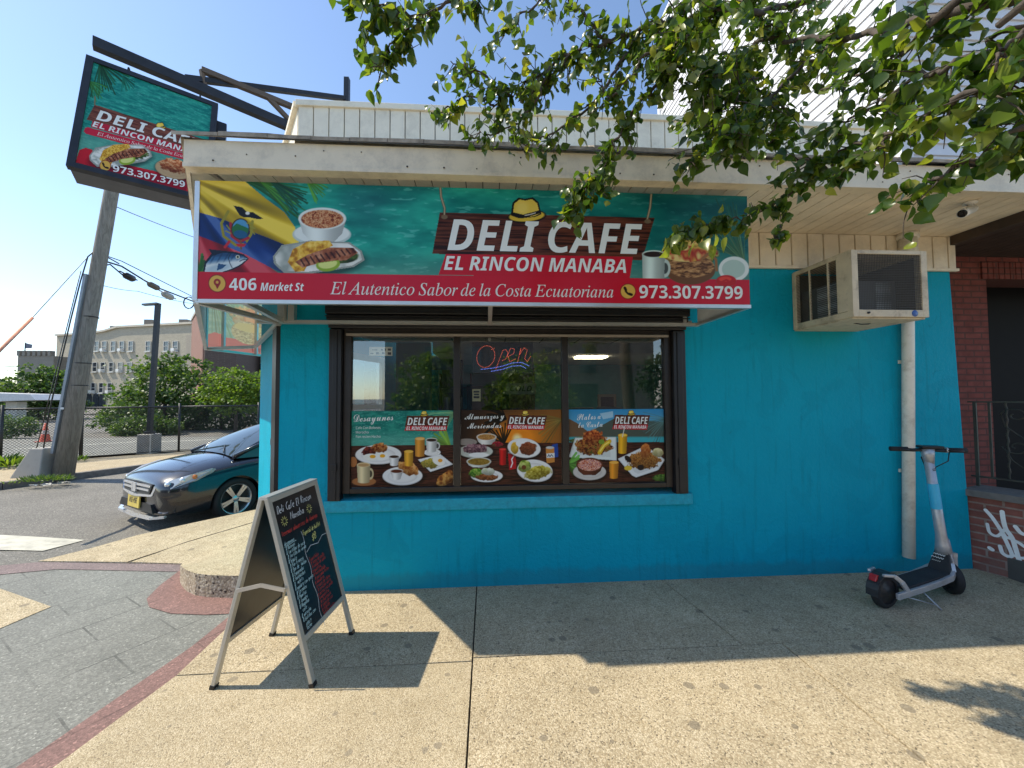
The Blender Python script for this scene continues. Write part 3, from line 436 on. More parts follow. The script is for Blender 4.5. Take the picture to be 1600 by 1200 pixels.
tag(rb.build('path', REDP), 'red concrete border bands of the crossing', kind='structure')
pb = MB(); q = [gz(-40, 886), gz(60, 877), gz(283, 880.5), gz(283, 892), gz(90, 888), gz(-40, 900)]
pb.add([(*p, -.0075) for p in q], [(0, 1, 4, 5), (1, 2, 3, 4)])
tag(pb.build('path', PURP), 'faded purple band along the corner kerb', kind='structure')
cwm = mat('road_paint', (.58, .55, .45), .8, var=.15, dirt=(.22, .20, .17), dscale=5, damt=.75)
for poly in ([(-60, 835), (133, 835), (67, 857), (-60, 861)],):
    c = MB(); Q = [np.array(gz(*p, -.03)) for p in poly]; nn = 10
    gp_ = [(1-u)*((1-v)*Q[0]+v*Q[3])+u*((1-v)*Q[1]+v*Q[2]) for v in np.linspace(0, 1, nn) for u in np.linspace(0, 1, nn)]
    c.add([(p[0], p[1], road_z(p[0], p[1])+.007) for p in gp_], [(j*nn+i, j*nn+i+1, (j+1)*nn+i+1, (j+1)*nn+i) for j in range(nn-1) for i in range(nn-1)]); tag(c.build('road_marking', cwm), 'white painted crosswalk bar on the asphalt', kind='structure')
c = MB(); c.add([(*gz(*p), -.008) for p in [(-200, 870), (0, 918), (80, 946), (0, 980), (-200, 1045)]], [(0, 1, 2, 3, 4)]); tag(c.build('road_marking', SW), 'pale pebbled wedge set in the grey crossing', kind='structure')
# raised corner pad with rounded nose, sloping down to the ramp
cb = MB()
nose = [(gz(440, 931), .17), (gz(366, 933), .17), (gz(330, 932), .17), (gz(305, 929), .17), (gz(291, 922), .165), (gz(284, 914), .155), (gz(281, 907), .135), (gz(281, 902), .10), (gz(282, 896), .055), (gz(283, 889), .02), (gz(284, 881), .004)]
left = [(gz(215, 879), .004), (gz(120, 877), .0), (gz(60, 876), -.004)]
edge = [(gz(140, 857, .02), .02), (gz(215, 836, .05), .05), (gz(300, 817, .075), .075), (gz(400, 796, .09), .09)]
e1 = np.array(edge[-1][0]); e2 = e1+np.array([.5, .866])*14
ring = nose+left+edge+[((e2[0], e2[1]), .10), ((e2[0]+4, e2[1]-2), .15), ((-2.2, 5.5), .17), ((-1.6, 3.6), .17)]
top = [Vector((p[0], p[1], z)) for p, z in ring]; n = len(top)
cen = Vector((-3.2, 4.2, .11))
from mathutils.geometry import delaunay_2d_cdt
rpts = np.array([[p.x, p.y, p.z] for p in top])
def pad_z(x, y):
    d = np.hypot(rpts[:, 0]-x, rpts[:, 1]-y); w = 1/(d**2.2+1e-4); return float((w*rpts[:, 2]).sum()/w.sum())
def inside(x, y):
    r = False
    for i in range(n):
        ax, ay = rpts[i, :2]; bx, by = rpts[i-1, :2]
        if (ay > y) != (by > y) and x < (bx-ax)*(y-ay)/(by-ay)+ax: r = not r
    return r
inn = [Vector((x, y)) for x in np.arange(-4.6, 1, .2) for y in np.arange(3.2, 9, .2) if inside(x, y) and np.hypot(rpts[:, 0]-x, rpts[:, 1]-y).min() > .11]
vo, eo, fo = delaunay_2d_cdt([Vector((p.x, p.y)) for p in top]+inn, [(i, (i+1) % n) for i in range(n)], [], 1, 1e-5)[:3]
cb.add([(v.x, v.y, top[i].z if i < n else pad_z(v.x, v.y)) for i, v in enumerate(vo)], fo, 0, True)
cb.add(top+[Vector((p.x, p.y, -.25)) for p in top], [(i, (i+1) % n, n+(i+1) % n, n+i) for i in range(n)], 1)
tag(cb.build('kerb', [SW, CURBM]), 'raised pebbled concrete corner pad with rounded kerb', kind='structure')
cl = MB()
ln = [(gz(x_, y_, .06), 0) for x_, y_ in ((200, 870), (245, 858), (290, 846), (330, 836), (370, 826), (405, 817))]; ln = [(p, pad_z(*p)) for p, _ in ln]
for w_, a in ((.012, 0),):
    cl.tube([(p[0], p[1], z+.001) for p, z in ln], .005, 4)
tag(cl.build('kerb', GAP), 'dark joint line across the corner pad', kind='structure')
# far pavement, kerb and parking lot
k0 = np.array(gz(-300, 800)); k1 = np.array(gz(0, 762)); k2 = np.array(gz(210, 734)); kd = (k2-k1)/np.linalg.norm(k2-k1); k3 = k2+kd*14
fpts = [gz(-400, 745, .1), gz(0, 729, .1), gz(126, 717, .1), gz(279, 706, .1), gz(403, 697, .1)]
fd = np.array(fpts[4])-np.array(fpts[3]); f5 = np.array(fpts[4])+fd/np.linalg.norm(fd)*14
fs = MB(); poly = [k0, k1, k2, k3, f5, fpts[4], fpts[3], fpts[2], fpts[1], fpts[0]]
fs.prism([(p[0], p[1], -.1) for p in poly], (0, 0, .2))
tag(fs.build('pavement', SW2), 'sunlit far pavement along the chain link fence', kind='structure')
kb = MB()
for a, b in ((k0, k1), (k1, k2), (k2, k3)):
    nn = np.array([(b-a)[1], -(b-a)[0]]); nn = nn/np.linalg.norm(nn)*.14
    kb.prism([(*(a+nn), -.1), (*(b+nn), -.1), (*b, -.1), (*a, -.1)], (0, 0, .205))
tag(kb.build('kerb', mat('kerb_stone', (.17, .155, .14), .9, var=.25, vs_=14)), 'dark weathered kerb of the far pavement', kind='structure')
lt = MB(); lz = lambda y: .085 if y <= 16.4 else .085-(y-16.4)*.092
lp = [fpts[0], fpts[1], fpts[2], fpts[3], fpts[4], (-5.0, 16.4), (25, 16.4), (-250, 16.4), (-250, 8)]
lt.add([(*p, .085) for p in lp], [(0, 1, 2, 3, 4, 5, 7, 8)]); lt.quad((-250, 16.4, .085), (25, 16.4, .085), (25, 60, lz(60)), (-250, 60, lz(60))); lt.quad((-250, 60, lz(60)), (25, 60, lz(60)), (25, 300, lz(60)), (-250, 300, lz(60)))
tag(lt.build('ground', LOT), 'pale asphalt parking lot behind the fence', kind='structure')
lm = MB()
for (a, b) in (((20, 702), (215, 690)), ((250, 690), (400, 684)), ((0, 714), (110, 707))):
    p = gz(*a, .09); q = gz(*b, .09); lm.bar((*p, .087), (*q, .087), .15, .006)
tag(lm.build('road_marking', cwm), 'faint white line painted across the parking lot', kind='structure')

# ================================================================== CAFE BUILDING
WY = 3.335; XL = -1.74
cafe = thing('cafe_building', 'turquoise corner cafe with white vinyl eaves and wide shop window', 'building', (1.3, 3.5, 0))
CH = Vector((-.56, .828, 0)).normalized(); CE = Vector((XL, WY, 0))+CH*1.75      # chamfer wall end
SD = Vector((.30, .954, 0)).normalized()
def rx(z): return 4.475-.035*z
w = MB()
xs = [XL, -1.33, 1.76, None]; zs = [0, .75, 2.42, 3.12]
vv = [((x if x is not None else rx(z)), WY, z) for z in zs for x in xs]
w.add(vv, [(j*4+i, j*4+i+1, (j+1)*4+i+1, (j+1)*4+i) for j in range(3) for i in range(3) if not (i == 1 and j == 1)])
D = .24
for a, b in (((-1.33, .75), (1.76, .75)), ((1.76, .75), (1.76, 2.42)), ((1.76, 2.42), (-1.33, 2.42)), ((-1.33, 2.42), (-1.33, .75))):
    w.quad((a[0], WY, a[1]), (b[0], WY, b[1]), (b[0], WY+D, b[1]), (a[0], WY+D, a[1]))
w.quad((rx(0), WY, 0), (rx(0), 9.6, 0), (rx(3.12), 9.6, 3.12), (rx(3.12), WY, 3.12))
w.build('wall', TEAL, cafe)
sl_ = MB(); sl_.box(-1.36, 1.80, WY-.028, WY+.1, .655, .752); sl_.build('window_sill', mat('sill_paint', (.0, .33, .44), .55, var=.15, vs_=20, bmp=.9, bs=30), cafe, bevel=.008)
cw = MB(); a = Vector((XL, WY, 0)); g1 = a+CH*.28; e = CE; nrm = Vector((-.828, -.56, 0))
cw.quad(g1, e, e+Vector((0, 0, 2.32)), g1+Vector((0, 0, 2.32)))
cw.quad(g1, g1-nrm*.2, g1-nrm*.2+Vector((0, 0, 2.32)), g1+Vector((0, 0, 2.32)))
cw.quad(a+Vector((0, 0, 2.32)), e+Vector((0, 0, 2.32)), e+Vector((0, 0, 3.12)), a+Vector((0, 0, 3.12)))
# side wall with a door opening
s0, s1_, s2_ = e, e+SD*1.55, e+SD*2.55; s3 = e+SD*5.2; zz = lambda p, z: Vector((p.x, p.y, z))
cw.quad(s0, s1_, zz(s1_, 3.12), zz(s0, 3.12)); cw.quad(s2_, s3, zz(s3, 3.12), zz(s2_, 3.12)); cw.quad(zz(s1_, 2.35), zz(s2_, 2.35), zz(s2_, 3.12), zz(s1_, 3.12))
cw.build('corner_wall', TEAL, cafe)
dr = MB(); dr.bar(a+CH*.14+nrm*.005, a+CH*.14+nrm*.005+Vector((0, 0, 2.3)), .05, .27, up=CH); dr.build('door_shutter_guide', BLACK, cafe)
kn = MB(); kn.bar(a+CH*.3+nrm*.01+Vector((0, 0, 1.19)), a+CH*.3+nrm*.01+Vector((0, 0, 1.25)), .06, .04, up=nrm); kn.build('latch', BLACK, cafe, bevel=.008)
dp = MB()   # white side door seen from inside
for t0, t1, z0, z1 in ((0, .07, .15, 2.35), (.93, 1., .15, 2.35), (.07, .93, 2.25, 2.35), (.07, .93, 1.42, 1.50), (.07, .93, .15, .28)):
    p = s1_+SD*t0; q = s1_+SD*t1; dp.prism([zz(p, z0), zz(q, z0), zz(q, z1), zz(p, z1)], Vector((.954, -.30, 0))*.06)
dgl = MB(); p = s1_+SD*.07; q = s1_+SD*.93; dgl.quad(zz(p, .2), zz(q, .2), zz(q, 2.3), zz(p, 2.3)); dgl.build('door_pane', glass_pane('dimming_glass', .5, (.34, .42, .48)), cafe)  # dark tint added to dim the overbright view through the door
dp.build('side_door', mat('door_white', (.72, .72, .70), .5), cafe)
# vinyl strip under the soffit, with battens
def panels(mb, p0, p1, up, pitch, gap, t, nrm_, skew=0):
    p0 = Vector(p0); p1 = Vector(p1); L = (p1-p0).length; d = (p1-p0)/L; up = Vector(up); nrm_ = Vector(nrm_); x = 0
    while x < L-.01:
        a = p0+d*(x+gap/2); b = p0+d*min(L, x+pitch-gap/2)
        mb.prism([a, b, b+up, a+up], nrm_*t); x += pitch
vs1 = MB(); panels(vs1, (1.86, WY-.004, 2.80), (rx(2.8)+.04, WY-.004, 2.80), (0, 0, .30), .155, .012, .022, (0, -1, 0)); 
vs1.box(1.86, rx(2.8)+.06, WY-.036, WY-.004, 2.772, 2.798)
vs1.build('vinyl_band', CREAM, cafe, bevel=.004)
vb = MB(); vb.box(1.86, rx(2.8)+.03, WY-.008, WY-.002, 2.79, 3.11); vb.build('vinyl_backing', mat('groove', (.20, .16, .12), .8), cafe)
# soffit: narrow boards running wall to eave
EY = 2.50; SZ = 3.115
so = MB()
panels(so, (-1.80, EY+.02, SZ), (4.36, EY+.02, SZ), (0, WY-EY-.02, 0), .118, .007, .012, (0, 0, -1))
so.build('soffit', CREAM, cafe)
sb = MB(); sb.box(-1.8, 4.36, EY+.02, WY, SZ+.001, SZ+.02); sb.build('soffit_backing', mat('groove_soffit', (.16, .13, .09), .9), cafe)
# chamfer eave soffit
c0 = Vector((-1.90, EY, 0)); CE2 = c0+CH*2.95
s2b = MB(); s2b.prism([zz(c0, SZ), zz(CE2, SZ), zz(CE+SD*1., SZ), zz(Vector((XL, WY, 0)), SZ)], (0, 0, .02)); s2b.build('corner_soffit', CREAM, cafe)
fa = MB()
fa.box(-1.90, 5.6, EY-.02, EY, 3.075, 3.235); fa.box(-1.90, 5.6, EY-.028, EY+.05, 3.058, 3.084)
fa.prism([zz(c0, 3.06), zz(CE2, 3.06), zz(CE2, 3.235), zz(c0, 3.235)], nrm*-.02)
for i in range(26):
    x = -1.7+i*.235+rnd.uniform(-.06, .06); z = rnd.choice([3.105, 3.19, 3.15]); r = rnd.uniform(.004, .008); fa.lathe([(0, .0), (r, .001), (r, .002), (0, .0025)], (x, EY-.0215, z), (0, -1, 0), 8, 1)
fa.build('fascia', [FASCIA, mat('rust_spot', (.05, .035, .025), .9)], cafe)
rf = MB()
x = -1.95
while x < 5.4:
    L = rnd.uniform(.22, .34); h0 = 3.238+rnd.uniform(0, .006); th = .022+rnd.uniform(0, .008)
    rf.prism([(x, EY-.055, h0), (x+L-.004, EY-.055, h0+rnd.uniform(-.003, .003)), (x+L-.004, WY-.04, 3.795), (x, WY-.04, 3.795)], (0, 0, th)); x += L
rf.prism([(c0.x-.02, EY-.02, 3.237), (-1.6, WY, 3.72), (-2.6, 4.8, 3.72), (CE2.x-.02, CE2.y, 3.237)], (0, 0, .016))
rf.build('roof', SHINGLE, cafe)
rd = MB(); rd.box(-1.5, 4.3, WY+.35, 9.5, 3.66, 3.70); rd.prism([(-1.55, WY, 3.68), (-2.55, 4.8, 3.68), (-1.4, 8.6, 3.68), (-1.4, WY, 3.68)], (0, 0, .03)); rd.build('roof_deck', SHINGLE, cafe)
pr = MB(); panels(pr, (-1.60, 3.30, 3.755), (3.6, 3.30, 3.755), (0, 0, .335), .128, .008, .02, (0, -1, 0)); 
pr.box(-1.615, 3.6, 3.262, 3.36, 4.085, 4.135); pr.box(-1.615, 3.6, 3.262, 3.30, 3.745, 3.79)
panels(pr, (-1.60, 3.32, 3.755), tuple(Vector((-1.60, 3.32, 3.755))+CH*1.7), (0, 0, .335), .128, .008, .02, nrm)
q0 = Vector((-1.605, 3.30, 4.11)); pr.bar(q0, q0+CH*1.75, .08, .05)
pr.build('parapet', WHITE, cafe, bevel=.003)
pbk = MB(); pbk.box(-1.58, 3.6, 3.302, 3.33, 3.74, 4.10); pbk.build('parapet_backing', mat('groove_white', (.24, .23, .21), .9), cafe)
# --- interior
INW = mat('inside_teal', (.11, .34, .37), .7, var=.1); INC = mat('inside_ceiling', (.80, .79, .75), .8); IND = mat('inside_dark', (.055, .055, .065), .7, var=.3)
it = MB()
it.quad((4.3, 3.6, .1), (4.3, 9.6, .1), (4.3, 9.6, 2.65), (4.3, 3.6, 2.65)); it.quad((-2.2, 9.55, .1), (4.3, 9.55, .1), (4.3, 9.55, 2.65), (-2.2, 9.55, 2.65))
it.quad((-1.33, WY+D, .1), (4.3, WY+D, .1), (4.3, WY+D, .75), (-1.33, WY+D, .75)); it.quad((1.76, WY+D, .75), (4.3, WY+D, .75), (4.3, WY+D, 2.65), (1.76, WY+D, 2.65))
it.quad((-1.33, WY+D, 2.42), (1.76, WY+D, 2.42), (1.76, WY+D, 2.65), (-1.33, WY+D, 2.65))
it.box(-1.62, -1.02, 6.9, 7.1, .1, 2.60)
it.build('inner_wall', INW, cafe)
itd = MB(); itd.box(-.98, -.55, 8.3, 8.5, .1, 2.45); itd.box(.5, 1.1, 8.9, 9.2, .1, 2.3); itd.box(-.5, .35, 9.2, 9.4, .1, 1.9); itd.build('inner_partition', IND, cafe)
ic = MB(); ic.add([(-1.6, 3.58, 2.62), (4.3, 3.58, 2.62), (4.3, 7.06, 2.62), (-1.95, 7.06, 2.62), (-2.6, 4.85, 2.62)], [(0, 1, 2, 3, 4)]); ic.quad((-1.0, 7.06, 2.43), (4.3, 7.06, 2.43), (4.3, 7.06, 2.62), (-1.0, 7.06, 2.62)); ic.quad((-1., 7.06, 2.43), (4.3, 7.06, 2.43), (4.3, 9.6, 2.43), (-1., 9.6, 2.43))
ic.build('ceiling', INC, cafe)
icl = MB()
for x in (-.62, .3, .95, 1.6, 2.3): icl.box(x, x+.018, 3.7, 7.05, 2.614, 2.619)
for y in (4.6, 5.6, 6.5): icl.box(-1.5, 4.2, y, y+.015, 2.6145, 2.6185)
icl.build('ceiling_grid', IND, cafe)
fl = MB(); fl.add([(-1.6, 3.58, .1), (4.3, 3.58, .1), (4.3, 9.6, .1), (-1.15, 9.6, .1), (-2.6, 4.85, .1)], [(0, 1, 2, 3, 4)]); fl.build('inside_floor', mat('inside_tiles', (.18, .14, .11), .5), cafe)
clg = MB(); clg.box(1.78, 2.38, 7.45, 7.8, 2.395, 2.425); clg.build('ceiling_light', emit('panel_light', (1., .86, .58), 5.), cafe)
# --- window, shutter
wn = thing('shop_window', 'wide dark framed shop window in three panes with black shutter box above', 'window', (.2, WY, .8))
f = MB(); Y0, Y1 = WY+.012, WY+.07
for x0, x1, z0, z1 in ((-1.225, -1.165, .80, 2.20), (1.585, 1.645, .80, 2.20), (-1.165, 1.585, .80, .842), (-1.165, 1.585, 2.135, 2.20), (-.295, -.238, .842, 2.135), (.655, .712, .842, 2.135)):
    f.box(x0, x1, Y0, Y1, z0, z1)
f.build('frame', BRONZE, wn, bevel=.004)
lip = MB(); lip.box(-1.20, 1.62, WY-.01, WY+.011, 2.137, 2.156); lip.build('head_strip', mat('dusty_strip', (.30, .26, .22), .6), wn)
gl = MB()
for x0, x1 in ((-1.165, -.295), (-.238, .655), (.712, 1.585)):
    gl = MB(); gl.quad((x0, WY+.045, .842), (x1, WY+.045, .842), (x1, WY+.045, 2.135), (x0, WY+.045, 2.135)); gl.build('pane', GLASS, wn)
gd = MB(); 
for x0, x1 in ((-1.328, -1.228), (1.648, 1.758)):
    gd = MB(); gd.box(x0, x1, WY-.035, WY+.05, .752, 2.19); gd.box(x0+.03, x1-.03, WY-.043, WY-.035, .76, 2.18); gd.box(x0+.025, x1-.025, WY-.05, WY-.043, 1.0, 1.06); gd.build('shutter_guide', BLACK, wn, bevel=.004)
sh = MB(); sh.box(-1.328, 1.758, WY-.13, WY+.06, 2.30, 2.418); sh.box(-1.328, 1.758, WY-.10, WY+.06, 2.255, 2.298); sh.box(-1.328, 1.758, WY-.06, WY+.06, 2.195, 2.253)
for z in (2.275, 2.34, 2.38): sh.box(-1.326, 1.756, WY-.136, WY-.13+.001, z, z+.008)
sh.build('shutter_box', BLACK, wn, bevel=.006)
# ================================================================== PRINTED ARTWORK (flat prints, one colour per grid point)
def vnoise(nx, ny, sx, sy, seed, octv=3):
    g = np.random.RandomState(seed); out = np.zeros((ny, nx)); amp = 1; tot = 0
    for o in range(octv):
        kx, ky = max(2, int(sx)+1), max(2, int(sy)+1); a = g.rand(ky+1, kx+1)
        x = np.linspace(0, kx-1e-6, nx); y = np.linspace(0, ky-1e-6, ny); xi = x.astype(int); yi = y.astype(int); fx = x-xi; fy = y-yi
        fx = fx*fx*(3-2*fx); fy = (fy*fy*(3-2*fy))[:, None]
        A = a[np.ix_(yi, xi)]*(1-fx)+a[np.ix_(yi, xi+1)]*fx; B = a[np.ix_(yi+1, xi)]*(1-fx)+a[np.ix_(yi+1, xi+1)]*fx
        out += amp*(A*(1-fy)+B*fy); tot += amp; amp *= .55; sx *= 2; sy *= 2
    return out/tot
def hom(src, dst):
    A = []; b = []
    for (x, y), (u, v) in zip(src, dst):
        A += [[x, y, 1, 0, 0, 0, -u*x, -u*y], [0, 0, 0, x, y, 1, -v*x, -v*y]]; b += [u, v]
    h = np.linalg.solve(np.array(A, float), np.array(b, float)); return np.append(h, 1).reshape(3, 3)
class Art:
    """a print W x H metres; sketch coordinates are turned into metres by a homography from the print's four corners"""
    def __init__(s, W, H, nx, corners):
        s.W, s.H, s.nx = W, H, nx; s.ny = int(round(nx*H/W)); s.h = hom(corners, [(0, H), (W, H), (W, 0), (0, 0)])
        s.X, s.Y = np.meshgrid(np.linspace(0, W, nx), np.linspace(0, H, s.ny)); s.c = np.zeros((s.ny, nx, 3)); s.px = W/nx
        q = np.linalg.inv(s.h)@np.stack([s.X.ravel(), s.Y.ravel(), np.ones(s.X.size)]); s.SX = (q[0]/q[2]).reshape(s.X.shape); s.SY = (q[1]/q[2]).reshape(s.X.shape)
        s.pxs = abs(s.SX[0, 1]-s.SX[0, 0])
    def uv(s, x, y): p = s.h@np.array([x, y, 1.]); return p[0]/p[2], p[1]/p[2]
    def put(s, m, c):
        c = np.asarray(c, float); s.c += (c-s.c)*np.clip(m, 0, 1)[..., None]
    def ell(s, cx, cy, rx_, ry_, rot=0, soft=None):
        a = math.radians(rot); dx = s.SX-cx; dy = s.SY-cy; x = dx*math.cos(a)+dy*math.sin(a); y = -dx*math.sin(a)+dy*math.cos(a)
        d = np.sqrt((x/rx_)**2+(y/ry_)**2); k = soft or 1.2*s.pxs/min(rx_, ry_); return np.clip((1-d)/k+.5, 0, 1)
    def poly(s, pts):
        x0 = min(p[0] for p in pts); x1 = max(p[0] for p in pts); y0 = min(p[1] for p in pts); y1 = max(p[1] for p in pts)
        m = np.zeros(s.X.shape); b = (s.SX >= x0) & (s.SX <= x1) & (s.SY >= y0) & (s.SY <= y1); X = s.SX[b]; Y = s.SY[b]; ins = np.zeros(X.shape, bool); n = len(pts)
        for i in range(n):
            (ax, ay), (bx, by) = pts[i], pts[(i+1) % n]
            if ay == by: continue
            ins ^= ((ay > Y) != (by > Y)) & (X < (bx-ax)*(Y-ay)/(by-ay)+ax)
        m[b] = ins; return m
    def line(s, pts, w):
        m = np.zeros(s.X.shape)
        for (ax, ay), (bx, by) in zip(pts[:-1], pts[1:]):
            x0, x1 = min(ax, bx)-2*w, max(ax, bx)+2*w; y0, y1 = min(ay, by)-2*w, max(ay, by)+2*w
            b = (s.SX >= x0) & (s.SX <= x1) & (s.SY >= y0) & (s.SY <= y1); X = s.SX[b]; Y = s.SY[b]
            L = (bx-ax)**2+(by-ay)**2+1e-9; t = np.clip(((X-ax)*(bx-ax)+(Y-ay)*(by-ay))/L, 0, 1); d = np.hypot(X-ax-t*(bx-ax), Y-ay-t*(by-ay))
            m[b] = np.maximum(m[b], np.clip((w/2-d)/s.pxs+.5, 0, 1))
        return m
    def nz(s, sx, seed, octv=3, ay=1.): return vnoise(s.nx, s.ny, sx, sx*s.H/s.W*ay, seed, octv)
    def tex(s, cols, sx, seed, ay=1.):
        n = s.nz(sx, seed, 3, ay); n = (n-n.min())/(np.ptp(n)+1e-9); n = np.clip((n-.25)*2, 0, 1)*(len(cols)-1); i = np.clip(n.astype(int), 0, len(cols)-2); f = (n-i)[..., None]
        C = np.array(cols, float); return C[i]*(1-f)+C[i+1]*f
    def shade(s, m, k): s.c = s.c*(1-m[..., None]*(1-k))
    # -- little vocabulary of dishes
    def blob(s, cx, cy, rx_, ry_, cols, seed, fine=60, rot=0, rag=.25):
        a = math.radians(rot); dx = s.SX-cx; dy = s.SY-cy; x = dx*math.cos(a)+dy*math.sin(a); y = -dx*math.sin(a)+dy*math.cos(a)
        d = np.sqrt((x/rx_)**2+(y/ry_)**2)+(s.nz(fine, seed+5, 2)-.5)*2*rag; m = np.clip((1-d)/.12+.5, 0, 1)
        c = s.tex(cols, fine*1.6, seed)*(.62+.42*np.clip((1-y/ry_)/2, 0, 1))[..., None]*(1.05); s.put(m, c); return m
    def plate(s, cx, cy, rx_, ry_, rot=0, c=(236, 234, 228)):
        s.shade(s.ell(cx+rx_*.05, cy+ry_*.16, rx_*1.06, ry_*1.06, rot, .25)*.75, .25)
        s.put(s.ell(cx, cy, rx_, ry_, rot), np.array(c)*.86); s.put(s.ell(cx, cy-ry_*.03, rx_*.97, ry_*.95, rot), c); s.put(s.ell(cx, cy+ry_*.02, rx_*.74, ry_*.72, rot, .08), np.array(c)*.91); s.put(s.ell(cx-rx_*.05, cy+ry_*.05, rx_*.68, ry_*.64, rot, .3), np.array(c)*.99)
    def tray(s, pts, c=(233, 233, 230)):
        P = np.array(pts, float); ce = P.mean(0); s.shade(s.poly([tuple(ce+(p-ce)*1.05+np.array([4, 8])) for p in P])*.6, .3); s.put(s.poly(pts), np.array(c)*.9); s.put(s.poly([tuple(ce+(p-ce)*.95) for p in P]), c); s.put(s.poly([tuple(ce+(p-ce)*.72) for p in P]), np.array(c)*.93)
    def cup(s, x0, x1, y0, y1, c, liq=None, taper=.85, handle=0):
        cx = (x0+x1)/2; w = (x1-x0)/2; ry_ = w*.32
        if handle:
            hx = x1 if handle > 0 else x0
            s.put(s.ell(hx, (y0+y1)/2, w*.5, (y1-y0)*.32), np.array(c)*.92); s.put(s.ell(hx, (y0+y1)/2, w*.3, (y1-y0)*.19), np.array(c)*.35)
        m = np.maximum(s.poly([(x0, y0), (x1, y0), (cx+w*taper, y1-ry_*.4), (cx-w*taper, y1-ry_*.4)]), s.ell(cx, y1-ry_*.5, w*taper, ry_*.7))
        t = np.clip((s.SX-x0)/(x1-x0), 0, 1); k = .78+.3*np.exp(-((t-.35)/.25)**2)-.15*np.clip((t-.75)*3, 0, 1); s.put(m, np.asarray(c, float)[None, None]*k[..., None])
        s.put(s.ell(cx, y0, w, ry_), np.clip(np.array(c)*1.05, 0, 255))
        if liq is not None: s.put(s.ell(cx, y0+ry_*.12, w*.88, ry_*.78), liq)
    def bowl(s, cx, cy, rx_, ry_, depth, c, cols, seed):
        t = np.clip((s.SX-cx+rx_)/(2*rx_), 0, 1); k = (.72+.34*np.exp(-((t-.35)/.3)**2))[..., None]
        m = np.maximum(s.poly([(cx-rx_, cy), (cx+rx_, cy), (cx+rx_*.82, cy+depth*.62), (cx+rx_*.45, cy+depth), (cx-rx_*.45, cy+depth), (cx-rx_*.82, cy+depth*.62)]), 0); s.put(m, np.array(c)*k)
        s.put(s.ell(cx, cy, rx_, ry_), c); s.put(s.ell(cx, cy+ry_*.05, rx_*.88, ry_*.84), s.tex(cols, 210 if s.W > 2 else 110, seed))
    def fronds(s, cx, cy, L, a0, a1, n, c, w=3., droop=.25, seed=0):
        g = random.Random(seed)
        for i in range(n):
            a = math.radians(a0+(a1-a0)*(i+.5)/n+g.uniform(-3, 3)); l = L*g.uniform(.7, 1.05); P = []
            for k in range(5):
                t = k/4; P.append((cx+math.cos(a)*l*t, cy+math.sin(a)*l*t+droop*l*t*t))
            k = g.uniform(.7, 1.3); s.put(s.line(P, w)*.9, np.clip(np.array(c)*k, 0, 255))
    def wood(s, m, seed, c=((38, 18, 12), (82, 40, 26), (112, 60, 40), (60, 28, 20)), sx=10): s.put(m, s.tex(c, sx, seed, 22.))
    def hat(s, x, y, k):
        s.put(s.ell(x, y+28*k, 104*k, 36*k, -4), (25, 20, 12)); s.put(s.ell(x, y+26*k, 96*k, 29*k, -4), (226, 190, 60))
        dome = [(-78, 20), (-70, -42), (-40, -66), (-8, -60), (30, -68), (58, -44), (72, 14), (40, 28), (-40, 34)]
        s.put(s.poly([(x+a*k*1.1, y+b*k*1.12) for a, b in dome]), (25, 20, 12)); s.put(s.poly([(x+a*k*.96, y+b*k*.96) for a, b in dome]), (238, 205, 80)); s.put(s.ell(x-25*k, y-20*k, 30*k, 34*k, 0, .8)*.5, (250, 228, 130))
        s.put(s.poly([(x-76*k, y+4*k), (x-20*k, y+18*k), (x+70*k, y-6*k), (x+72*k, y+12*k), (x-20*k, y+38*k), (x-76*k, y+22*k)]), (22, 18, 14))
        s.put(s.line([(x-10*k, y+22*k), (x+5*k, y+20*k), (x+30*k, y+14*k), (x+46*k, y+9*k)], 5*k), (235, 230, 210))
    def mesh(s, name, pl, m, parent, mirror_off=0., label=None):
        g = np.stack([s.X.ravel(), s.Y.ravel()], 1); o = np.array(pl.o); P = o+g[:, :1]*np.array(pl.u)+g[:, 1:]*np.array(pl.v)
        og = org(parent) or Vector((0, 0, 0)); P = P-np.array(og); i = np.arange((s.ny-1)*(s.nx-1)); r = i//(s.nx-1); k = i % (s.nx-1); a = r*s.nx+k
        F = np.stack([a, a+1, a+s.nx+1, a+s.nx], 1).astype(np.int32); me = bpy.data.meshes.new(name); nf = len(F)
        me.vertices.add(len(P)); me.vertices.foreach_set('co', P.astype(np.float32).ravel()); me.loops.add(nf*4); me.loops.foreach_set('vertex_index', F.ravel())
        me.polygons.add(nf); me.polygons.foreach_set('loop_start', np.arange(nf, dtype=np.int32)*4); me.polygons.foreach_set('loop_total', np.full(nf, 4, np.int32)); me.update(calc_edges=True)
        at = me.color_attributes.new('Col', 'FLOAT_COLOR', 'POINT'); c = np.ones((len(P), 4), np.float32); c[:, :3] = np.clip(s2l(np.clip(s.c, 0, 255)), 0, 1).reshape(-1, 3)*.92; at.data.foreach_set('color', c.ravel())
        return link(name, me, m, parent, label)
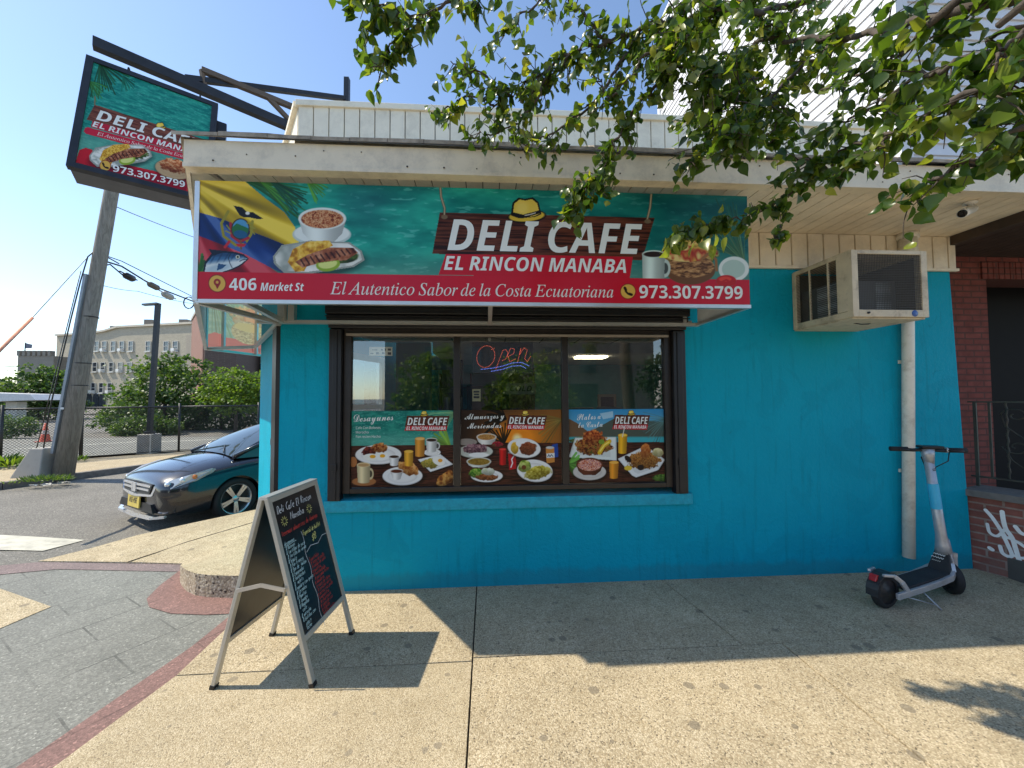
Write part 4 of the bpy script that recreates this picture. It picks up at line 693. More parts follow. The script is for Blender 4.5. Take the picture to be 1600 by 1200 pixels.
# -- lettering from stored outlines
def glyphs(text, st, sp=.0):
    cu = bpy.data.curves.new('t', 'CURVE'); cu.dimensions = '2D'; cu.fill_mode = 'BOTH'; x = 0; rows = []
    alias = {'B': {'.': None}}
    for ch in text:
        if ch == ' ': x += .14; continue
        key = st+ch
        if ch in '.-·':
            h = {'.': (0, .09), '-': (.15, .22), '·': (.17, .26)}[ch]; w = .09 if ch != '-' else .2
            rows.append([(x+.02, h[0]), (x+.02+w, h[0]), (x+.02+w, h[1]), (x+.02, h[1])]); x += w+.05; continue
        parts = GLY[key].split('|'); adv = int(parts[0])/500
        for p in parts[1:]: rows.append([(x+float(a)/500, float(b)/500) for a, b in (q.split(',') for q in p.split())])
        x += adv+sp
    for r in rows:
        s_ = cu.splines.new('POLY'); s_.points.add(len(r)-1); s_.use_cyclic_u = True
        for p, (a, b) in zip(s_.points, r): p.co = (a, b, 0, 1)
    o = bpy.data.objects.new('t', cu); col.objects.link(o); bpy.context.view_layer.update()
    me = o.evaluated_get(bpy.context.evaluated_depsgraph_get()).to_mesh()
    V = [(v.co.x, v.co.y) for v in me.vertices]; F = [tuple(p.vertices) for p in me.polygons]
    bpy.data.objects.remove(o); bpy.data.curves.remove(cu); return V, F
CAP = .48
def letters(mb, pl, text, st, p0, p1, cap, off=.0015, m=0, sp=0.):
    """text from p0 to p1 (metres on the plane, baseline) with capital height cap"""
    V, F = glyphs(text, st, sp); x0 = min(v[0] for v in V); x1 = max(v[0] for v in V); d = Vector(p1)-Vector(p0); L = d.length; d = d/L; nrm_ = Vector((-d.y, d.x))
    sx = L/(x1-x0); sy = cap/CAP; P = []
    for a, b in V:
        q = Vector(p0)+d*((a-x0)*sx)+nrm_*(b*sy); P.append(pl(q.x, q.y, off))
    mb.add(P, F, m)
def alet(mb, art, pl, text, st, x0, y0, x1, y1, cap, **k):
    a = art.uv(x0, y0); b = art.uv(x1, y1); c = art.uv(x0, y0-cap); h = math.hypot(c[0]-a[0], c[1]-a[1]); letters(mb, pl, text, st, a, b, h, **k)
LETW = mat('letter_white', (.76, .78, .74), .35, var=.02); LETP = mat('letter_soft', (.72, .70, .64), .4, var=.02)
PRINT = printmat('printed_vinyl', .3); PRINT2 = printmat('printed_backlit', .4, .32); PAPER = printmat('printed_poster', .32)
def pin(a, x, y, r, phone=True):
    a.put(a.ell(x, y, r*1.1, r*1.1), (120, 20, 30)); a.put(a.ell(x, y, r, r), (222, 176, 78))
    if phone: a.put(a.line([(x-.38*r, y-.45*r), (x-.3*r, y), (x+.02*r, y+.34*r), (x+.45*r, y+.42*r)], r*.26), (40, 24, 20)); a.put(a.line([(x-.45*r, y-.5*r), (x-.3*r, y-.2*r)], r*.36), (40, 24, 20)); a.put(a.line([(x+.2*r, y+.36*r), (x+.5*r, y+.46*r)], r*.36), (40, 24, 20))
    else:
        a.put(a.ell(x, y-.15*r, .42*r, .42*r), (150, 30, 40)); a.put(a.poly([(x-.38*r, y), (x+.38*r, y), (x, y+.72*r)]), (150, 30, 40)); a.put(a.ell(x, y-.15*r, .18*r, .18*r), (222, 176, 78))

def sea(a, seed, l=(36, 150, 138), d=(8, 92, 92)):
    t = np.clip(a.nz(14, seed, 4, 3.), 0, 1); t = np.clip((t-.3)*2.4, 0, 1)[..., None]; a.c[:] = np.array(d)*(1-t)+np.array(l)*t
    k = a.nz(40, seed+3, 3, 4.); a.put(np.clip((k-.66)*6, 0, .5), (120, 205, 190))
def fishplate(a, x, y, k):
    """grilled fillet, rice and lime on a long platter; about 500k wide"""
    a.shade(a.ell(x, y+22*k, 255*k, 84*k, -4, .3)*.7, .3)
    a.put(a.poly([(x-250*k, y-10*k), (x-200*k, y-72*k), (x-40*k, y-98*k), (x+170*k, y-88*k), (x+235*k, y-40*k), (x+250*k, y+10*k), (x+190*k, y+48*k), (x-60*k, y+86*k), (x-190*k, y+82*k), (x-245*k, y+30*k)]), (150, 156, 146))
    a.put(a.poly([(x-238*k, y-10*k), (x-190*k, y-64*k), (x-40*k, y-90*k), (x+165*k, y-80*k), (x+225*k, y-36*k), (x+236*k, y+8*k), (x+182*k, y+40*k), (x-60*k, y+74*k), (x-184*k, y+70*k), (x-232*k, y+26*k)]), a.tex([(150, 158, 150), (214, 216, 205), (235, 234, 226)], 30, 4))
    a.blob(x+90*k, y-10*k, 120*k, 40*k, [(40, 60, 20), (80, 110, 40), (120, 140, 60)], 12, 70)
    m = a.poly([(x-170*k, y+20*k), (x-140*k, y-50*k), (x-60*k, y-92*k), (x+60*k, y-98*k), (x+80*k, y-70*k), (x-40*k, y-10*k), (x-80*k, y+70*k), (x-130*k, y+75*k)]); a.put(m, a.tex([(170, 110, 20), (222, 168, 50), (245, 208, 100)], 120, 5))
    m = a.poly([(x-130*k, y+20*k), (x-60*k, y-20*k), (x+60*k, y-60*k), (x+190*k, y-58*k), (x+215*k, y-30*k), (x+150*k, y+10*k), (x+20*k, y+22*k), (x-90*k, y+52*k)]); a.put(m, a.tex([(96, 44, 26), (150, 84, 52), (196, 138, 104)], 90, 6))
    for i in range(11):
        q = a.line([(x+(-100+i*28)*k, y+(4-i*6)*k), (x+(-80+i*28)*k, y+(38-i*7)*k)], 9*k); a.put(q*m*.85, (52, 22, 16))
    a.put(a.ell(x+50*k, y+34*k, 66*k, 38*k, -8)*a.poly([(x-40*k, y+30*k), (x+140*k, y+6*k), (x+140*k, y+90*k), (x-40*k, y+90*k)]), (140, 170, 50)); a.put(a.ell(x+48*k, y+30*k, 52*k, 26*k, -8)*a.poly([(x-40*k, y+32*k), (x+140*k, y+8*k), (x+140*k, y+90*k), (x-40*k, y+90*k)]), (214, 222, 130))

# ---------------- awning banner (sketch coordinates: about 435 units to the metre)
BW, BH = 3.70, .775
bpl = Plane((-1.862, 2.56, 2.245), (1, 0, 0), (0, 0, 1))
A = Art(BW, BH, 1150, [(62, 65), (3005, 160), (3032, 748), (20, 715)])
sea(A, 1, (40, 172, 150), (10, 118, 110)); dk = np.clip((A.SX-1900)/700, 0, 1)[..., None]; A.c = A.c*(1-dk*.52)+np.array((0, 52, 58))*dk*.52
A.put(A.ell(960, 170, 110, 150, 0, .9)*.35, (16, 76, 90)); lo = np.clip((A.SY-430)/150, 0, 1); A.put(lo*.6, (120, 158, 140))
fl_y = [(40, 60), (300, 62), (420, 165), (520, 240), (575, 320), (600, 420), (560, 470), (430, 380), (300, 330), (180, 275), (40, 235)]
fl_b = [(30, 232), (180, 275), (300, 330), (430, 380), (570, 440), (560, 600), (430, 540), (300, 470), (170, 415), (30, 362)]
fl_r = [(30, 360), (170, 415), (300, 470), (430, 540), (520, 600), (20, 600)]
A.put(A.poly(fl_y), (238, 200, 30)); A.put(A.poly(fl_b), (22, 62, 140)); A.put(A.poly(fl_r), (196, 32, 48))
an = np.arctan2(A.SY-20, A.SX+60); rr_ = np.hypot(A.SY-20, A.SX+60); fold = np.clip(np.sin(an*17+rr_*.004)*.6+.35*np.sin(an*31+1.)+.3, 0, 1); fm = np.maximum(np.maximum(A.poly(fl_y), A.poly(fl_b)), A.poly(fl_r)); A.shade(fm*fold*np.clip(rr_/260, .25, 1)*.75, .42); A.put(fm*np.clip(1-fold*3, 0, 1)*.22, (255, 250, 235))
A.put(A.ell(275, 345, 100, 62, 0)*A.poly([(170, 250), (400, 250), (400, 420), (170, 420)])*.0, (0, 0, 0))
for q, c_ in (([(215, 235), (175, 300), (185, 370), (250, 420)], (150, 140, 40)), ([(345, 290), (335, 360), (300, 410), (270, 425)], (150, 140, 40)), ([(225, 300), (230, 370), (270, 400), (320, 380)], (170, 40, 50)), ([(215, 400), (190, 430)], (190, 40, 50)), ([(300, 405), (310, 430)], (40, 70, 140))): A.put(A.line(q, 15), c_)
A.put(A.ell(278, 330, 50, 58, 15), (60, 40, 20)); A.put(A.ell(278, 330, 44, 52, 15), (80, 150, 190)); A.put(A.ell(278, 330, 44, 52, 15)*A.poly([(200, 345), (260, 300), (340, 335), (340, 400), (200, 400)]), (40, 110, 60)); A.put(A.ell(278, 360, 38, 22, 10), (30, 90, 130))
A.put(A.poly([(245, 203), (290, 212), (318, 240), (350, 240), (405, 275), (375, 278), (330, 268), (300, 268), (275, 255)]), (18, 16, 18)); A.put(A.ell(320, 245, 12, 9), (230, 230, 220))
A.fronds(320, 72, 330, 2, 34, 20, (34, 92, 48), 7, .10, 1); A.fronds(380, 66, 240, 8, 48, 16, (64, 124, 40), 6, .10, 4); A.fronds(640, 60, 120, 10, 70, 16, (80, 140, 44), 5, .15, 2); A.fronds(440, 62, 220, 20, 50, 12, (20, 70, 50), 6, .12, 3)
A.fronds(40, 600, 150, -100, -40, 9, (40, 110, 40), 14, .1, 4)
body = A.poly([(70, 580), (85, 520), (120, 478), (180, 460), (240, 466), (285, 478), (310, 494), (296, 506), (270, 526), (225, 548), (170, 566), (120, 578)]); A.put(A.poly([(60, 584), (76, 512), (114, 466), (100, 440), (180, 450), (245, 456), (292, 470), (318, 494), (300, 512), (272, 534), (225, 556), (170, 574), (120, 586)]), (22, 32, 50))
up_ = np.clip((505-.12*(A.SX-190)-A.SY)/26+.5, 0, 1); A.put(body, (214, 222, 220)); A.put(body*up_, (58, 104, 146)); A.put(body*np.clip((482-A.SY)/14+.5, 0, 1)*.8, (30, 62, 100)); A.put(body*up_*np.clip(np.sin(A.SX/5.5+A.SY/9)*1.5-.4, 0, 1)*.5, (24, 50, 84)); A.put(body*A.ell(150, 545, 70, 20, -12, .6)*.6, (150, 180, 196))
for q in ([(222, 462), (206, 490), (214, 520), (226, 545)], [(306, 497), (284, 500), (268, 508)]): A.put(A.line(q, 4), (26, 44, 64))
A.put(A.poly([(150, 520), (196, 528), (170, 548), (140, 560)]), (44, 84, 124)); A.put(A.ell(258, 484, 11, 10), (240, 236, 200)); A.put(A.ell(258, 484, 6, 6), (10, 10, 10))
for k in range(9): a_ = math.radians(200-k*25); A.put(A.line([(278+58*math.cos(a_), 338-50*math.sin(a_)), (278+80*math.cos(a_-.3), 338-72*math.sin(a_-.3))], 7)*(1 if k in (0, 1, 6, 7, 8) else 0), (150, 146, 50))
A.put(A.line([(278, 395), (278, 440)], 9), (120, 84, 40)); A.put(A.poly([(250, 412), (306, 412), (296, 428), (260, 428)]), (190, 40, 50))
A.put(A.ell(720, 362, 160, 62), (190, 204, 198)); A.put(A.ell(720, 356, 150, 54), (226, 232, 226)); A.bowl(725, 275, 130, 60, 130, (224, 230, 222), [(110, 44, 20), (168, 84, 40), (226, 180, 130), (150, 70, 36), (206, 140, 90)], 24)
fishplate(A, 700, 492, 1.0)
rope = lambda q: (A.put(A.line(q, 13), (70, 60, 46)), A.put(A.line(q, 8), (176, 160, 128)))
A.wood(A.poly([(1362, 243), (2515, 276), (2448, 506), (1318, 468)]), 31)
A.put(A.poly([(1392, 468), (2400, 486), (2384, 602), (1350, 584)]), (196, 26, 44))
rope([(1366, 105), (1370, 160), (1388, 220), (1386, 262)]); rope([(2496, 150), (2490, 220), (2474, 290)])
A.put(A.ell(1386, 268, 18, 12), (120, 100, 76)); A.put(A.ell(2478, 294, 18, 12), (120, 100, 76))
A.hat(1830, 238, 1.0)
A.fronds(2985, 480, 330, -172, -95, 34, (44, 92, 62), 4, .02, 6); A.fronds(3000, 520, 250, -150, -92, 20, (90, 120, 80), 3, .02, 7)
A.blob(2700, 470, 140, 90, [(60, 80, 20), (190, 150, 60), (230, 200, 110), (160, 60, 30)], 41, 50)
A.put(A.ell(2710, 560, 132, 78), (110, 72, 38)); A.put(A.ell(2710, 540, 128, 60), A.tex([(80, 48, 22), (150, 104, 60), (196, 150, 96)], 130, 8, 3.)); A.put(A.ell(2690, 470, 120, 44), A.tex([(96, 110, 30), (210, 170, 70), (170, 50, 30), (226, 200, 120)], 40, 9)); A.put(A.line([(2770, 500), (2800, 470), (2845, 500), (2850, 560)], 14), (150, 104, 60))
A.cup(2450, 2572, 470, 628, (206, 222, 212), (46, 30, 24), .95, 1)
A.put(A.ell(2942, 553, 82, 68), (222, 230, 224)); A.put(A.ell(2940, 553, 62, 50), (176, 200, 188)); A.put(A.ell(2902, 618, 54, 32), (190, 30, 30)); A.put(A.ell(2896, 608, 34, 14), (226, 70, 50))
for dx in (-60, -48, 44, 58): A.put(A.line([(2902, 612), (2902+dx, 640)], 9), (190, 34, 30))
strip = np.clip((A.Y < BH*.228), 0, 1).astype(float); cr = strip*np.clip((A.SY > 590) | (A.SX < 2860) | (A.SX > 2960), 0, 1); m = strip*(1-np.maximum(A.ell(2902, 618, 54, 34), A.ell(2710, 560, 132, 78))*(A.SX > 2500)); A.put(m, (200, 26, 46)); t = A.nz(5, 77, 2); A.put(m*np.clip(1-abs(A.SX-1000)/500, 0, 1)*.25, (190, 70, 110))
A.fronds(2010, 708, 0, 0, 1, 0, (0, 0, 0))
pin(A, 140, 630, 45, False); pin(A, 2375, 675, 39)
awn = thing('awning_sign', 'wide printed banner sign over the shop window with flag, food pictures and address', 'sign', (0, 2.56, 2.245))
A.mesh('banner', bpl, PRINT, awn)
L = MB()
alet(L, A, bpl, 'DELI CAFE', 'B', 1400, 448, 2452, 472, 168)
L.build('title_lettering', LETW, awn); L = MB(); alet(L, A, bpl, 'EL RINCON MANABA', 'B', 1380, 556, 2364, 574, 76)
L.build('name_lettering', LETW, awn); L = MB(); alet(L, A, bpl, '406', 'D', 205, 668, 355, 668, 66)
alet(L, A, bpl, 'Market St', 'B', 376, 671, 615, 672, 44)
L.build('address_lettering', LETW, awn); L = MB(); alet(L, A, bpl, '973.307.3799', 'D', 2436, 712, 2992, 717, 70)
L.build('phone_number', LETW, awn)
L = MB(); alet(L, A, bpl, 'El Autentico Sabor de la Costa Ecuatoriana', 'S', 757, 690, 2296, 709, 70); L.build('slogan', LETP, awn)
fr = MB()
xa, xb, zb, yb = -1.868, 1.845, 2.232, 2.565; yw = 3.24
fr.box(xa, xb, 2.558, 2.59, zb-.012, zb+.012); fr.box(xa, xb, yw-.02, yw+.02, zb-.014, zb+.014); fr.box(xb-.03, xb, 2.59, yw-.02, zb-.012, zb+.012)
P = lambda x, y, z=zb: Vector((x, y, z)); pc0 = P(xa, 2.57); pc1 = Vector((-3.50, 4.99, zb)); pcw = P(-1.72, 3.27); pce = P(-2.80, 4.80)
fr.bar(pc0, pcw, .035); fr.bar(pc0+Vector((.3, 0, 0)), P(-1.66, 3.2), .035); fr.bar(pc0, pc1, .03); fr.bar(pc1, pce, .035); fr.bar(pce, pcw, .035)
fr.bar(pc0, pc0+Vector((0, 0, .78)), .03); fr.bar(pc1, pc1+Vector((0, 0, .78)), .03); fr.bar(P(.02, 2.58), P(.02, 3.22), .03)
fr.bar(P(-1.66, 3.2), P(-1.66, 3.2, zb+.4), .05); fr.bar(P(-1.60, 3.24), P(-1.60, 3.24, zb+.5), .05)
fr.bar(P(1.72, yw), P(1.72, yw, zb+.2), .03); fr.box(1.55, 1.80, yw+.02, yw+.03, zb+.005, zb+.04)
q = pc1+SD*.9; fr.bar(pc1, q+SD*1.0, .03)
for t in (.12, .42): p = pc1+SD*(t*1.6)+Vector((.03, 0, 0)); fr.bar(p, p+Vector((0, 0, .75)), .035)
fr.build('frame', ALU, awn)
WBACK = mat('banner_back', (.70, .70, .68), .6)
ep = MB(); ep.prism([(xb-.004, 2.575, zb+.012), (xb-.004, yw, zb+.012), (xb-.004, yw, zb+.6), (xb-.004, 2.575, zb+.78)], (.003, 0, 0)); ep.build('end_panel', WBACK, awn)
bk = MB(); bk.box(-1.862, 1.838, 2.564, 2.5655, zb+.013, zb+.788); bk.build('backing_sheet', WBACK, awn)
# side banner, printed vinyl let through by the sun, seen from behind
spl = Plane(tuple(pc1+SD*2.0+Vector((-.01, 0, .012))), -SD, (0, 0, 1))
S = Art(2.0, .74, 300, [(0, 0), (1000, 0), (1000, 370), (0, 370)])
sea(S, 5, (150, 190, 160), (100, 160, 140)); S.fronds(960, 10, 300, 90, 200, 26, (90, 140, 90), 5, .1, 3); S.put(S.poly([(0, 285), (1000, 285), (1000, 370), (0, 370)]), (214, 60, 60))
S.put(S.poly([(840, 300), (890, 270), (940, 262), (1000, 290), (1000, 340), (840, 340)]), (220, 70, 66))
S.blob(700, 140, 130, 90, [(200, 170, 90), (230, 160, 90), (240, 210, 150)], 3, 30); S.put(S.ell(690, 120, 52, 60), (226, 130, 70)); S.put(S.ell(690, 120, 40, 48), (240, 165, 100)); S.put(S.ell(700, 230, 130, 80), S.tex([(150, 120, 70), (200, 170, 110), (225, 205, 150)], 80, 4, 3.)); S.put(S.ell(700, 195, 110, 30), (222, 190, 110))
S.cup(480, 570, 190, 315, (216, 226, 210), (60, 40, 30), .95, 1); S.put(S.poly([(250, 60), (520, 90), (470, 230), (230, 200)]), (96, 52, 44))
S.mesh('side_banner', spl, PRINT2, awn)
L = MB(); letters(L, spl, 'Costa Ecuatoriana', 'S', (.35, .03), (1.35, .03), .085, off=.002); L.build('side_lettering', LETP, awn)
ccp = MB(); ccp.prism([pc0+Vector((-.004, 0, .02)), pc1+Vector((-.004, 0, .02)), pc1+Vector((-.004, 0, .78)), pc0+Vector((-.004, 0, .78))], (-.003, -.002, 0)); ccp.build('corner_panel', WBACK, awn)

# ---------------- hanging box sign
HC = [Vector(p) for p in ((-4.016, 4.0, 5.068), (-3.123, 4.559, 5.037), (-3.014, 4.308, 3.748), (-3.907, 3.749, 3.779))]
hu = (HC[1]-HC[0]).normalized(); HW = (HC[1]-HC[0]).length; HH = (HC[3]-HC[0]).length; hv = (HC[0]-HC[3]).normalized()
hpl0 = Plane(HC[3], hu, hv); BO = .055
hs = thing('hanging_sign', 'square lit-box sign hung on rings under the black roof bracket', 'sign', tuple(HC[3]))
TH = .26
def hbox(mb, a0, a1, b0, b1, c0_, c1_): mb.prism([hpl0(a0, b0, c0_), hpl0(a1, b0, c0_), hpl0(a1, b1, c0_), hpl0(a0, b1, c0_)], hpl0.n*(c1_-c0_))
x = MB(); hbox(x, .012, HW-.012, .012, HH-.012, -TH, -.01); x.build('box', mat('sign_box', (.10, .105, .12), .45, .3, dirt=(.03, .03, .03)), hs)
x = MB(); hbox(x, 0, HW, 0, BO, -.05, .012); hbox(x, 0, HW, HH-BO, HH, -.05, .012); hbox(x, 0, BO, BO, HH-BO, -.05, .012); hbox(x, HW-BO, HW, BO, HH-BO, -.05, .012); x.build('frame', STEELD, hs)
hpl = Plane(hpl0(BO, BO, -.004), hu, hv); FW, FH = HW-2*BO, HH-2*BO
Hh = Art(FW, FH, 330, [(262, 145), (1002, 425), (955, 1015), (135, 775)])
sea(Hh, 9, (50, 165, 145), (16, 120, 112)); lo = np.clip((Hh.SY-.29*Hh.SX-480)/60, 0, 1); Hh.put(lo*.5, (130, 170, 150))
Hh.fronds(300, 150, 190, 20, 110, 16, (30, 80, 50), 8, .1, 1); Hh.fronds(230, 260, 110, 0, 80, 10, (60, 130, 60), 6, .2, 2); Hh.fronds(440, 230, 90, 20, 100, 10, (20, 90, 70), 5, .1, 3); Hh.put(Hh.line([(265, 355), (262, 405)], 8), (130, 110, 80))
Hh.wood(Hh.poly([(262, 405), (960, 640), (940, 725), (210, 497)]), 7, ((70, 34, 26), (120, 66, 52), (140, 84, 66)))
Hh.put(Hh.poly([(248, 505), (930, 712), (925, 755), (235, 545)]), (186, 34, 58)); Hh.put(Hh.poly([(200, 550), (215, 545), (950, 765), (940, 800), (205, 588), (190, 572)]), (200, 36, 62))
Hh.put(Hh.poly([(160, 690), (200, 676), (240, 690), (260, 740), (700, 855), (960, 880), (960, 1025), (130, 780)]), (196, 30, 44)); Hh.put(Hh.poly([(270, 752), (850, 915), (835, 990), (255, 812)]), (150, 22, 40))
fishplate(Hh, 420, 735, .80); Hh.plate(760, 830, 125, 62, 14, (190, 160, 120)); Hh.blob(765, 808, 98, 44, [(150, 70, 40), (206, 120, 70), (232, 180, 130)], 5, 34, 14)
Hh.hat(672, 548, .34); pin(Hh, 320, 795, 33)
Hh.mesh('face', hpl, PRINT, hs)
L = MB()
alet(L, Hh, hpl, 'DELI CAFE', 'B', 268, 498, 930, 700, 66, off=.002)
L.build('title_lettering', LETW, hs); L = MB(); alet(L, Hh, hpl, 'EL RINCON MANABA', 'B', 243, 541, 925, 748, 36, off=.002)
L.build('name_lettering', LETW, hs); L = MB(); alet(L, Hh, hpl, '973.307.3799', 'D', 366, 832, 830, 952, 44, off=.002)
L.build('phone_number', LETW, hs)
L = MB(); alet(L, Hh, hpl, 'El Autentico Sabor de la Costa Ecuatoriana', 'S', 272, 597, 935, 787, 22, off=.002); L.build('slogan', LETP, hs)
x = MB(); p = hpl0(HW+.03, HH-.32, -.16); hbox(x, HW-.012, HW+.09, HH-.42, HH-.17, -.22, -.06); x.build('junction_box', BLACK, hs, bevel=.01)
x = MB(); x.tube([hpl0(HW+.04, HH-.42, -.1), hpl0(HW+.05, HH-.7, -.1), hpl0(HW+.08, HH-1.2, -.12)], .014, 6); x.build('feed_cable', BLACK, hs)
x = MB()
def ring3(mb, c, r, t, n1, n2, n=14):
    mb.tube([c+n1*(r*math.cos(i*2*math.pi/n))+n2*(r*math.sin(i*2*math.pi/n)) for i in range(n+1)], t, 5, cap=False)
for t in (.28, .84): x = MB(); ring3(x, hpl0(HW*t, HH+.04, -.06), .042, .007, hpl0.n, hpl0.v); x.build('hook', STEELD, hs)
bd = Vector((.77, .638, 0)); b0 = Vector((-4.0, 4.04, 5.235))
br_ = thing('sign_bracket', 'black steel roof bracket with long beam and braces holding the hanging sign', 'bracket', (-2.0, 5.6, 3.7))
x = MB(); x.bar(b0, b0+bd*2.75, .09, .105); x.build('beam', STEELD, br_, bevel=.004)
post = b0+bd*2.52; x = MB(); x.bar((post.x, post.y, 3.66), (post.x, post.y, 6.33), .07); x.build('post', STEELD, br_)
x = MB(); x.bar(b0+bd*.72+Vector((0, 0, .05)), Vector((post.x, post.y, 6.02)), .055); x.build('tie_bar', STEELD, br_)
sp_ = Vector((-3.326, 4.572, 5.45)); x = MB(); x.bar(sp_, Vector((-2.45, 5.30, 5.52)), .06); x.bar(Vector((-2.82, 4.99, 5.49)), Vector((-2.50, 5.26, 5.2)), .05); x.bar(sp_, b0+bd*.9, .04); x.build('brace', mat('weathered_steel', (.11, .09, .075), .8), br_)
x = MB(); ring3(x, Vector((-3.0, 4.86, 5.52)), .03, .006, bd, Vector((0, 0, 1))); x.build('eye_ring', STEELD, br_)

# ---------------- window posters
def logo(a, x, y, k, w=255):
    a.wood(a.poly([(x+8*k, y), (x+w*k, y+2*k), (x+(w-14)*k, y+62*k), (x-4*k, y+60*k)]), 3); a.put(a.poly([(x+4*k, y+54*k), (x+(w-12)*k, y+56*k), (x+(w-18)*k, y+84*k), (x-6*k, y+80*k)]), (196, 26, 44)); a.hat(x+108*k, y-10*k, .22*k)
def logolet(mb, a, pl, x, y, k, w=255, par=None):
    mb.build('heading', LETW, par); mb.v.clear(); mb.f.clear(); mb.m.clear(); mb.sm.clear()
    alet(mb, a, pl, 'DELI CAFE', 'B', x+10*k, y+50*k, x+(w-12)*k, y+52*k, 40*k, off=.0012); alet(mb, a, pl, 'EL RINCON MANABA', 'B', x+4*k, y+76*k, x+(w-22)*k, y+78*k, 18*k, off=.0012)
PY = WY+.038; PZ = .845
def mkposter(label, x0, x1, corners):
    t = thing('menu_poster', label, 'poster', ((x0+x1)/2, PY, PZ), group='food posters in the shop window'); a = Art(x1-x0, .65, 300, corners); return t, a, Plane((x0, PY, PZ), (1, 0, 0), (0, 0, 1))
def tablewood(a, y, seed): a.wood((a.SY > y).astype(float), seed, ((30, 14, 10), (66, 32, 22), (88, 46, 32), (46, 22, 16)), 6)
# breakfast
t1, a, pl = mkposter('breakfast poster headed Desayunos with eggs, croissant, juices and coffee on green', -1.162, -.300, [(160, 655), (775, 655), (782, 1090), (150, 1095)])
sea(a, 3, (44, 150, 130), (16, 110, 100)); a.put(np.clip((a.SY-760)/100, 0, .6), (110, 180, 160)); a.fronds(790, 670, 170, 120, 200, 18, (120, 160, 110), 3, .1, 2); a.fronds(760, 860, 120, 190, 260, 8, (120, 160, 60), 12, .05, 3); tablewood(a, 852, 2)
logo(a, 486, 684, 1.05)
a.plate(320, 905, 142, 56); a.blob(262, 885, 40, 26, [(70, 20, 20), (150, 60, 40)], 2, 40); a.blob(325, 865, 46, 28, [(120, 50, 20), (190, 110, 50), (220, 160, 90)], 3, 40); a.put(a.ell(275, 918, 50, 20), (240, 238, 225)); a.put(a.ell(340, 915, 44, 22), (242, 240, 230)); a.put(a.ell(285, 915, 18, 10), (236, 170, 40)); a.put(a.ell(345, 912, 16, 10), (236, 170, 40))
a.put(a.ell(165, 945, 24, 30), (176, 110, 60)); a.put(a.ell(230, 1060, 75, 25), (170, 110, 64)); a.cup(188, 270, 962, 1068, (226, 208, 160), (190, 150, 100), .88, 1)
a.plate(468, 1030, 124, 55); a.blob(500, 985, 68, 38, [(150, 80, 30), (206, 130, 60), (232, 172, 100)], 6, 24, 20); a.cup(392, 472, 1000, 1050, (230, 226, 218), (90, 40, 20), .6); a.cup(384, 448, 916, 970, (232, 230, 224), (60, 40, 30), .75, 0)
a.cup(478, 534, 888, 972, (232, 170, 50), (240, 190, 80), .9); a.plate(650, 895, 52, 20); a.cup(610, 680, 822, 892, (226, 224, 216), (50, 34, 28), .8, 1); a.cup(544, 604, 815, 918, (222, 150, 56), (240, 190, 110), .95)
a.tray([(562, 935), (700, 905), (780, 965), (640, 1008)]); a.blob(640, 958, 55, 28, [(150, 130, 40), (206, 180, 80), (120, 130, 50)], 8, 50); a.put(a.ell(690, 945, 40, 24, 20), (244, 240, 228)); a.put(a.ell(700, 942, 14, 10), (236, 160, 50)); a.blob(735, 1050, 62, 34, [(120, 60, 24), (190, 120, 50), (226, 170, 90)], 9, 20, -35)
a.mesh('print', pl, PAPER, t1); L = MB(); alet(L, a, pl, 'Desayunos', 'P', 172, 716, 412, 708, 46, off=.0012); logolet(L, a, pl, 486, 684, 1.05, 255, t1); L.build('logo_lettering', LETW, t1); L = MB()
for i, s_ in enumerate(('Cafe Con Bolones', 'Morocho', 'Pan recien Hecho')): alet(L, a, pl, s_, 'R', 184, 757+i*25, 184+(150, 78, 150)[i], 757+i*25, 14, off=.0012); L.bar(pl(*a.uv(166, 750+i*25), .001), pl(*a.uv(174, 750+i*25), .001), .006, .0005)
L.build('item_list', LETW, t1)
# lunch
t2, a, pl = mkposter('lunch poster headed Almuerzos y Meriendas with soups and plates before an orange sunset', -.233, .650, [(-228, 652), (370, 645), (380, 1068), (-226, 1080)])
k = np.clip((a.SX+228)/600, 0, 1); sun_ = np.exp(-(((a.SX-105)/170)**2+((a.SY-800)/90)**2)); a.c[:] = np.array((52, 34, 24)); a.put(np.clip(k*1.2-.2, 0, 1)*.9, (150, 96, 40)); a.put(np.clip(sun_*1.3, 0, 1), (240, 140, 30)); a.put(a.ell(108, 812, 26, 26, 0, .9), (255, 236, 170)); a.shade((np.clip((a.SY-640)/60, 0, 1)*np.clip(1-k*2.6, 0, 1)), .75)
a.fronds(40, 700, 150, 150, 250, 12, (16, 14, 8), 10, .3, 2); a.fronds(375, 700, 160, 120, 200, 16, (120, 104, 50), 4, .1, 3); a.fronds(30, 840, 120, 190, 300, 10, (24, 20, 12), 9, .0, 4); tablewood(a, 835, 5)
logo(a, 48, 678, 1.0, 238)
a.plate(-190, 832, 60, 20, 0, (150, 140, 130)); a.bowl(-75, 802, 60, 20, 44, (226, 222, 212), [(150, 100, 50), (200, 150, 80)], 2); a.blob(-10, 842, 34, 16, [(130, 20, 40), (190, 50, 60), (60, 110, 50)], 3, 30)
a.plate(-140, 885, 104, 38, 0, (196, 200, 186)); a.blob(-140, 870, 72, 28, [(90, 56, 70), (136, 96, 104), (180, 140, 140)], 4, 40); a.put(a.ell(-120, 905, 60, 14), (236, 236, 230)); a.bowl(-120, 942, 74, 24, 34, (214, 216, 204), [(120, 90, 30), (160, 130, 50)], 6)
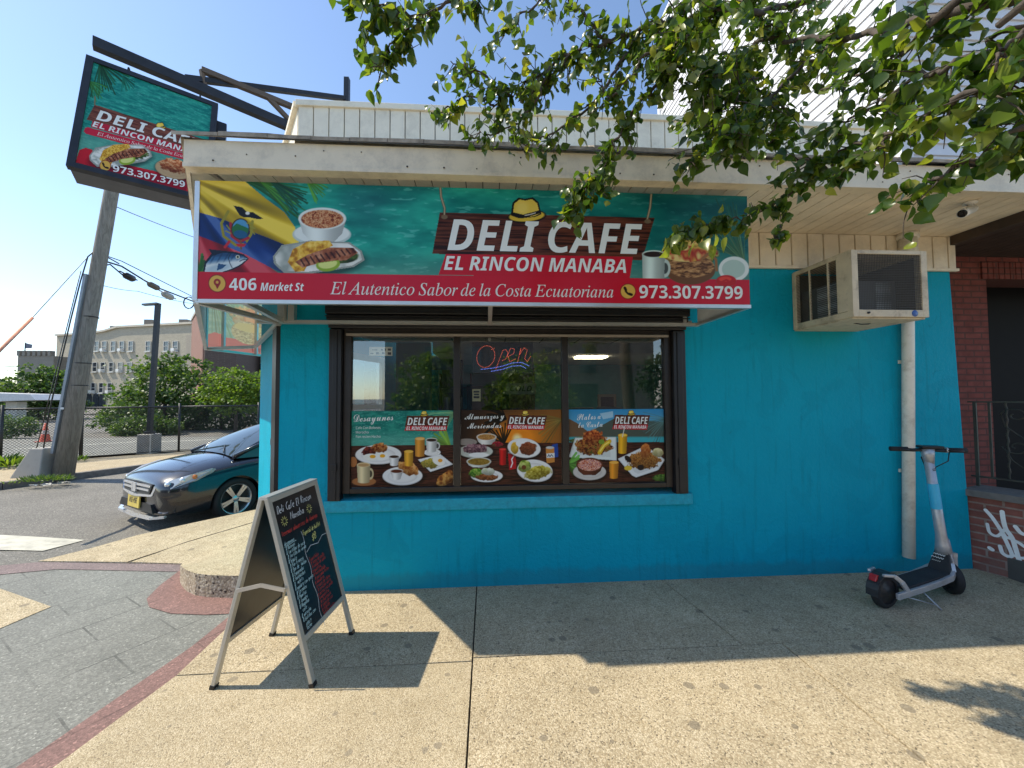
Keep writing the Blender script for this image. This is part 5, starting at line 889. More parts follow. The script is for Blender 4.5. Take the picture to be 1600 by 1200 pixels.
a.cup(2, 44, 872, 962, (206, 30, 30), (230, 70, 60), .9); a.put(a.poly([(54, 892), (100, 890), (104, 984), (62, 990)]), (186, 26, 34)); a.put(a.line([(72, 975), (82, 950), (76, 930), (92, 905)], 7), (236, 230, 228)); a.put(a.ell(77, 891, 23, 7), (190, 190, 190))
a.plate(-72, 1025, 96, 36); a.blob(-130, 1010, 46, 26, [(50, 110, 30), (110, 160, 50), (170, 190, 90)], 7, 40); a.blob(-70, 1032, 64, 18, [(120, 64, 30), (180, 110, 60)], 8, 40); a.blob(-66, 1000, 42, 20, [(226, 226, 214), (200, 206, 170)], 9, 30)
a.plate(150, 865, 100, 56, 6); a.blob(92, 868, 22, 34, [(210, 160, 40), (236, 196, 80)], 5, 20); a.put(a.ell(140, 838, 40, 24), (240, 240, 236)); a.blob(172, 868, 52, 36, [(110, 50, 26), (160, 86, 50), (120, 64, 36)], 10, 30)
a.put(a.poly([(316, 846), (352, 838), (356, 915), (322, 920)]), (30, 70, 150)); a.put(a.poly([(280, 864), (330, 860), (334, 945), (286, 952)]), (206, 134, 60)); a.put(a.ell(305, 862, 25, 8), (200, 200, 196)); a.put(a.poly([(284, 896), (332, 892), (333, 918), (285, 922)]), (226, 226, 220)); a.put(a.line([(292, 914), (298, 902), (306, 914), (314, 902), (324, 912)], 4), (40, 60, 90))
a.plate(216, 995, 108, 64, 6); a.blob(154, 968, 40, 32, [(90, 120, 40), (170, 186, 80), (206, 214, 120)], 11, 16); a.put(a.ell(150, 975, 14, 13), (110, 64, 30)); a.blob(236, 1005, 76, 36, [(150, 130, 30), (196, 180, 60), (220, 206, 100)], 12, 30, -12)
a.mesh('print', pl, PAPER, t2); L = MB(); alet(L, a, pl, 'Almuerzos y', 'P', -205, 704, 30, 696, 36, off=.0012); alet(L, a, pl, 'Meriendas', 'P', -190, 756, 14, 750, 36, off=.0012); logolet(L, a, pl, 48, 678, 1.0, 238, t2); L.build('logo_lettering', LETW, t2)
# mains
t3, a, pl = mkposter('seafood poster headed Platos a la Carta with rice, prawns and yellow juices by blue sea', .718, 1.580, [(412, 645), (983, 643), (1002, 1056), (418, 1066)])
sky_ = np.clip((a.SY-640)/200, 0, 1)[..., None]; a.c[:] = np.array((50, 140, 190))*(1-sky_)+np.array((150, 200, 215))*sky_; a.put(a.poly([(400, 690), (460, 720), (530, 770), (560, 840), (400, 840)]), (110, 84, 60)); a.put(a.poly([(560, 760), (700, 690), (1010, 720), (1010, 840), (560, 840)]), (76, 86, 76)); a.put(np.clip((a.SY-795)/10, 0, 1), (60, 170, 180)); a.blob(540, 820, 120, 24, [(60, 90, 40), (120, 130, 70)], 2, 50); a.fronds(1005, 700, 150, 110, 200, 20, (80, 120, 120), 3, .1, 3); tablewood(a, 830, 7); a.put(a.poly([(600, 668), (680, 655), (680, 690), (620, 700)])*.6, (220, 230, 235))
logo(a, 682, 676, 1.0, 222)
a.tray([(450, 805), (700, 800), (706, 935), (412, 915)], (222, 228, 222)); a.blob(560, 850, 112, 52, [(80, 40, 20), (170, 86, 40), (206, 130, 60), (90, 110, 40)], 4, 40); a.blob(560, 800, 64, 40, [(120, 44, 20), (190, 90, 40), (216, 140, 70)], 5, 40); a.put(a.line([(600, 890), (625, 850), (660, 825)], 24), (222, 180, 40)); a.put(a.line([(604, 880), (630, 845), (655, 830)], 8), (246, 222, 110)); a.put(a.ell(612, 828, 18, 14), (120, 150, 50))
a.fronds(405, 960, 90, -60, 60, 9, (90, 150, 60), 14, 0, 5)
a.plate(540, 1000, 102, 48, 0, (206, 200, 190)); a.bowl(540, 958, 82, 40, 60, (96, 48, 30), [(170, 70, 50), (214, 130, 90), (236, 200, 180), (150, 60, 80)], 6)
a.cup(712, 768, 790, 895, (236, 176, 36), (244, 200, 80), .85); a.put(a.line([(738, 800), (752, 740)], 5), (220, 220, 210)); a.cup(660, 718, 945, 1038, (232, 150, 40), (244, 186, 80), .82)
a.tray([(712, 925), (880, 850), (1000, 930), (960, 990), (826, 1032), (800, 1020)], (228, 230, 228)); a.blob(870, 935, 98, 50, [(90, 50, 20), (170, 100, 40), (210, 150, 70), (70, 40, 24)], 8, 60); a.blob(878, 880, 30, 44, [(170, 80, 30), (216, 140, 70)], 9, 30); a.put(a.ell(774, 925, 24, 14, 40), (30, 24, 24)); a.put(a.ell(852, 975, 20, 16), (36, 28, 26)); a.put(a.ell(776, 978, 24, 14), (226, 190, 60)); a.blob(955, 890, 34, 24, [(200, 190, 130), (230, 220, 170)], 3, 20); a.blob(975, 1035, 46, 22, [(50, 90, 30), (110, 150, 60)], 3, 30)
a.mesh('print', pl, PAPER, t3); L = MB(); alet(L, a, pl, 'Platos a', 'P', 462, 706, 606, 698, 40, off=.0012); alet(L, a, pl, 'la Carta', 'P', 470, 748, 618, 742, 36, off=.0012); logolet(L, a, pl, 682, 676, 1.0, 222, t3); L.build('logo_lettering', LETW, t3)

# ---------------- LED open sign, notices inside the glass
ol = thing('open_sign', 'dark LED sign hung in the window spelling Open in red dots over a blue wave', 'sign', (.16, WY+.16, 1.84))
def oP(px, py): p = onY(px, py, WY+.13); return Vector(p)
x = MB(); a0 = oP(738, 534); a1 = oP(833, 583); x.box(a0.x, a1.x, WY+.14, WY+.165, a1.z, a0.z); x.build('panel', mat('led_board', (.012, .012, .016), .3), ol, bevel=.004)
for xx in (a0.x+.12, a1.x-.12): x = MB(); x.tube([(xx, WY+.15, a0.z), (xx+.02, WY+.15, 2.42)], .003, 5); x.build('chain', BLACK, ol)
def dots(mb, pts, step, r):
    P = [oP(*p) for p in pts]; acc = 0; last = P[0]; out = [P[0]]
    for a_, b_ in zip(P[:-1], P[1:]):
        L_ = (b_-a_).length; t = step-acc
        while t <= L_: out.append(a_+(b_-a_)*(t/L_)); t += step
        acc = L_-(t-step)
    for p in out: mb.lathe([(r, 0), (r*.8, .004), (0, .006)], (p.x, WY+.14, p.z), (0, -1, 0), 6)
x = MB(); st_ = .0135
O_ = [(759+14*math.cos(t)+3*math.sin(-t)*-.6, 557-17*math.sin(t)) for t in np.linspace(.5, 2*math.pi+.5, 40)]
dots(x, O_, st_, .0036); dots(x, [(768, 546), (774, 543)], st_, .0036)
dots(x, [(775, 576), (781, 560), (786, 547), (791, 546), (794, 552), (790, 561), (783, 564)], st_, .0036)
dots(x, [(794, 557), (803, 552), (804, 545), (798, 544), (793, 555), (797, 565), (807, 560)], st_, .0036); dots(x, [(809, 565), (814, 544), (812, 554), (819, 543), (824, 547), (820, 560), (824, 565), (830, 556)], st_, .0036)
x.build('red_dots', emit('led_red', (1., .16, .09), .5), ol)
x = MB(); dots(x, [(752, 577), (770, 575), (785, 572), (800, 567), (815, 566), (828, 572)], st_, .0042); dots(x, [(768, 580), (785, 577), (800, 572), (814, 571), (823, 576)], st_, .0042); x.build('blue_dots', emit('led_blue', (.18, .26, 1.), .65), ol)
CARD = mat('notice_card', (.72, .70, .62), .6, var=.03); CARDY = mat('notice_yellow', (.70, .62, .34), .6); INK = mat('ink', (.03, .03, .03), .6)
def card(name, label, px0, px1, py0, py1, Y, m, marks, words=None):
    a0 = Vector(onY(px0, py0, Y)); a1 = Vector(onY(px1, py1, Y)); t = thing(name, label, 'notice', (float(a0.x), Y, float(a1.z)))
    b = MB(); b.box(a0.x, a1.x, Y, Y+.003, a1.z, a0.z); b.build('sheet', m, t); b = MB(); pl = Plane((a0.x, Y, a1.z), (a1.x-a0.x, 0, 0), (0, 0, 1)); w_ = a1.x-a0.x; h_ = a0.z-a1.z
    for (u0, u1, v0, v1) in marks: b.box(a0.x+u0*w_, a0.x+u1*w_, Y-.0015, Y-.0005, a1.z+v0*h_, a1.z+v1*h_)
    if words: letters(b, pl, words, 'B', (w_*.14, h_*.28), (w_*.86, h_*.28), h_*.5)
    b.build('print', INK, t)
GLY['BO'] = GLY['BO']
card('notice', 'small white notice with two rows of tiny pictures high in the left pane', 577, 613, 542, 556, WY+.05, CARD, [(.12, .35, .62, .7), (.5, .6, .6, .75), (.68, .72, .55, .8), (.8, .94, .58, .82), (.05, .18, .2, .32), (.3, .42, .16, .4), (.55, .66, .18, .4), (.8, .95, .12, .4)])
card('notice', 'pale yellow card with dark lines stuck in the middle pane', 738, 751, 608, 627, WY+.05, CARDY, [(.15, .85, .72, .86), (.2, .8, .5, .62), (.15, .85, .25, .42)])
card('notice', 'dim paper sign reading COLD deep inside the middle pane', 790, 838, 599, 616, WY+1.2, mat('card_grey', (.30, .30, .27), .7), [], 'COLD')
# ================================================================== FIXTURES ON THE CAFE
ACP = mat('ac_cage_paint', (.66, .55, .38), .55, var=.12, dirt=(.20, .13, .07), dscale=7, damt=.85)
MESHM = mat('cage_mesh', (.085, .075, .06), .6, .1)
ac = thing('ac_cage', 'cream metal cage with wire mesh sides bolted to the wall around the air conditioner', 'cage', (3.15, 3.0, 2.2))
X0, X1, Yf, Yb, Z0, Z1 = 2.80, 3.425, 2.75, 3.33, 2.21, 2.73
f = MB()
for x in (X0, X1-.05):
    f.box(x, x+.05, Yf, Yf+.05, Z0, Z1); f.box(x, x+.04, Yb-.04, Yb, Z0, Z1)
    for z in (Z0, Z1-.03): f.box(x+.003, x+.045, Yf+.05, Yb-.04, z, z+.05 if z == Z0 else Z1)
f.box(X0+.05, X1-.05, Yf, Yf+.045, Z0, Z0+.055); f.box(X0+.05, X1-.05, Yf, Yf+.045, Z1-.03, Z1)
for y in (Yf+.21, Yf+.39): f.box(X0+.004, X0+.018, y, y+.014, Z0+.05, Z1-.03)
f.prism([(X0-.004, Yf-.004, Z0+.05), (X0-.004, Yf+.13, Z0+.05), (X0-.004, Yf+.13, Z1-.03), (X0-.004, Yf-.004, Z1-.03)], (.006, 0, 0))
f.box(X0+.01, X1-.01, Yf+.02, Yb, Z0-.012, Z0-.001)
f.build('frame', ACP, ac, bevel=.003)
f = MB(); f.box(X0+.01, X1-.01, Yf+.03, Yb, Z1+.001, Z1+.008); f.build('lid', ACP, ac)
f = MB(); n = 0; z = Z0+.06
while z < Z1-.03: f.box(X0+.05, X1-.05, Yf+.006, Yf+.0085, z, z+.0035); f.box(X0+.006, X0+.0085, Yf+.13, Yb-.04, z, z+.0035); f.box(X1-.012, X1-.0095, Yf+.05, Yb-.04, z, z+.0035); z += .0135
x = X0+.05
while x < X1-.05: f.box(x, x+.0025, Yf+.0086, Yf+.0105, Z0+.055, Z1-.03); x += .0135
f.build('mesh_panel', MESHM, ac)
f = MB(); f.box(X0+.04, X1-.04, Yb-.012, Yb-.002, Z0+.02, Z1-.02); f.box(X1-.03, X1-.02, Yf+.05, Yb-.045, Z0+.055, Z1-.03)
z = Z0+.10
while z < Z1-.08: f.box(X1-.036, X1-.0305, Yf+.12, Yb-.10, z, z+.012); z += .028
f.build('inner_plate', mat('cage_back', (.085, .065, .045), .8, var=.3), ac)
f = MB(); f.lathe([(0, .004), (.022, .004), (.026, 0)], (X1-.12, Yf-.0005, Z0+.028), (0, -1, 0), 16); f.build('badge', mat('badge_blue', (.05, .12, .35), .3), ac)
f = MB(); f.lathe([(0, .012), (.008, .012), (.009, 0)], (X0+.12, Yf, Z0+.03), (0, -1, 0), 10); f.build('lock', STEELD, ac)
u = thing('air_conditioner', 'grey louvred air conditioner unit inside the wall cage', 'air conditioner', (3.1, 3.1, 2.25))
f = MB(); f.box(2.88, 3.36, 2.93, 3.33, 2.225, 2.55); f.build('body', mat('ac_body', (.12, .115, .11), .5), u, bevel=.01)
f = MB(); z = 2.25
while z < 2.53: f.box(2.874, 2.88, 2.96, 3.15, z, z+.008); z += .016
f.build('louvre', mat('ac_louvre', (.45, .47, .50), .45), u)
f = MB(); z = 2.25
while z < 2.53: f.box(3.18, 3.31, 2.922, 2.93, z, z+.008); z += .016
f.build('coil_grille', mat('ac_coil', (.48, .47, .44), .4, .6), u)
f = MB(); f.tube([(3.0, 2.95, 2.20), (3.05, 2.93, 2.185), (3.12, 2.94, 2.19), (3.16, 2.96, 2.20)], .004, 5); f.build('drip_wire', BLACK, u)

dsp = thing('downspout', 'tall cream downspout running down the turquoise wall behind the cage', 'downspout', (3.78, WY-.05, .14))
PIPE = mat('pipe_paint', (.84, .80, .70), .45, var=.08, dirt=(.36, .29, .20), dscale=7, damt=.7)
f = MB(); f.tube([(3.775, WY-.06, .15), (3.865, WY-.06, 2.31), (3.875, WY-.06, 2.74)], .044, 20); f.build('pipe', PIPE, dsp)
f = MB(); f.tube([(3.875, WY-.07, 2.72), (3.885, WY-.07, 3.09)], .068, 20); f.tube([(3.884, WY-.07, 3.05), (3.885, WY-.07, 3.10)], .08, 20); f.build('collar', PIPE, dsp)
for z in (.9, 1.9): f = MB(); f.box(3.74+.04*z, 3.86+.04*z, WY-.012, WY-.001, z, z+.03); f.build('strap', PIPE, dsp)
sc_ = thing('security_camera', 'small white bullet security camera under the right end of the soffit', 'camera', (3.72, 2.66, 3.1))
WPL = mat('white_plastic', (.72, .71, .68), .35)
f = MB(); f.lathe([(0, 0), (.042, 0), (.042, .012), (.02, .022)], (3.745, 2.70, 3.102), (0, 0, -1), 20); f.tube([(3.745, 2.70, 3.09), (3.74, 2.69, 3.06)], .014, 10); f.build('mount', WPL, sc_)
f = MB(); dd = Vector((-.86, -.22, -.36)).normalized(); c_ = Vector((3.755, 2.70, 3.045)); f.lathe([(0, -.03), (.026, -.028), (.031, -.02), (.031, .10), (.034, .102), (.034, .135), (.029, .137)], c_, dd, 24); f.build('body', WPL, sc_)
f = MB(); f.lathe([(.029, .128), (.012, .13), (0, .128)], c_, dd, 20); f.build('lens', mat('lens_glass', (.01, .01, .012), .08), sc_)

# ================================================================== NEIGHBOURS ON THE RIGHT
wh = thing('white_house', 'tall white clapboard house rising behind the branches', 'house', (3.9, 3.3, 3.8))
f = MB()
def clap(mb, p, q, z0, z1, step, out):
    p = Vector(p); q = Vector(q); out = Vector(out); z = z0
    while z < z1:
        a = Vector((p.x, p.y, z)); b = Vector((q.x, q.y, z)); up = Vector((0, 0, step)); mb.quad(a+out*.016, b+out*.016, b+up, a+up); mb.quad(a, b, b+out*.016, a+out*.016); z += step
clap(f, (3.9, 8.2), (3.9, 3.3), 3.3, 10.0, .115, (-1, 0, 0)); f.build('side_wall', HOUSEW, wh)
f = MB(); clap(f, (3.9, 3.3), (10, 3.3), 3.3, 10.0, .115, (0, -1, 0)); f.build('front_wall', HOUSEW, wh)
f = MB(); f.box(3.87, 3.99, 3.27, 3.39, 3.3, 10.0); f.box(3.86, 3.96, 8.15, 8.25, 3.3, 10.0); f.box(3.87, 3.90, 5.9, 6.0, 3.3, 10); f.build('corner_trim', HOUSEW, wh)
f = MB(); f.box(3.95, 10, 3.39, 8.2, 9.9, 10); f.build('roof', SHINGLE, wh)
BRK = brick('red_brick', (.24, .055, .040), (.29, .075, .055), (.12, .05, .04), 'xz', .205, .068, .010, paint=1)
BRK2 = brick('porch_brick', (.25, .085, .062), (.31, .11, .082), (.34, .26, .21), 'yz', .21, .068, .009)
bb = thing('brick_building', 'dark red brick building with a recessed porch beside the cafe', 'building', (5.2, 4.0, 0))
f = MB(); f.box(4.45, 5.70, 4.0, 4.3, 0, 3.3); f.box(5.70, 9, 4.0, 4.3, 2.93, 3.3); f.build('wall', BRK, bb)
f = MB()
x = 5.64
while x < 8.5: f.box(x, x+.062, 3.985, 3.999, 2.93, 3.13); x += .07
f.build('lintel', BRK, bb, bevel=.004)
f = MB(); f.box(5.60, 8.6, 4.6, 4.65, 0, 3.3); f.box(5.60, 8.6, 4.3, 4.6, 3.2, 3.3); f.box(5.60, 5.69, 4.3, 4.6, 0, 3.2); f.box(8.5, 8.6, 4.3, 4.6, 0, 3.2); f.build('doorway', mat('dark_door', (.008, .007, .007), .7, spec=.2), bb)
f = MB(); f.box(4.45, 9, 3.9, 4.3, 3.3, 3.42); f.build('roof', SHINGLE, bb)
f = MB(); f.box(5.705, 5.76, 4.05, 4.14, .2, 2.92); f.box(5.95, 6.02, 4.44, 4.5, .2, 2.6); f.build('door_frame', mat('frame_brown', (.07, .035, .028), .6), bb)
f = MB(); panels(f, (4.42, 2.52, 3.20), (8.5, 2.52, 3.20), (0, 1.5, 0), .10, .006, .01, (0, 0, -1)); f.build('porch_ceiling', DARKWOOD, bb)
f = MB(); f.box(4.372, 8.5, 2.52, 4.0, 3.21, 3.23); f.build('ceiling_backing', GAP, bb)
f = MB(); f.box(4.365, 4.43, 2.51, 3.99, 3.02, 3.205); f.build('porch_beam', DARKWOOD, bb)
f = MB(); f.box(4.55, 9, 2.2, 4.0, .0, .18); f.build('porch_floor', mat('porch_slab', (.10, .09, .08), .9), bb)
pw = thing('porch_wall', 'low red brick porch wall with grey stone cap and white graffiti', 'wall', (4.48, 3.36, 0))
pd_ = Vector((.33, -.944, 0)); pn = Vector((-.944, -.33, 0)); pp = Vector((4.475, 3.36, 0))
f = MB(); f.prism([pp, pp+pd_*1.9, pp+pd_*1.9+Vector((0, 0, .67)), pp+Vector((0, 0, .67))], -pn*.3); f.build('brickwork', BRK2, pw)
f = MB(); cz = Vector((0, 0, .67)); a = pp+pd_*-.02+pn*.045+cz; f.prism([a, a+pd_*1.95, a+pd_*1.95+Vector((0, 0, .062)), a+Vector((0, 0, .062))], -pn*.40); f.build('cap', mat('cap_stone', (.17, .155, .14), .9, var=.2, vs_=12, bmp=.4), pw, bevel=.006)
f = MB()
gpl = Plane(tuple(pp+pn*.0015), pd_, (0, 0, 1))
def stroke(mb, pl, pts, w, off=0.):
    P = [pl(a, b, off) for a, b in pts]; k = len(P); vs = []
    for i in range(k):
        d = (P[min(i+1, k-1)]-P[max(i-1, 0)]).normalized(); n_ = pl.n.cross(d)*w/2; vs += [P[i]-n_, P[i]+n_]
    mb.add(vs, [(2*i, 2*i+1, 2*i+3, 2*i+2) for i in range(k-1)])
def catmull2(P, n=6):
    P = [np.array(p, float) for p in P]; P = [2*P[0]-P[1]]+P+[2*P[-1]-P[-2]]; out = []
    for i in range(1, len(P)-2):
        for k in range(n): t = k/n; a, b, c, d = P[i-1:i+3]; out.append(.5*((2*b)+(c-a)*t+(2*a-5*b+4*c-d)*t*t+(3*b-a-3*c+d)*t**3))
    return out+[P[-2]]
def gpx(x, y):   # outline of the spray tag on the wall face
    q = ray(1480+x*120/450., 600+y*320/1200.); t = ((pp-Vector(CAM)).dot(pn))/(Vector(q).dot(pn)); p = Vector(CAM)+Vector(q)*t; return ((p-pp).dot(pd_), p.z)
for i, (pts, w) in enumerate((([(225, 738), (270, 790), (330, 880), (345, 900)], .026), ([(322, 748), (330, 800), (345, 850), (380, 900), (400, 960), (430, 1060)], .030), ([(235, 820), (250, 870), (295, 890), (340, 850)], .022), ([(310, 950), (325, 990), (360, 1010), (380, 1000), (350, 930), (330, 890)], .026), ([(400, 835), (430, 870), (460, 880), (490, 850)], .028), ([(360, 900), (420, 930), (470, 960), (520, 950)], .024), ([(470, 800), (500, 880), (520, 960), (540, 1040)], .026), ([(380, 1000), (440, 1020), (500, 1010)], .022), ([(250, 960), (265, 970)], .030))):
    Q = [tuple(c_) for c_ in np.array(catmull2([gpx(*q) for q in pts]))]; stroke(f, gpl, Q, w, .0004*i)
    for e in (Q[0], Q[-1]): f.lathe([(w/2, .0004*i), (0, .0004*i+.0001)], gpl(*e), gpl.n, 12)
f.build('graffiti', mat('spray_white', (.85, .85, .82), .7, dirt=(.5, .4, .36), dscale=16, damt=.3), pw)
rl = thing('porch_railing', 'rusty green wrought iron railing with scrolls on the porch wall cap', 'railing', tuple(pp+cz))
IRON = mat('wrought_iron', (.040, .048, .040), .6, .3, var=.4, dirt=(.10, .045, .025), dscale=12, damt=.7)
rp = lambda t, z: pp-pn*.13+pd_*t+Vector((0, 0, z))
f = MB(); f.bar(rp(-.0, 1.54), rp(1.8, 1.54), .035, .014); f.build('rail', IRON, rl); f = MB(); f.bar(rp(0, .84), rp(1.8, .84), .025, .014); f.build('rail', IRON, rl)
for i, t in enumerate((.04, .13, .23, .55, .75, .95)):
    f = MB(); f.bar(rp(t, .75 if i == 0 else .84), rp(t, 1.54), .016 if i else .022, up=pd_)
    if i == 2:
        f = MB(); f.tube([rp(t, .84+.7*k/30)+Vector((.004*math.cos(k*1.6), .004*math.sin(k*1.6), 0)) for k in range(31)], .008, 5)
    f.build('baluster', IRON, rl)
f = MB(); f.bar(rp(.37, .84), rp(.37, 1.54), .028, up=pd_)
def scroll(mb, t0, z0, s, fl):
    P = [rp(t0+s*(.085*math.cos(a)*(1-a/9)), z0+fl*.07*math.sin(a)*(1-a/9)) for a in np.linspace(0, 7.2, 26)]; mb.tube(P, .006, 5)
for s in (-1, 1): 
    scroll(f, .37+s*.09, 1.42, s, 1); scroll(f, .37+s*.09, 1.14, s, -1)
    f.tube([rp(.37+s*.17, 1.42), rp(.37+s*.15, 1.32), rp(.37+s*.05, 1.22), rp(.37+s*.02, 1.12)], .006, 5); f.tube([rp(.37+s*.16, 1.12), rp(.37+s*.12, 1.02), rp(.37+s*.02, .92)], .006, 5)
f.build('scrollwork', IRON, rl)

# ================================================================== CHALKBOARD
sbd = thing('sandwich_board', 'aluminium framed folding chalkboard with handwritten menu standing on the pavement', 'sandwich board', (-1.23, 2.5, 0))
FN, FF, RN, RF = Vector((-.978, 2.253, 0)), Vector((-.925, 2.758, 0)), Vector((-1.526, 2.278, 0)), Vector((-1.462, 2.781, 0)); TN, TF = Vector((-1.263, 2.265, 1.04)), Vector((-1.208, 2.770, 1.04))
FRM = mat('board_frame', (.52, .49, .42), .4, .35, var=.06); BLK = mat('chalk_black', (.010, .010, .012), .28, var=.3, dirt=(.06, .06, .06), dscale=4, damt=.3)
def board(bn, bf, tn, tf, front):
    u = (bf-bn).normalized(); h = (tn-bn); hl = h.length; v = h/hl; W_ = (bf-bn).length; pl = Plane(bn, u, v); w = .032; t = .022; zb_ = .24
    def bx(mb, a0, a1, b0, b1, c0, c1): mb.prism([pl(a0, b0, c0), pl(a1, b0, c0), pl(a1, b1, c0), pl(a0, b1, c0)], pl.n*(c1-c0))
    s = 1 if front else -1
    for a in (0, W_-w):
        l = MB(); bx(l, a, a+w, .0, hl, -t/2, t/2); l.build('leg', FRM, sbd, bevel=.003)
        l = MB(); bx(l, a-.003, a+w+.003, -.002, .022, -t/2-.003, t/2+.003); l.build('foot', BLACK, sbd, bevel=.003)
    l = MB(); bx(l, w, W_-w, hl-w, hl, -t/2, t/2); l.build('rail', FRM, sbd, bevel=.003); l = MB(); bx(l, w, W_-w, zb_, zb_+w, -t/2, t/2); l.build('rail', FRM, sbd, bevel=.003)
    l = MB(); bx(l, w, W_-w, zb_+w, hl-w, -.004, .004); p_ = l.build('panel', BLK, sbd)
    return pl, W_, hl, zb_, w
if True:
    pl, W_, hl, zb_, w = board(FN, FF, TN+Vector((.014, 0, 0)), TF+Vector((.014, 0, 0)), True); board(RN, RF, TN-Vector((.014, 0, 0)), TF-Vector((.014, 0, 0)), False)
f = MB()
for a, b, k in ((TN, TF, 0),): f.bar(a-Vector((0, 0, .0)), b, .05, .016); f.build('hinge', ALU, sbd)
for bn, rn in ((FN.lerp(TN, .52), RN.lerp(TN, .52)), (FF.lerp(TF, .52), RF.lerp(TF, .52))):
    m_ = (bn+rn)/2+Vector((0, -.012, .028)); f = MB(); f.bar(bn+Vector((0, -.014, 0)), m_, .008, .02); f.bar(m_, rn+Vector((0, -.014, 0)), .008, .02); f.build('brace', ALU, sbd)
# handwriting: one-stroke letters on a 4 x 6 grid
SG = {'a':'33 13 02 01 10 20 32|33 31 40','b':'06 00|03 13 32 31 20 00','c':'33 13 02 01 10 30','d':'36 30|33 13 02 01 10 30','e':'02 32 33 13 02 01 10 30','f':'36 26 15 10|04 24','g':'33 13 02 01 20 32|33 3- 1=','h':'06 00|03 23 32 30','i':'03 00|05 04','j':'23 2- 0=','k':'06 00|33 01 30','l':'06 01 10','m':'03 00|02 13 20|22 33 40','n':'03 00|02 23 32 30','o':'13 02 01 10 20 31 32 23 13','p':'03 0=|03 23 32 31 10 00','q':'33 13 02 01 20|33 3=','r':'03 00|02 13 33','s':'33 13 02 31 20 00','t':'15 11 20|04 24','u':'03 01 10 20 32|33 30','v':'03 10 33','w':'03 10 22 30 43','x':'03 30|33 00','y':'03 11|33 0=','z':'03 33 00 30','D':'06 00 20 42 44 26 06','C':'46 26 04 02 20 40','E':'36 06 00 30|03 23','R':'00 06 26 35 24 03|13 30','M':'00 06 22 46 40','$':'45 24 04 03 32 31 10 01|26 2-','8':'23 04 05 16 26 35 34 13 02 01 10 20 31 32 23','#':'10 16|30 36|01 41|04 44','*':'22 44|22 04|22 40|22 00|22 25','"':'06 05|16 15','F':'00 06 36|03 23','B':'00 06 26 35 23 03|23 32 30 00','T':'06 46|26 20','H':'00 06|40 46|03 43','P':'00 06 26 35 23 03','S':'46 16 05 04 32 31 20 00'}
hr_ = random.Random(3)
def hand(mb, pl, s, x, y, h, w, cw=.62):
    for ch in s:
        if ch in SG:
            jy = hr_.uniform(-.06, .06)*h; rt = hr_.uniform(-.1, .1)
            for st in SG[ch].split('|'):
                P = []
                for q in st.split(' '):
                    gx = int(q[0]); gy = {'-': -1, '=': -2}.get(q[1]) if q[1] in '-=' else int(q[1]); P.append((x+(gx/4*cw*.8+gy*.035+rt*gy*.03)*h+hr_.uniform(-.02, .02)*h, y+jy+gy/6*h))
                if len(P) == 1: continue
                stroke(mb, pl, P, w, .0052)
        x += h*cw*(.55 if ch in 'ilj' else 1.)*(.8 if ch == ' ' else 1)
    return x
def chalk(name, c): return mat(name, c, .9, var=.25, vs_=80)
CW, CY, CR, CC = chalk('chalk_white', (.66, .68, .70)), chalk('chalk_yellow', (.66, .64, .22)), chalk('chalk_red', (.50, .055, .045)), chalk('chalk_cyan', (.42, .62, .64))
pb_ = lambda y: hl-w-y
f = MB(); hand(f, pl, 'Deli Cafe El Rincon', .058, pb_(.075), .042, .0042, .50); hand(f, pl, 'Manaba', .16, pb_(.138), .042, .0042, .55); f.build('chalk_title', CW, sbd)
for cx in (.10, .355):
    f = MB()
    for k in range(10): a = k*math.pi/5; stroke(f, pl, [(cx+.012*math.cos(a), pb_(.13)+.012*math.sin(a)), (cx+.03*math.cos(a), pb_(.13)+.03*math.sin(a))], .0035, .0052)
    f.build('chalk_sun', CY, sbd)
f = MB(); hand(f, pl, 'Especial de buffet', .235, pb_(.265), .028, .0036, .42); hand(f, pl, '$8', .31, pb_(.325), .042, .0045); f.build('chalk_yellow_note', CY, sbd)
f = MB(); hand(f, pl, 'tenemos almuerzos de domingo', .05, pb_(.205), .032, .0036, .44)
for i, s in enumerate(('Especiales', '* seco de pollo', '* caldo de bola', '* guatita', '* encebollado', '* pescado frito', '* bandera', '* seco de chivo', '* ceviche mixto', '* arroz con pollo', '* menestra', '* churrasco', '* sopa de res', '* tigrillo', '* bolon mixto', '* corviche')): hand(f, pl, s, .235+.004*(i % 3), pb_(.43+i*.0245), .022, .0028, .52)
f.build('chalk_red_list', CR, sbd)
f = MB()
for i, s in enumerate(('desayunos', '# Bolones', '# tortillas de yuca', '# tortilla de verde', '# bigote', '# Pan Frances', '# Pan de Almidon', '# Empanadas', '# Sandwiches', '# Omelets', '# maduro con queso', '# Cereales', '# Humitas', '# Tamales', '# Mogollas', '  cafe', '# morocho', '# batidos con', '  jugo y', '  leche')): hand(f, pl, s, .052+.003*(i % 2), pb_(.262+i*.0262), .023, .0030, .46)
stroke(f, pl, [(.05, pb_(.268)), (.16, pb_(.266))], .003, .0052); f.build('chalk_list', CC, sbd)
f = MB()
q = [(.222+.008*math.sin(i*.9)+.0*i, pb_(.235)-i*.026) for i in range(24)]; stroke(f, pl, q, .003, .0052); stroke(f, pl, [(.225, pb_(.37)), (.28, pb_(.345)), (.36, pb_(.36)), (.42, pb_(.33)), (W_-.036, pb_(.335))], .003, .0052); f.build('chalk_divider', CW, sbd)

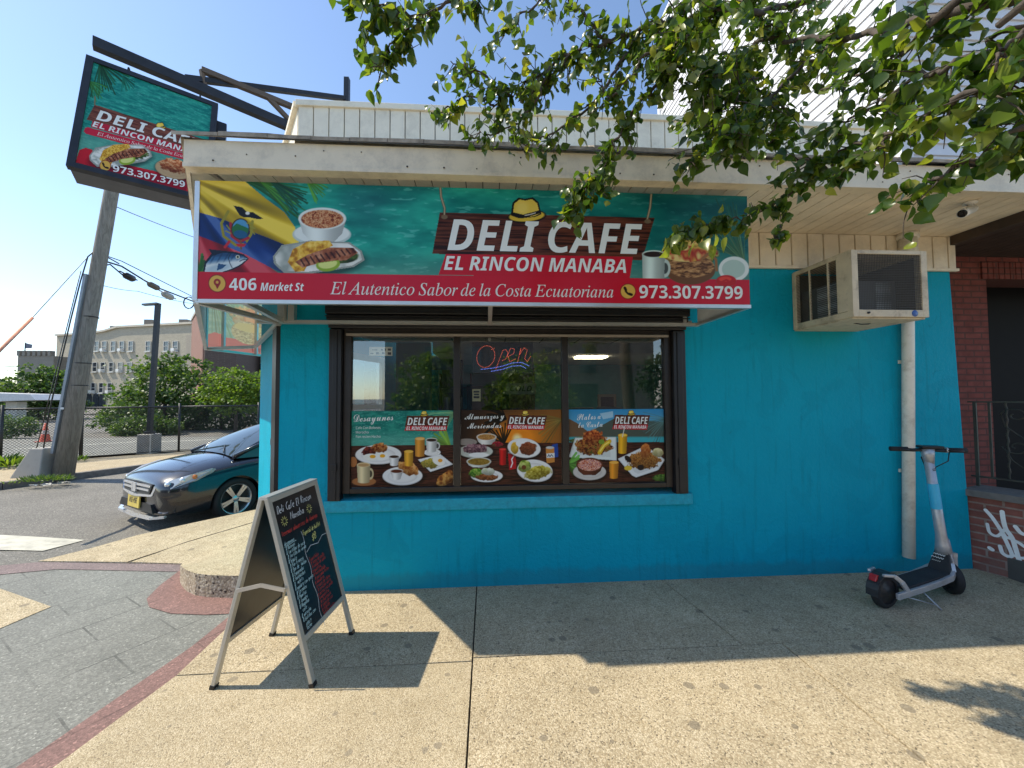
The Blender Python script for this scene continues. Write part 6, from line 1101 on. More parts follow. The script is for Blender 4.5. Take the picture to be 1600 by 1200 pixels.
# ================================================================== SCOOTER
so_ = Vector((2.967, 2.778, 0)); scd = Vector((.977, .213, 0)); scl = Vector((-.213, .977, 0))
sct = thing('kick_scooter', 'silver and black rental kick scooter parked by the turquoise wall', 'scooter', so_)
SV = mat('scooter_silver', (.46, .47, .49), .36, .45, var=.1, dirt=(.10, .10, .10), dscale=9, damt=.5); RUB = mat('rubber', (.014, .014, .015), .75, var=.3); DKM = mat('deck_rubber', (.020, .021, .023), .8, var=.3, bmp=.4, bs=150)
S3 = lambda x, y, z: so_+scd*x+scl*y+Vector((0, 0, z))
def wheel(name, c, ax, r, tw, par):
    o_ = MB(); o_.lathe([(r*.72, -tw/2), (r*.9, -tw/2), (r, -tw*.28), (r, tw*.28), (r*.9, tw/2), (r*.72, tw/2), (r*.70, 0), (r*.72, -tw/2)], c, ax, 32); t_ = o_.build(name, RUB, par)
    o_ = MB(); o_.lathe([(0, -tw*.52), (r*.3, -tw*.52), (r*.34, -tw*.40), (r*.70, -tw*.36), (r*.74, -tw*.3), (r*.74, tw*.3), (r*.70, tw*.36), (r*.34, tw*.4), (r*.3, tw*.52), (0, tw*.52)], c, ax, 28); o_.build('rim', mat('rim_black', (.022, .022, .024), .45), t_)
wheel('wheel', S3(.035, 0, .125), scl, .125, .055, sct); fw = Vector((.34, .94, 0)); fax = Vector((.94, -.34, 0)); wheel('wheel', S3(.80, 0, .125), fax, .125, .055, sct)
f = MB()
for y in (-.082, .082):
    pts = [(.03, .118), (.14, .125), (.30, .135), (.52, .155), (.66, .175)]
    for a, b in zip(pts[:-1], pts[1:]): f.bar(S3(a[0], y, a[1]), S3(b[0], y, b[1]), .022, .045)
    pts = [(.66, .175), (.715, .20), (.735, .26), (.735, .33), (.725, .40)]
    for k, (a, b) in enumerate(zip(pts[:-1], pts[1:])): s0_ = y*(1-.22*k); s1 = y*(1-.22*(k+1)); f.bar(S3(a[0], s0_, a[1]), S3(b[0], s1, b[1]), .024, .045)
    f.bar(S3(.15, y, .135), S3(.085, y, .215), .02, .035); f.bar(S3(.085, y, .215), S3(.03, y*.8, .262), .02, .03); f.bar(S3(.03, y*.8, .262), S3(-.05, y*.55, .268), .02, .02)
f.build('frame', SV, sct, bevel=.005)
f = MB(); f.prism([S3(.14, -.07, .138), S3(.66, -.07, .178), S3(.66, .07, .178), S3(.14, .07, .138)], (0, 0, .022)); f.prism([S3(.66, -.07, .19), S3(.66, .07, .19), S3(.725, .035, .385), S3(.725, -.035, .385)], scd*.015); f.build('deck', DKM, sct, bevel=.004)
f = MB(); dl = Plane(S3(.668, .055, .255)-scd*.012, S3(.668, -.055, .255)-S3(.668, .055, .255), S3(.712, 0, .36)-S3(.668, 0, .255))
for r_, (a, b) in enumerate(((.02, .09), (.012, .085), (.02, .07))): stroke(f, dl, [(a+k*(b-a)/9, .07-r_*.026+(.004 if k % 2 else -.004)) for k in range(10)], .006 if r_ < 2 else .003, .001)
f.build('deck_print', LETP, sct)
f = MB(); f.tube([S3(.735, 0, .33), S3(.728, 0, .40), S3(.715, 0, .47), S3(.60, 0, 1.10)], [.050, .042, .033, .029], 18); f.tube([S3(.612, 0, 1.05), S3(.598, 0, 1.12), S3(.592, 0, 1.175)], [.029, .038, .043], 18); f.build('stem', SV, sct)
f = MB(); f.tube([S3(.76, 0, .43), S3(.80, 0, .30)], .026, 10); 
for s in (-.038, .038): f.bar(S3(.80, 0, .31)+fax*s, S3(.80, 0, .125)+fax*s, .012, .03)
f.bar(S3(.80, 0, .31)-fax*.045, S3(.80, 0, .31)+fax*.045, .035, .03); f.build('fork', SV, sct)
f = MB(); f.tube([S3(.676, 0, .69), S3(.638, 0, .895)], .0335, 18, cap=False); f.build('sticker', mat('cyan_sticker', (.045, .42, .66), .4), sct)
f = MB()
tc_ = (Vector(CAM)-S3(.655, 0, .79)); tc_.z = 0; tc_.normalize(); sc_pl = Plane(S3(.674, 0, .70)+tc_*.031+Vector((.016, 0, 0)), (S3(.640, 0, .88)-S3(.674, 0, .70)), (-1, -.2, 0))
for i in range(7): stroke(f, sc_pl, [(.02+i*.022, -.010), (.03+i*.022, -.020 if i % 2 else -.002), (.036+i*.022, -.012)], .005, .0)
for z in (1.0, 1.012): f.tube([S3(.621-.18*(z-1.0), 0, z), S3(.620-.18*(z-1.0), 0, z+.006)], .0315, 16, cap=False)
f.build('sticker_print', INK, sct)
hb0 = S3(.595, 0, 1.165); f = MB(); f.tube([hb0-fax*.235, hb0-fax*.10+Vector((0, 0, -.006)), hb0, hb0+fax*.10+Vector((0, 0, -.006)), hb0+fax*.235], .014, 12); f.build('handlebar', BLACK, sct)
for s in (-1, 1): f = MB(); f.tube([hb0+fax*.13*s, hb0+fax*.245*s], .019, 12); f.build('grip', RUB, sct)
f = MB(); f.prism([hb0+fax*-.06-fw*.05+Vector((0, 0, .012)), hb0+fax*.08-fw*.05+Vector((0, 0, .012)), hb0+fax*.08+fw*.03+Vector((0, 0, .012)), hb0+fax*-.06+fw*.03+Vector((0, 0, .012))], (0, 0, .022)); f.build('display', BLACK, sct, bevel=.006)
f = MB(); f.tube([hb0+fax*.115, hb0+fax*.124], .022, 12); f.build('bell_ring', SV, sct)
f = MB(); f.tube([hb0+fax*.05+Vector((0, 0, -.0)), S3(.575, .03, 1.10), S3(.63, .03, 1.0)], .005, 6); f.tube([hb0+fax*.12-fw*.02, hb0+fax*.16-fw*.05, hb0+fax*.20-fw*.05], .006, 6); f.tube([hb0-fax*.12-fw*.02, hb0-fax*.16-fw*.05, hb0-fax*.20-fw*.05], .006, 6); f.tube([hb0+fax*.14, hb0+fax*.09-fw*.06+Vector((0, 0, -.08)), S3(.63, -.02, 1.02)], .004, 6); f.build('brake_cable', BLACK, sct)
f = MB()
for k in range(9):
    a0 = math.radians(35+k*17); a1 = math.radians(35+(k+1)*17); r = .138; c_ = (.035, .125)
    f.prism([S3(c_[0]+r*math.cos(a0), -.04, c_[1]+r*math.sin(a0)), S3(c_[0]+r*math.cos(a1), -.04, c_[1]+r*math.sin(a1)), S3(c_[0]+r*math.cos(a1), .04, c_[1]+r*math.sin(a1)), S3(c_[0]+r*math.cos(a0), .04, c_[1]+r*math.sin(a0))], (0, 0, .01))
f.build('mudguard', mat('guard_plastic', (.03, .031, .034), .35), sct)
f = MB(); f.prism([S3(-.095, -.022, .215), S3(-.095, .022, .215), S3(-.080, .026, .262), S3(-.080, -.026, .262)], scd*.02); f.build('tail_light', mat('red_lens', (.35, .015, .02), .25), sct, bevel=.004)
f = MB(); f.tube([S3(.33, -.05, .125), S3(.37, -.13, .03), S3(.38, -.15, .004)], .006, 6); f.tube([S3(.10, -.06, .11), S3(.37, -.13, .03)], .004, 6); f.build('kickstand', SV, sct)

# ================================================================== CAR
cf = Vector((-.53, -.848, 0)); cl_ = Vector((.848, -.53, 0))
cax = Vector((-3.665, 5.92, -.158))-cl_*.82
car = bpy.data.objects.new('parked_car', None); col.objects.link(car); car.location = cax; car.rotation_euler = (0, 0, math.atan2(cf.y, cf.x)); ORG[car.name] = Vector((0, 0, 0)); car.scale = (.86, .91, .91)
tag(car, 'black sedan parked at the kerb with yellow licence plate on its nose', 'car')
def carpaint(name, c):
    m, t, b, o = nodes(name); b.inputs['Base Color'].default_value = (*c, 1); b.inputs['Roughness'].default_value = .22; b.inputs['Coat Weight'].default_value = 1; b.inputs['Coat Roughness'].default_value = .03; b.inputs['Metallic'].default_value = 0; return m
CP = carpaint('car_black', (.007, .008, .012)); CGL = mat('car_glass', (.03, .045, .05), .03, spec=1.0, var=.05); CHR = mat('chrome', (.82, .82, .83), .22, .65, var=.02); LAMP = mat('lamp_clear', (.58, .60, .62), .10, .25); TRIM = mat('car_trim', (.012, .012, .013), .5)
st = [  # x, half width, sill z, shoulder z, top z
 (.98, .56, .36, .60, .66), (.955, .66, .26, .64, .73), (.90, .76, .21, .68, .78), (.78, .84, .19, .72, .845), (.55, .895, .18, .78, .925), (.25, .92, .18, .82, .975), (-.15, .925, .18, .86, 1.015), (-.50, .925, .18, .89, 1.02), (-1.0, .925, .18, .90, .985), (-1.8, .925, .18, .92, 1.0), (-2.6, .925, .18, .94, 1.03), (-3.1, .915, .20, .94, 1.07), (-3.5, .88, .24, .92, 1.08), (-3.8, .80, .30, .86, 1.06), (-3.88, .70, .42, .80, 1.0)]
V = []; F = []
for x, w_, zb_, zs_, zt in st:
    half = [(0, zb_), (w_*.72, zb_), (w_*.95, zb_+.06), (w_*.99, zb_+.2), (w_, (zb_+zs_)/2+.12), (w_*.975, zs_-.02), (w_*.90, zs_+.05), (w_*.66, zt-.012), (w_*.3, zt+.012), (0, zt+.018)]
    ring_ = [(y, z) for y, z in half]+[(-y, z) for y, z in half[-2:0:-1]]; V += [(x, y, z) for y, z in ring_]
k = 18
F = [(i*k+j, i*k+(j+1) % k, (i+1)*k+(j+1) % k, (i+1)*k+j) for i in range(len(st)-1) for j in range(k)]+[tuple(range(k))[::-1], tuple((len(st)-1)*k+j for j in range(k))]
me = bpy.data.meshes.new('t'); me.from_pydata(V, [], F); ob = bpy.data.objects.new('t', me); col.objects.link(ob)
bm = bmesh.new(); bm.from_mesh(me); bmesh.ops.recalc_face_normals(bm, faces=bm.faces); bm.to_mesh(me); bm.free()
cu_ = MB()
for ax_ in (0, -2.78):
    for s in (-1, 1): cu_.lathe([(0, 0), (.375, 0), (.375, .40), (0, .40)], (ax_, s*.62, .33), (0, s, 0), 40)
cut = cu_.build('cut', TRIM)
md = ob.modifiers.new('s', 'SUBSURF'); md.levels = 2; md.render_levels = 2
md = ob.modifiers.new('b', 'BOOLEAN'); md.object = cut; md.operation = 'DIFFERENCE'; md.solver = 'EXACT'
bpy.context.view_layer.update(); me2 = bpy.data.meshes.new_from_object(ob.evaluated_get(bpy.context.evaluated_depsgraph_get()))
bpy.data.objects.remove(ob); bpy.data.objects.remove(cut); me2.materials.clear(); me2.name = 'body'
for p in me2.polygons: p.use_smooth = True; p.material_index = 0
try: me2.set_sharp_from_angle(angle=R(38))
except Exception: pass
cbody = link('body', me2, CP, car)
# greenhouse
gs = [(-.02, .70, 1.01, .74, .99), (-.52, .66, 1.235, .80, .98), (-1.02, .60, 1.42, .835, .98), (-1.6, .585, 1.48, .84, .985), (-2.2, .575, 1.44, .835, 1.0), (-2.65, .57, 1.37, .81, 1.02), (-3.05, .60, 1.22, .77, 1.04), (-3.42, .64, 1.07, .70, 1.05)]
V = []; 
for x, wt, zt, wb, zb_ in gs: V += [(x, wb, zb_-.03), (x, wt+.03, zt-.075), (x, wt-.03, zt-.02), (x, wt*.5, zt+.015), (x, 0, zt+.022), (x, -wt*.5, zt+.015), (x, -wt+.03, zt-.02), (x, -wt-.03, zt-.075), (x, -wb, zb_-.03)]
fr_, gf = [], []
for i in range(len(gs)-1):
    for j in range(8):
        q = (i*9+j, i*9+j+1, (i+1)*9+j+1, (i+1)*9+j); side = j in (0, 7); top_ = 2 <= j <= 5
        if (side and 0 <= i <= 5) or (top_ and i in (0, 1)) or (top_ and i in (5, 6)): gf.append(q)
        else: fr_.append(q)
m_ = MB(); m_.add(V, fr_, 0, True); m_.build('roof', CP, car); m_ = MB(); m_.add(V, gf, 0, True); m_.build('window', CGL, car)
for s in (-1, 1):
    m_ = MB(); m_.tube([(-.02, s*.73, 1.0), (-.52, s*.705, 1.17), (-1.02, s*.625, 1.36)], .028, 6); m_.build('pillar', CP, car); m_ = MB(); m_.bar((-1.72, s*.845, .97), (-1.78, s*.625, 1.38), .06, .02); m_.build('pillar', CP, car); m_ = MB(); m_.bar((-2.55, s*.83, 1.0), (-2.60, s*.61, 1.31), .08, .02); m_.build('pillar', CP, car)
for s in (-1, 1):
    m_ = MB(); m_.add([(.93, s*.50, .685), (.86, s*.66, .735), (.62, s*.845, .815), (.36, s*.905, .875), (.40, s*.912, .835), (.60, s*.885, .725), (.84, s*.765, .635), (.945, s*.58, .625)], [tuple(range(8))]); 
    q = [Vector(v) for v in m_.v]; m_ = MB(); m_.prism([v+Vector((.015, s*.012, .01)) for v in q], (-.08, -s*.06, -.03)); h_ = m_.build('headlight', LAMP, car, bevel=.004)
    m_ = MB()
    for cx, cy, r in ((.84, .70, .045), (.70, .80, .04)): m_.lathe([(0, .02), (r*.7, .02), (r, 0)], (cx+.03, s*(cy+.005), .70+.05*(.84-cx)/.14), (.8, s*.6, .1), 14)
    m_.build('lens', CHR, h_); m_ = MB(); m_.lathe([(0, .01), (.03, .01), (.034, 0)], (.60, s*.885, .785), (.5, s*.85, .2), 10); m_.build('indicator', mat('amber', (.7, .22, .05), .2), h_)
m_ = MB(); m_.add([(.965, -.50, .70), (.99, 0, .715), (.965, .50, .70), (.985, .44, .545), (1.0, 0, .52), (.985, -.44, .545)], [(0, 1, 4, 5), (1, 2, 3, 4)]); q = [Vector(v) for v in m_.v]; m_ = MB(); m_.prism([v+Vector((.012, 0, 0)) for v in q], (-.1, 0, 0)); g_ = m_.build('grille', TRIM, car)
m_ = MB()
for z, hw in ((.672, .46), (.615, .43)):
    m_.bar((.985, -hw, z), (1.012, 0, z+.008), .03, .028); m_.bar((1.012, 0, z+.008), (.985, hw, z), .03, .028)
m_.bar((.975, -.50, .545), (1.02, -.1, .522), .03, .03); m_.bar((1.02, -.1, .522), (1.02, .1, .522), .03, .03); m_.bar((1.02, .1, .522), (.975, .50, .545), .03, .03); m_.bar((.975, .50, .545), (.955, .56, .66), .03, .03); m_.bar((.975, -.50, .545), (.955, -.56, .66), .03, .03)
m_.build('grille_bar', CHR, g_)
m_ = MB(); epl = Plane((1.03, -.07, .575), (0, 1, 0), (0, 0, 1))
for a, b in (((.02, .01), (.012, .115)), ((.12, .01), (.128, .115)), ((.018, .06), (.122, .06))): stroke(m_, epl, [a, b], .024, .0)
for a, b in (((0, 0), (0, .125)), ((.14, 0), (.14, .125)), ((0, 0), (.14, 0)), ((0, .125), (.14, .125))): stroke(m_, epl, [a, b], .012, .0)
m_.prism([epl(0, 0, -.002), epl(.14, 0, -.002), epl(.14, .125, -.002), epl(0, .125, -.002)], (-.02, 0, 0)); m_.build('emblem', CHR, car)
m_ = MB(); m_.prism([(1.0, -.60, .30), (1.0, .60, .30), (1.0, .52, .42), (1.0, -.52, .42)], (-.12, 0, 0)); 
for s in (-1, 1): m_.prism([(.905, s*.66, .30), (.80, s*.80, .30), (.80, s*.81, .42), (.90, s*.68, .43)], (-.05, -s*.04, 0))
m_.build('lower_intake', TRIM, car)
m_ = MB(); m_.bar((1.0, -.56, .232), (1.02, 0, .222), .05, .035); m_.bar((1.02, 0, .222), (1.0, .56, .232), .05, .035); m_.bar((1.0, .56, .232), (.90, .74, .25), .05, .03); m_.bar((1.0, -.56, .232), (.90, -.74, .25), .05, .03); m_.build('bumper_lip', CHR, car)
pt = MB(); pt.prism([(1.03, -.20, .335), (1.03, .20, .335), (1.02, .20, .535), (1.02, -.20, .535)], (-.02, 0, 0)); pt_ = pt.build('licence_plate', mat('plate_yellow', (.62, .47, .10), .45), car)
m_ = MB(); ppl = Plane((1.0315, .155, .36), (0, -1, 0), (-.065, 0, 1)); ppl = Plane((1.033, -.155, .36), (0, 1, 0), (-.065, 0, 1))
GLY.setdefault('BY', '200|60,0 84,110 25,240 80,240 112,150 180,240 240,240 138,108 116,0'); GLY.setdefault('BW', '330|40,0 30,240 82,240 84,80 150,240 205,240 212,80 280,240 335,240 225,0 160,0 155,150 95,0')
letters(m_, ppl, 'W52-YSE'.replace('5', 'S').replace('2', '2') if False else 'WYSE', 'B', (.17, .045), (.29, .045), .07, off=.001) if False else None
letters(m_, ppl, '52', 'D', (.075, .042), (.135, .042), .075, off=.001); letters(m_, ppl, 'W', 'B', (.02, .042), (.068, .042), .075, off=.001); letters(m_, ppl, 'YSE', 'B', (.172, .042), (.29, .042), .075, off=.001); m_.box(1.0275, 1.0285, -.007, .007, .425, .445); m_.build('plate_number', INK, pt_)
for ax_ in (0, -2.78):
    for s in (-1, 1):
        c_ = Vector((ax_, s*.80, .335)); a_ = Vector((0, s, 0))
        m_ = MB(); m_.lathe([(.235, -.09), (.30, -.10), (.328, -.085), (.335, -.04), (.335, .05), (.325, .088), (.295, .105), (.24, .095), (.232, .05), (.232, -.09)], c_, a_, 48); t_ = m_.build('wheel', RUB, car)
        m_ = MB(); m_.lathe([(.238, .09), (.225, .085), (.215, .03), (.21, -.06)], c_, a_, 40); m_.lathe([(0, .072), (.035, .072), (.055, .06)], c_, a_, 20)
        for q in range(10):
            a = q*math.pi/5+(.12 if q % 2 else -.12); 
            e1 = Vector((math.cos(a), 0, math.sin(a))); a2 = a+(.09 if q % 2 else -.09); e2 = Vector((math.cos(a2), 0, math.sin(a2)))
            m_.bar(c_+e1*.05+a_*.062, c_+e2*.228+a_*.082, .034, .022, up=a_)
        m_.build('rim', mat('alloy', (.60, .61, .62), .25, .8), t_); m_ = MB(); m_.lathe([(0, .0), (.23, .0)], c_, a_, 24); m_.build('brake_disc', TRIM, t_)
for s in (-1, 1): m_ = MB(); m_.lathe([(0, -.06), (.05, -.055), (.09, -.01), (.085, .02), (0, .025)], (-.62, s*1.0, 1.03), (-1, 0, 0), 14); m_.bar((-.62, s*.88, 1.0), (-.62, s*.97, 1.02), .05, .03); m_.build('mirror', CP, car)
m_ = MB()
for s in (-1, 1):
    for x in (-.62, -1.72, -2.62): m_.bar((x, s*.929, .30), (x-.02, s*.915, .93), .006, .004)
m_.build('door_seam', TRIM, car)
m_ = MB(); m_.tube([(.0, .45, 1.045), (-.22, .05, 1.13)], .008, 5); m_.tube([(.0, -.25, 1.05), (-.22, -.60, 1.11)], .008, 5); m_.build('wiper', TRIM, car)

# ================================================================== FAR SIDE OF THE STREET
up = thing('utility_pole', 'leaning grey wooden utility pole with a metal cable guard', 'pole', (-8.54, 8.35, .1))
def woodpole(name):
    m, t, b, o = nodes(name); b.inputs['Roughness'].default_value = .9
    v = coords(t, (9, 9, .8)); n_ = noise(t, 3., 8, .7, v, 1.5); c_ = ramp(t, n_, [(.3, (.13, .115, .095)), (.55, (.27, .25, .215)), (.75, (.34, .32, .285))]); t.links.new(c_, b.inputs['Base Color']); bump(t, b, n_, .5, .02); return m
f = MB(); f.tube([(-8.545, 8.35, 0), (-8.18, 8.35, 3.0), (-7.80, 8.35, 5.92), (-7.60, 8.35, 7.4)], [.16, .127, .112, .105], 20); f.build('pole', woodpole('grey_timber'), up)
f = MB(); f.bar((-8.60, 8.23, .55), (-8.10, 8.23, 4.15), .09, .05); f.build('cable_guard', mat('galvanised', (.30, .33, .36), .5, .4), up)
f = MB(); f.tube([(-8.78, 8.2, .5), (-8.66, 8.18, 1.4), (-8.33, 8.18, 3.2), (-8.17, 8.18, 4.0), (-8.07, 8.2, 4.5), (-8.0, 8.3, 4.7)], .012, 6); f.tube([(-8.88, 8.18, .6), (-8.60, 8.16, 1.9), (-8.15, 8.16, 4.2)], .008, 6); f.build('riser_cable', BLACK, up)
f = MB()
for z in (1.9, 2.35, 3.3): x_ = -8.545+(z/7.4)*.945; f.tube([(x_+(.15-.008*z)*math.cos(a), 8.35+(.15-.008*z)*math.sin(a), z) for a in np.linspace(0, 6.28, 17)], .008, 4)
f.build('strap', STEELD, up)
f = MB(); f.box(-8.46, -8.40, 8.18, 8.19, 1.42, 1.46); f.build('tag_plate', mat('tag_white', (.75, .75, .72), .4), up)
cbk = thing('concrete_footing', 'tapered concrete block at the foot of the leaning pole', 'block', (-8.85, 8.3, .1))
f = MB(); b_ = [(-9.20, 8.05), (-8.66, 8.05), (-8.66, 8.42), (-9.10, 8.5)]; t_ = [(-8.93, 8.12), (-8.68, 8.12), (-8.68, 8.36), (-8.9, 8.38)]
f.add([(*p, .1) for p in b_]+[(*p, .66) for p in t_], [(0, 1, 5, 4), (1, 2, 6, 5), (2, 3, 7, 6), (3, 0, 4, 7), (4, 5, 6, 7)]); f.build('block', mat('footing', (.36, .345, .31), .9, var=.15, vs_=5, dirt=(.2, .16, .14), dscale=5, bmp=.4), cbk, bevel=.02)
def cable(name, label, pts, r, m, sag=0., cat='cable', group=None):
    t = thing(name, label, cat, tuple(pts[0]), group=group); P = []
    for a, b in zip(pts[:-1], pts[1:]):
        for k in range(12): u = k/12; P.append(Vector(a).lerp(Vector(b), u)-Vector((0, 0, sag*4*u*(1-u))))
    P.append(Vector(pts[-1])); f = MB(); f.tube(P, r, 6); f.build('wire', m, t); return t
c1 = cable('cable_bundle', 'thick black cable bundle carrying splice cases from pole to the right', [(-7.98, 8.36, 4.50), onY(190, 416, 9), onY(240, 447, 10.2), onY(310, 474, 12), onY(345, 490, 13)], .018, BLACK)
for (px, py, m_c, r_, L_) in ((202, 433, BLACK, .075, .28), (240, 447, mat('case_brown', (.13, .10, .08), .6), .07, .30), (262, 462, mat('case_grey', (.36, .35, .32), .5), .08, .30)):
    Yc = 9.2+(px-200)*.02; c_ = Vector(onY(px, py, Yc)); ax_ = (Vector(onY(px+30, py+15, Yc+.6))-c_).normalized(); f = MB(); f.lathe([(0, -L_/2), (r_*.6, -L_/2), (r_, -L_/2+.05), (r_, L_/2-.05), (r_*.6, L_/2), (0, L_/2)], c_, ax_, 14); f.tube([c_-ax_*(L_/2+.14)+Vector((0, 0, .03)), c_+ax_*(L_/2+.1)+Vector((0, 0, .02))], .015, 5); f.build('splice_case', m_c, c1)
f = MB(); f.tube([Vector(onY(295+8*math.cos(a), 473+9*math.sin(a), 11.4)) for a in np.linspace(0, 6.0, 20)], .016, 5); f.tube([(-8.0, 8.35, 4.35), onY(172, 413, 8.8), onY(192, 430, 9.1)], .015, 5); f.tube([(-8.0, 8.3, 4.6), onY(168, 402, 8.7), onY(186, 412, 9)], .014, 5); f.build('loop', BLACK, c1)
cable('overhead_wire', 'thin dark overhead wire just above the splice cases', [(-7.97, 8.36, 4.62), onY(190, 408, 9), onY(310, 468, 12), onY(345, 484, 13)], .010, BLACK)
cable('overhead_wire', 'faint slack wire sagging below the splice cases', [(-8.05, 8.36, 4.0), onY(215, 455, 10), onY(305, 475, 12.5)], .006, STEELD, .03)
cable('overhead_wire', 'thin wire leaving the pole just under the hanging sign', [(-7.80, 8.36, 5.66), onY(307, 372, 12), onY(345, 388, 13)], .008, BLACK, .02)
cable('overhead_wire', 'nearly level thin wire low at the left edge of the sky', [onY(-60, 577, 30), onY(28, 572, 34)], .03, STEELD)
gw = cable('guy_wire', 'slanting guy wire with an orange and white guard tube at the left edge', [(-8.19, 8.36, 4.6), onY(50, 497, 7), onY(-60, 606, 5)], .007, STEELD)
f = MB(); f.tube([Vector(onY(50, 497, 6.98)), Vector(onY(-60, 606, 4.98))], .024, 8); f.build('guard_tube', mat('guard_orange', (.62, .25, .12), .5, var=.2), gw)
lp_ = thing('lamp_post', 'dark square lamp post on a concrete pier behind the fence', 'lamp post', (-9.53, 11.51, .1))
f = MB(); f.box(-9.72, -9.35, 11.33, 11.70, .09, .64); f.build('pier', mat('pier_concrete', (.42, .40, .36), .9, var=.1, bmp=.3), lp_, bevel=.02)
f = MB(); f.box(-9.62, -9.44, 11.42, 11.60, .64, .72); f.build('base_plate', STEELD, lp_, bevel=.01)
f = MB(); f.bar((-9.53, 11.51, .70), (-9.40, 11.51, 4.36), .10, .10, up=(0, 1, 0)); f.build('post', STEELD, lp_)
f = MB(); f.prism([(-9.38, 11.42, 4.32), (-9.80, 11.45, 4.285), (-9.80, 11.57, 4.285), (-9.38, 11.60, 4.32)], (0, 0, .05)); f.build('lamp_head', mat('lamp_grey', (.16, .17, .18), .4), lp_, bevel=.01)
# chain link fence
fe = thing('chain_link_fence', 'black chain link fence along the far pavement', 'fence', (-9.6, 11.1, .1))
FEN = mat('fence_black', (.020, .021, .022), .45)
fp = [Vector((*fpts[0], .1)), Vector((*fpts[1], .1)), Vector((*fpts[2], .1)), Vector((*fpts[3], .1)), Vector((*fpts[4], .1)), Vector((float(f5[0]), float(f5[1]), .1))]
f = MB(); g_ = MB(); z1_ = 1.40
for a, b in zip(fp[:-1], fp[1:]):
    d = (b-a); L_ = d.length; d = d/L_
    f.tube([a+Vector((0, 0, z1_-.1)), b+Vector((0, 0, z1_-.1))], .022, 8); f.tube([a+Vector((0, 0, .05)), b+Vector((0, 0, .05))], .012, 6)
    h = z1_-.17; x = -h
    while x < L_ and x < 9.5:
        for s in (0, 1):
            lo, hi = max(0, x), min(L_, x+h)
            if hi-lo > .02:
                za, zb_ = (lo-x, hi-x) if s == 0 else (h-(lo-x), h-(hi-x)); g_.bar(a+d*lo+Vector((0, 0, .06+za)), a+d*hi+Vector((0, 0, .06+zb_)), .0062)
        x += .062
f.build('rail', FEN, fe); g_.build('wire_mesh', FEN, fe)
for i, p in enumerate(fp[1:5]): f = MB(); f.tube([p, p+Vector((0, 0, z1_ if i else 1.40))], .036 if i == 1 else .028, 10); f.build('post', FEN, fe)
for t in (.5,): 
    for a, b in zip(fp[4:5], fp[5:6]): f = MB(); p = a.lerp(b, .3); f.tube([p, p+Vector((0, 0, 1.3))], .026, 8); f.build('post', FEN, fe)
def farpos(px, Y): return (float(onY(px, 650, Y)[0]), Y)
pf = thing('picket_fence', 'black picket fence far across the parking lot', 'fence', (-22, 26, .1))
f = MB(); a = Vector((*farpos(100, 46), lz(46))); b = Vector((*farpos(228, 40), lz(40))); d = (b-a)
for k in range(70): p = a+d*(k/69); f.bar(p, p+Vector((0, 0, 2.6)), .045)
for z in (.25, 2.4): f.bar(a+Vector((0, 0, z)), b+Vector((0, 0, z)), .05)
f.build('pickets', FEN, pf)
tc = thing('traffic_cone', 'orange traffic cone standing in the parking lot behind the pole', 'cone', (-16.2, 15.2, .085))
f = MB(); f.lathe([(.14, .03), (.03, .68), (0, .69)], (-16.2, 15.2, .085), n=18); f.build('cone', mat('cone_orange', (.68, .10, .04), .5), tc); f = MB(); f.box(-16.39, -16.01, 15.01, 15.39, .087, .115); f.build('base', mat('cone_base', (.5, .08, .04), .6), tc, bevel=.01)
f = MB(); f.lathe([(.098, .28), (.074, .42)], (-16.2, 15.2, .087), n=18); f.build('band', mat('cone_band', (.6, .45, .38), .5), tc)
def farcar(label, x, y, rz, c, suv=0):
    t = bpy.data.objects.new('distant_car', None); col.objects.link(t); t.location = (x, y, lz(y)); t.rotation_euler = (0, 0, rz); ORG[t.name] = Vector((0, 0, 0)); tag(t, label, 'car', 'cars parked across the lot')
    pm = mat('far_paint', c, .3, var=.03, coat=.8); h = 1.72 if suv else 1.45
    prof = [(-2.2, .35), (2.2, .35), (2.25, .7), (2.1, .88), (1.1, .98), (-1.9 if not suv else -2.1, 1.0), (-2.2, .9)]; f = MB(); f.prism([(a, -.88, b) for a, b in prof], (0, 1.76, 0)); f.build('body', pm, t, bevel=.06)
    pr_ = [(1.0, .96), (.35, h), (-1.3 if not suv else -1.9, h), (-2.0, .98)]; f = MB(); f.prism([(a, -.74, b) for a, b in pr_], (0, 1.48, 0)); f.build('cabin', CGL, t, bevel=.05)
    f = MB(); f.prism([(.38, -.70, h-.02), (-1.3 if not suv else -1.9, -.70, h-.02), (-1.3 if not suv else -1.9, .70, h-.02), (.38, .70, h-.02)], (0, 0, .05)); f.build('roof', pm, t, bevel=.02)
    for ax_ in (1.35, -1.35):
        for s in (-1, 1): f = MB(); f.lathe([(0, .0), (.19, .0), (.2, -.02), (.33, -.02), (.33, -.2), (0, -.2)], (ax_, s*.9, .33), (0, s, 0), 18); f.build('wheel', RUB, t)
for lab, px, Y, rz, c, suv in (('silver sedan parked beside the red car beyond the hedge', 55, 44, -.85, (.55, .56, .58), 0), ('bright red car just left of the leaning pole', 79, 43, -.75, (.48, .02, .025), 1), ('dark red car just right of the leaning pole', 133, 43, -.8, (.30, .03, .03), 0), ('black car with pale roof reflection beside the lot bushes', 160, 44, -.8, (.03, .03, .035), 1)):
    q = farpos(px, Y); farcar(lab, q[0], q[1], rz, c, suv)
cn = thing('canopy_roof', 'flat white canopy on a pale column at the left edge', 'canopy', (-34, 30, 0))
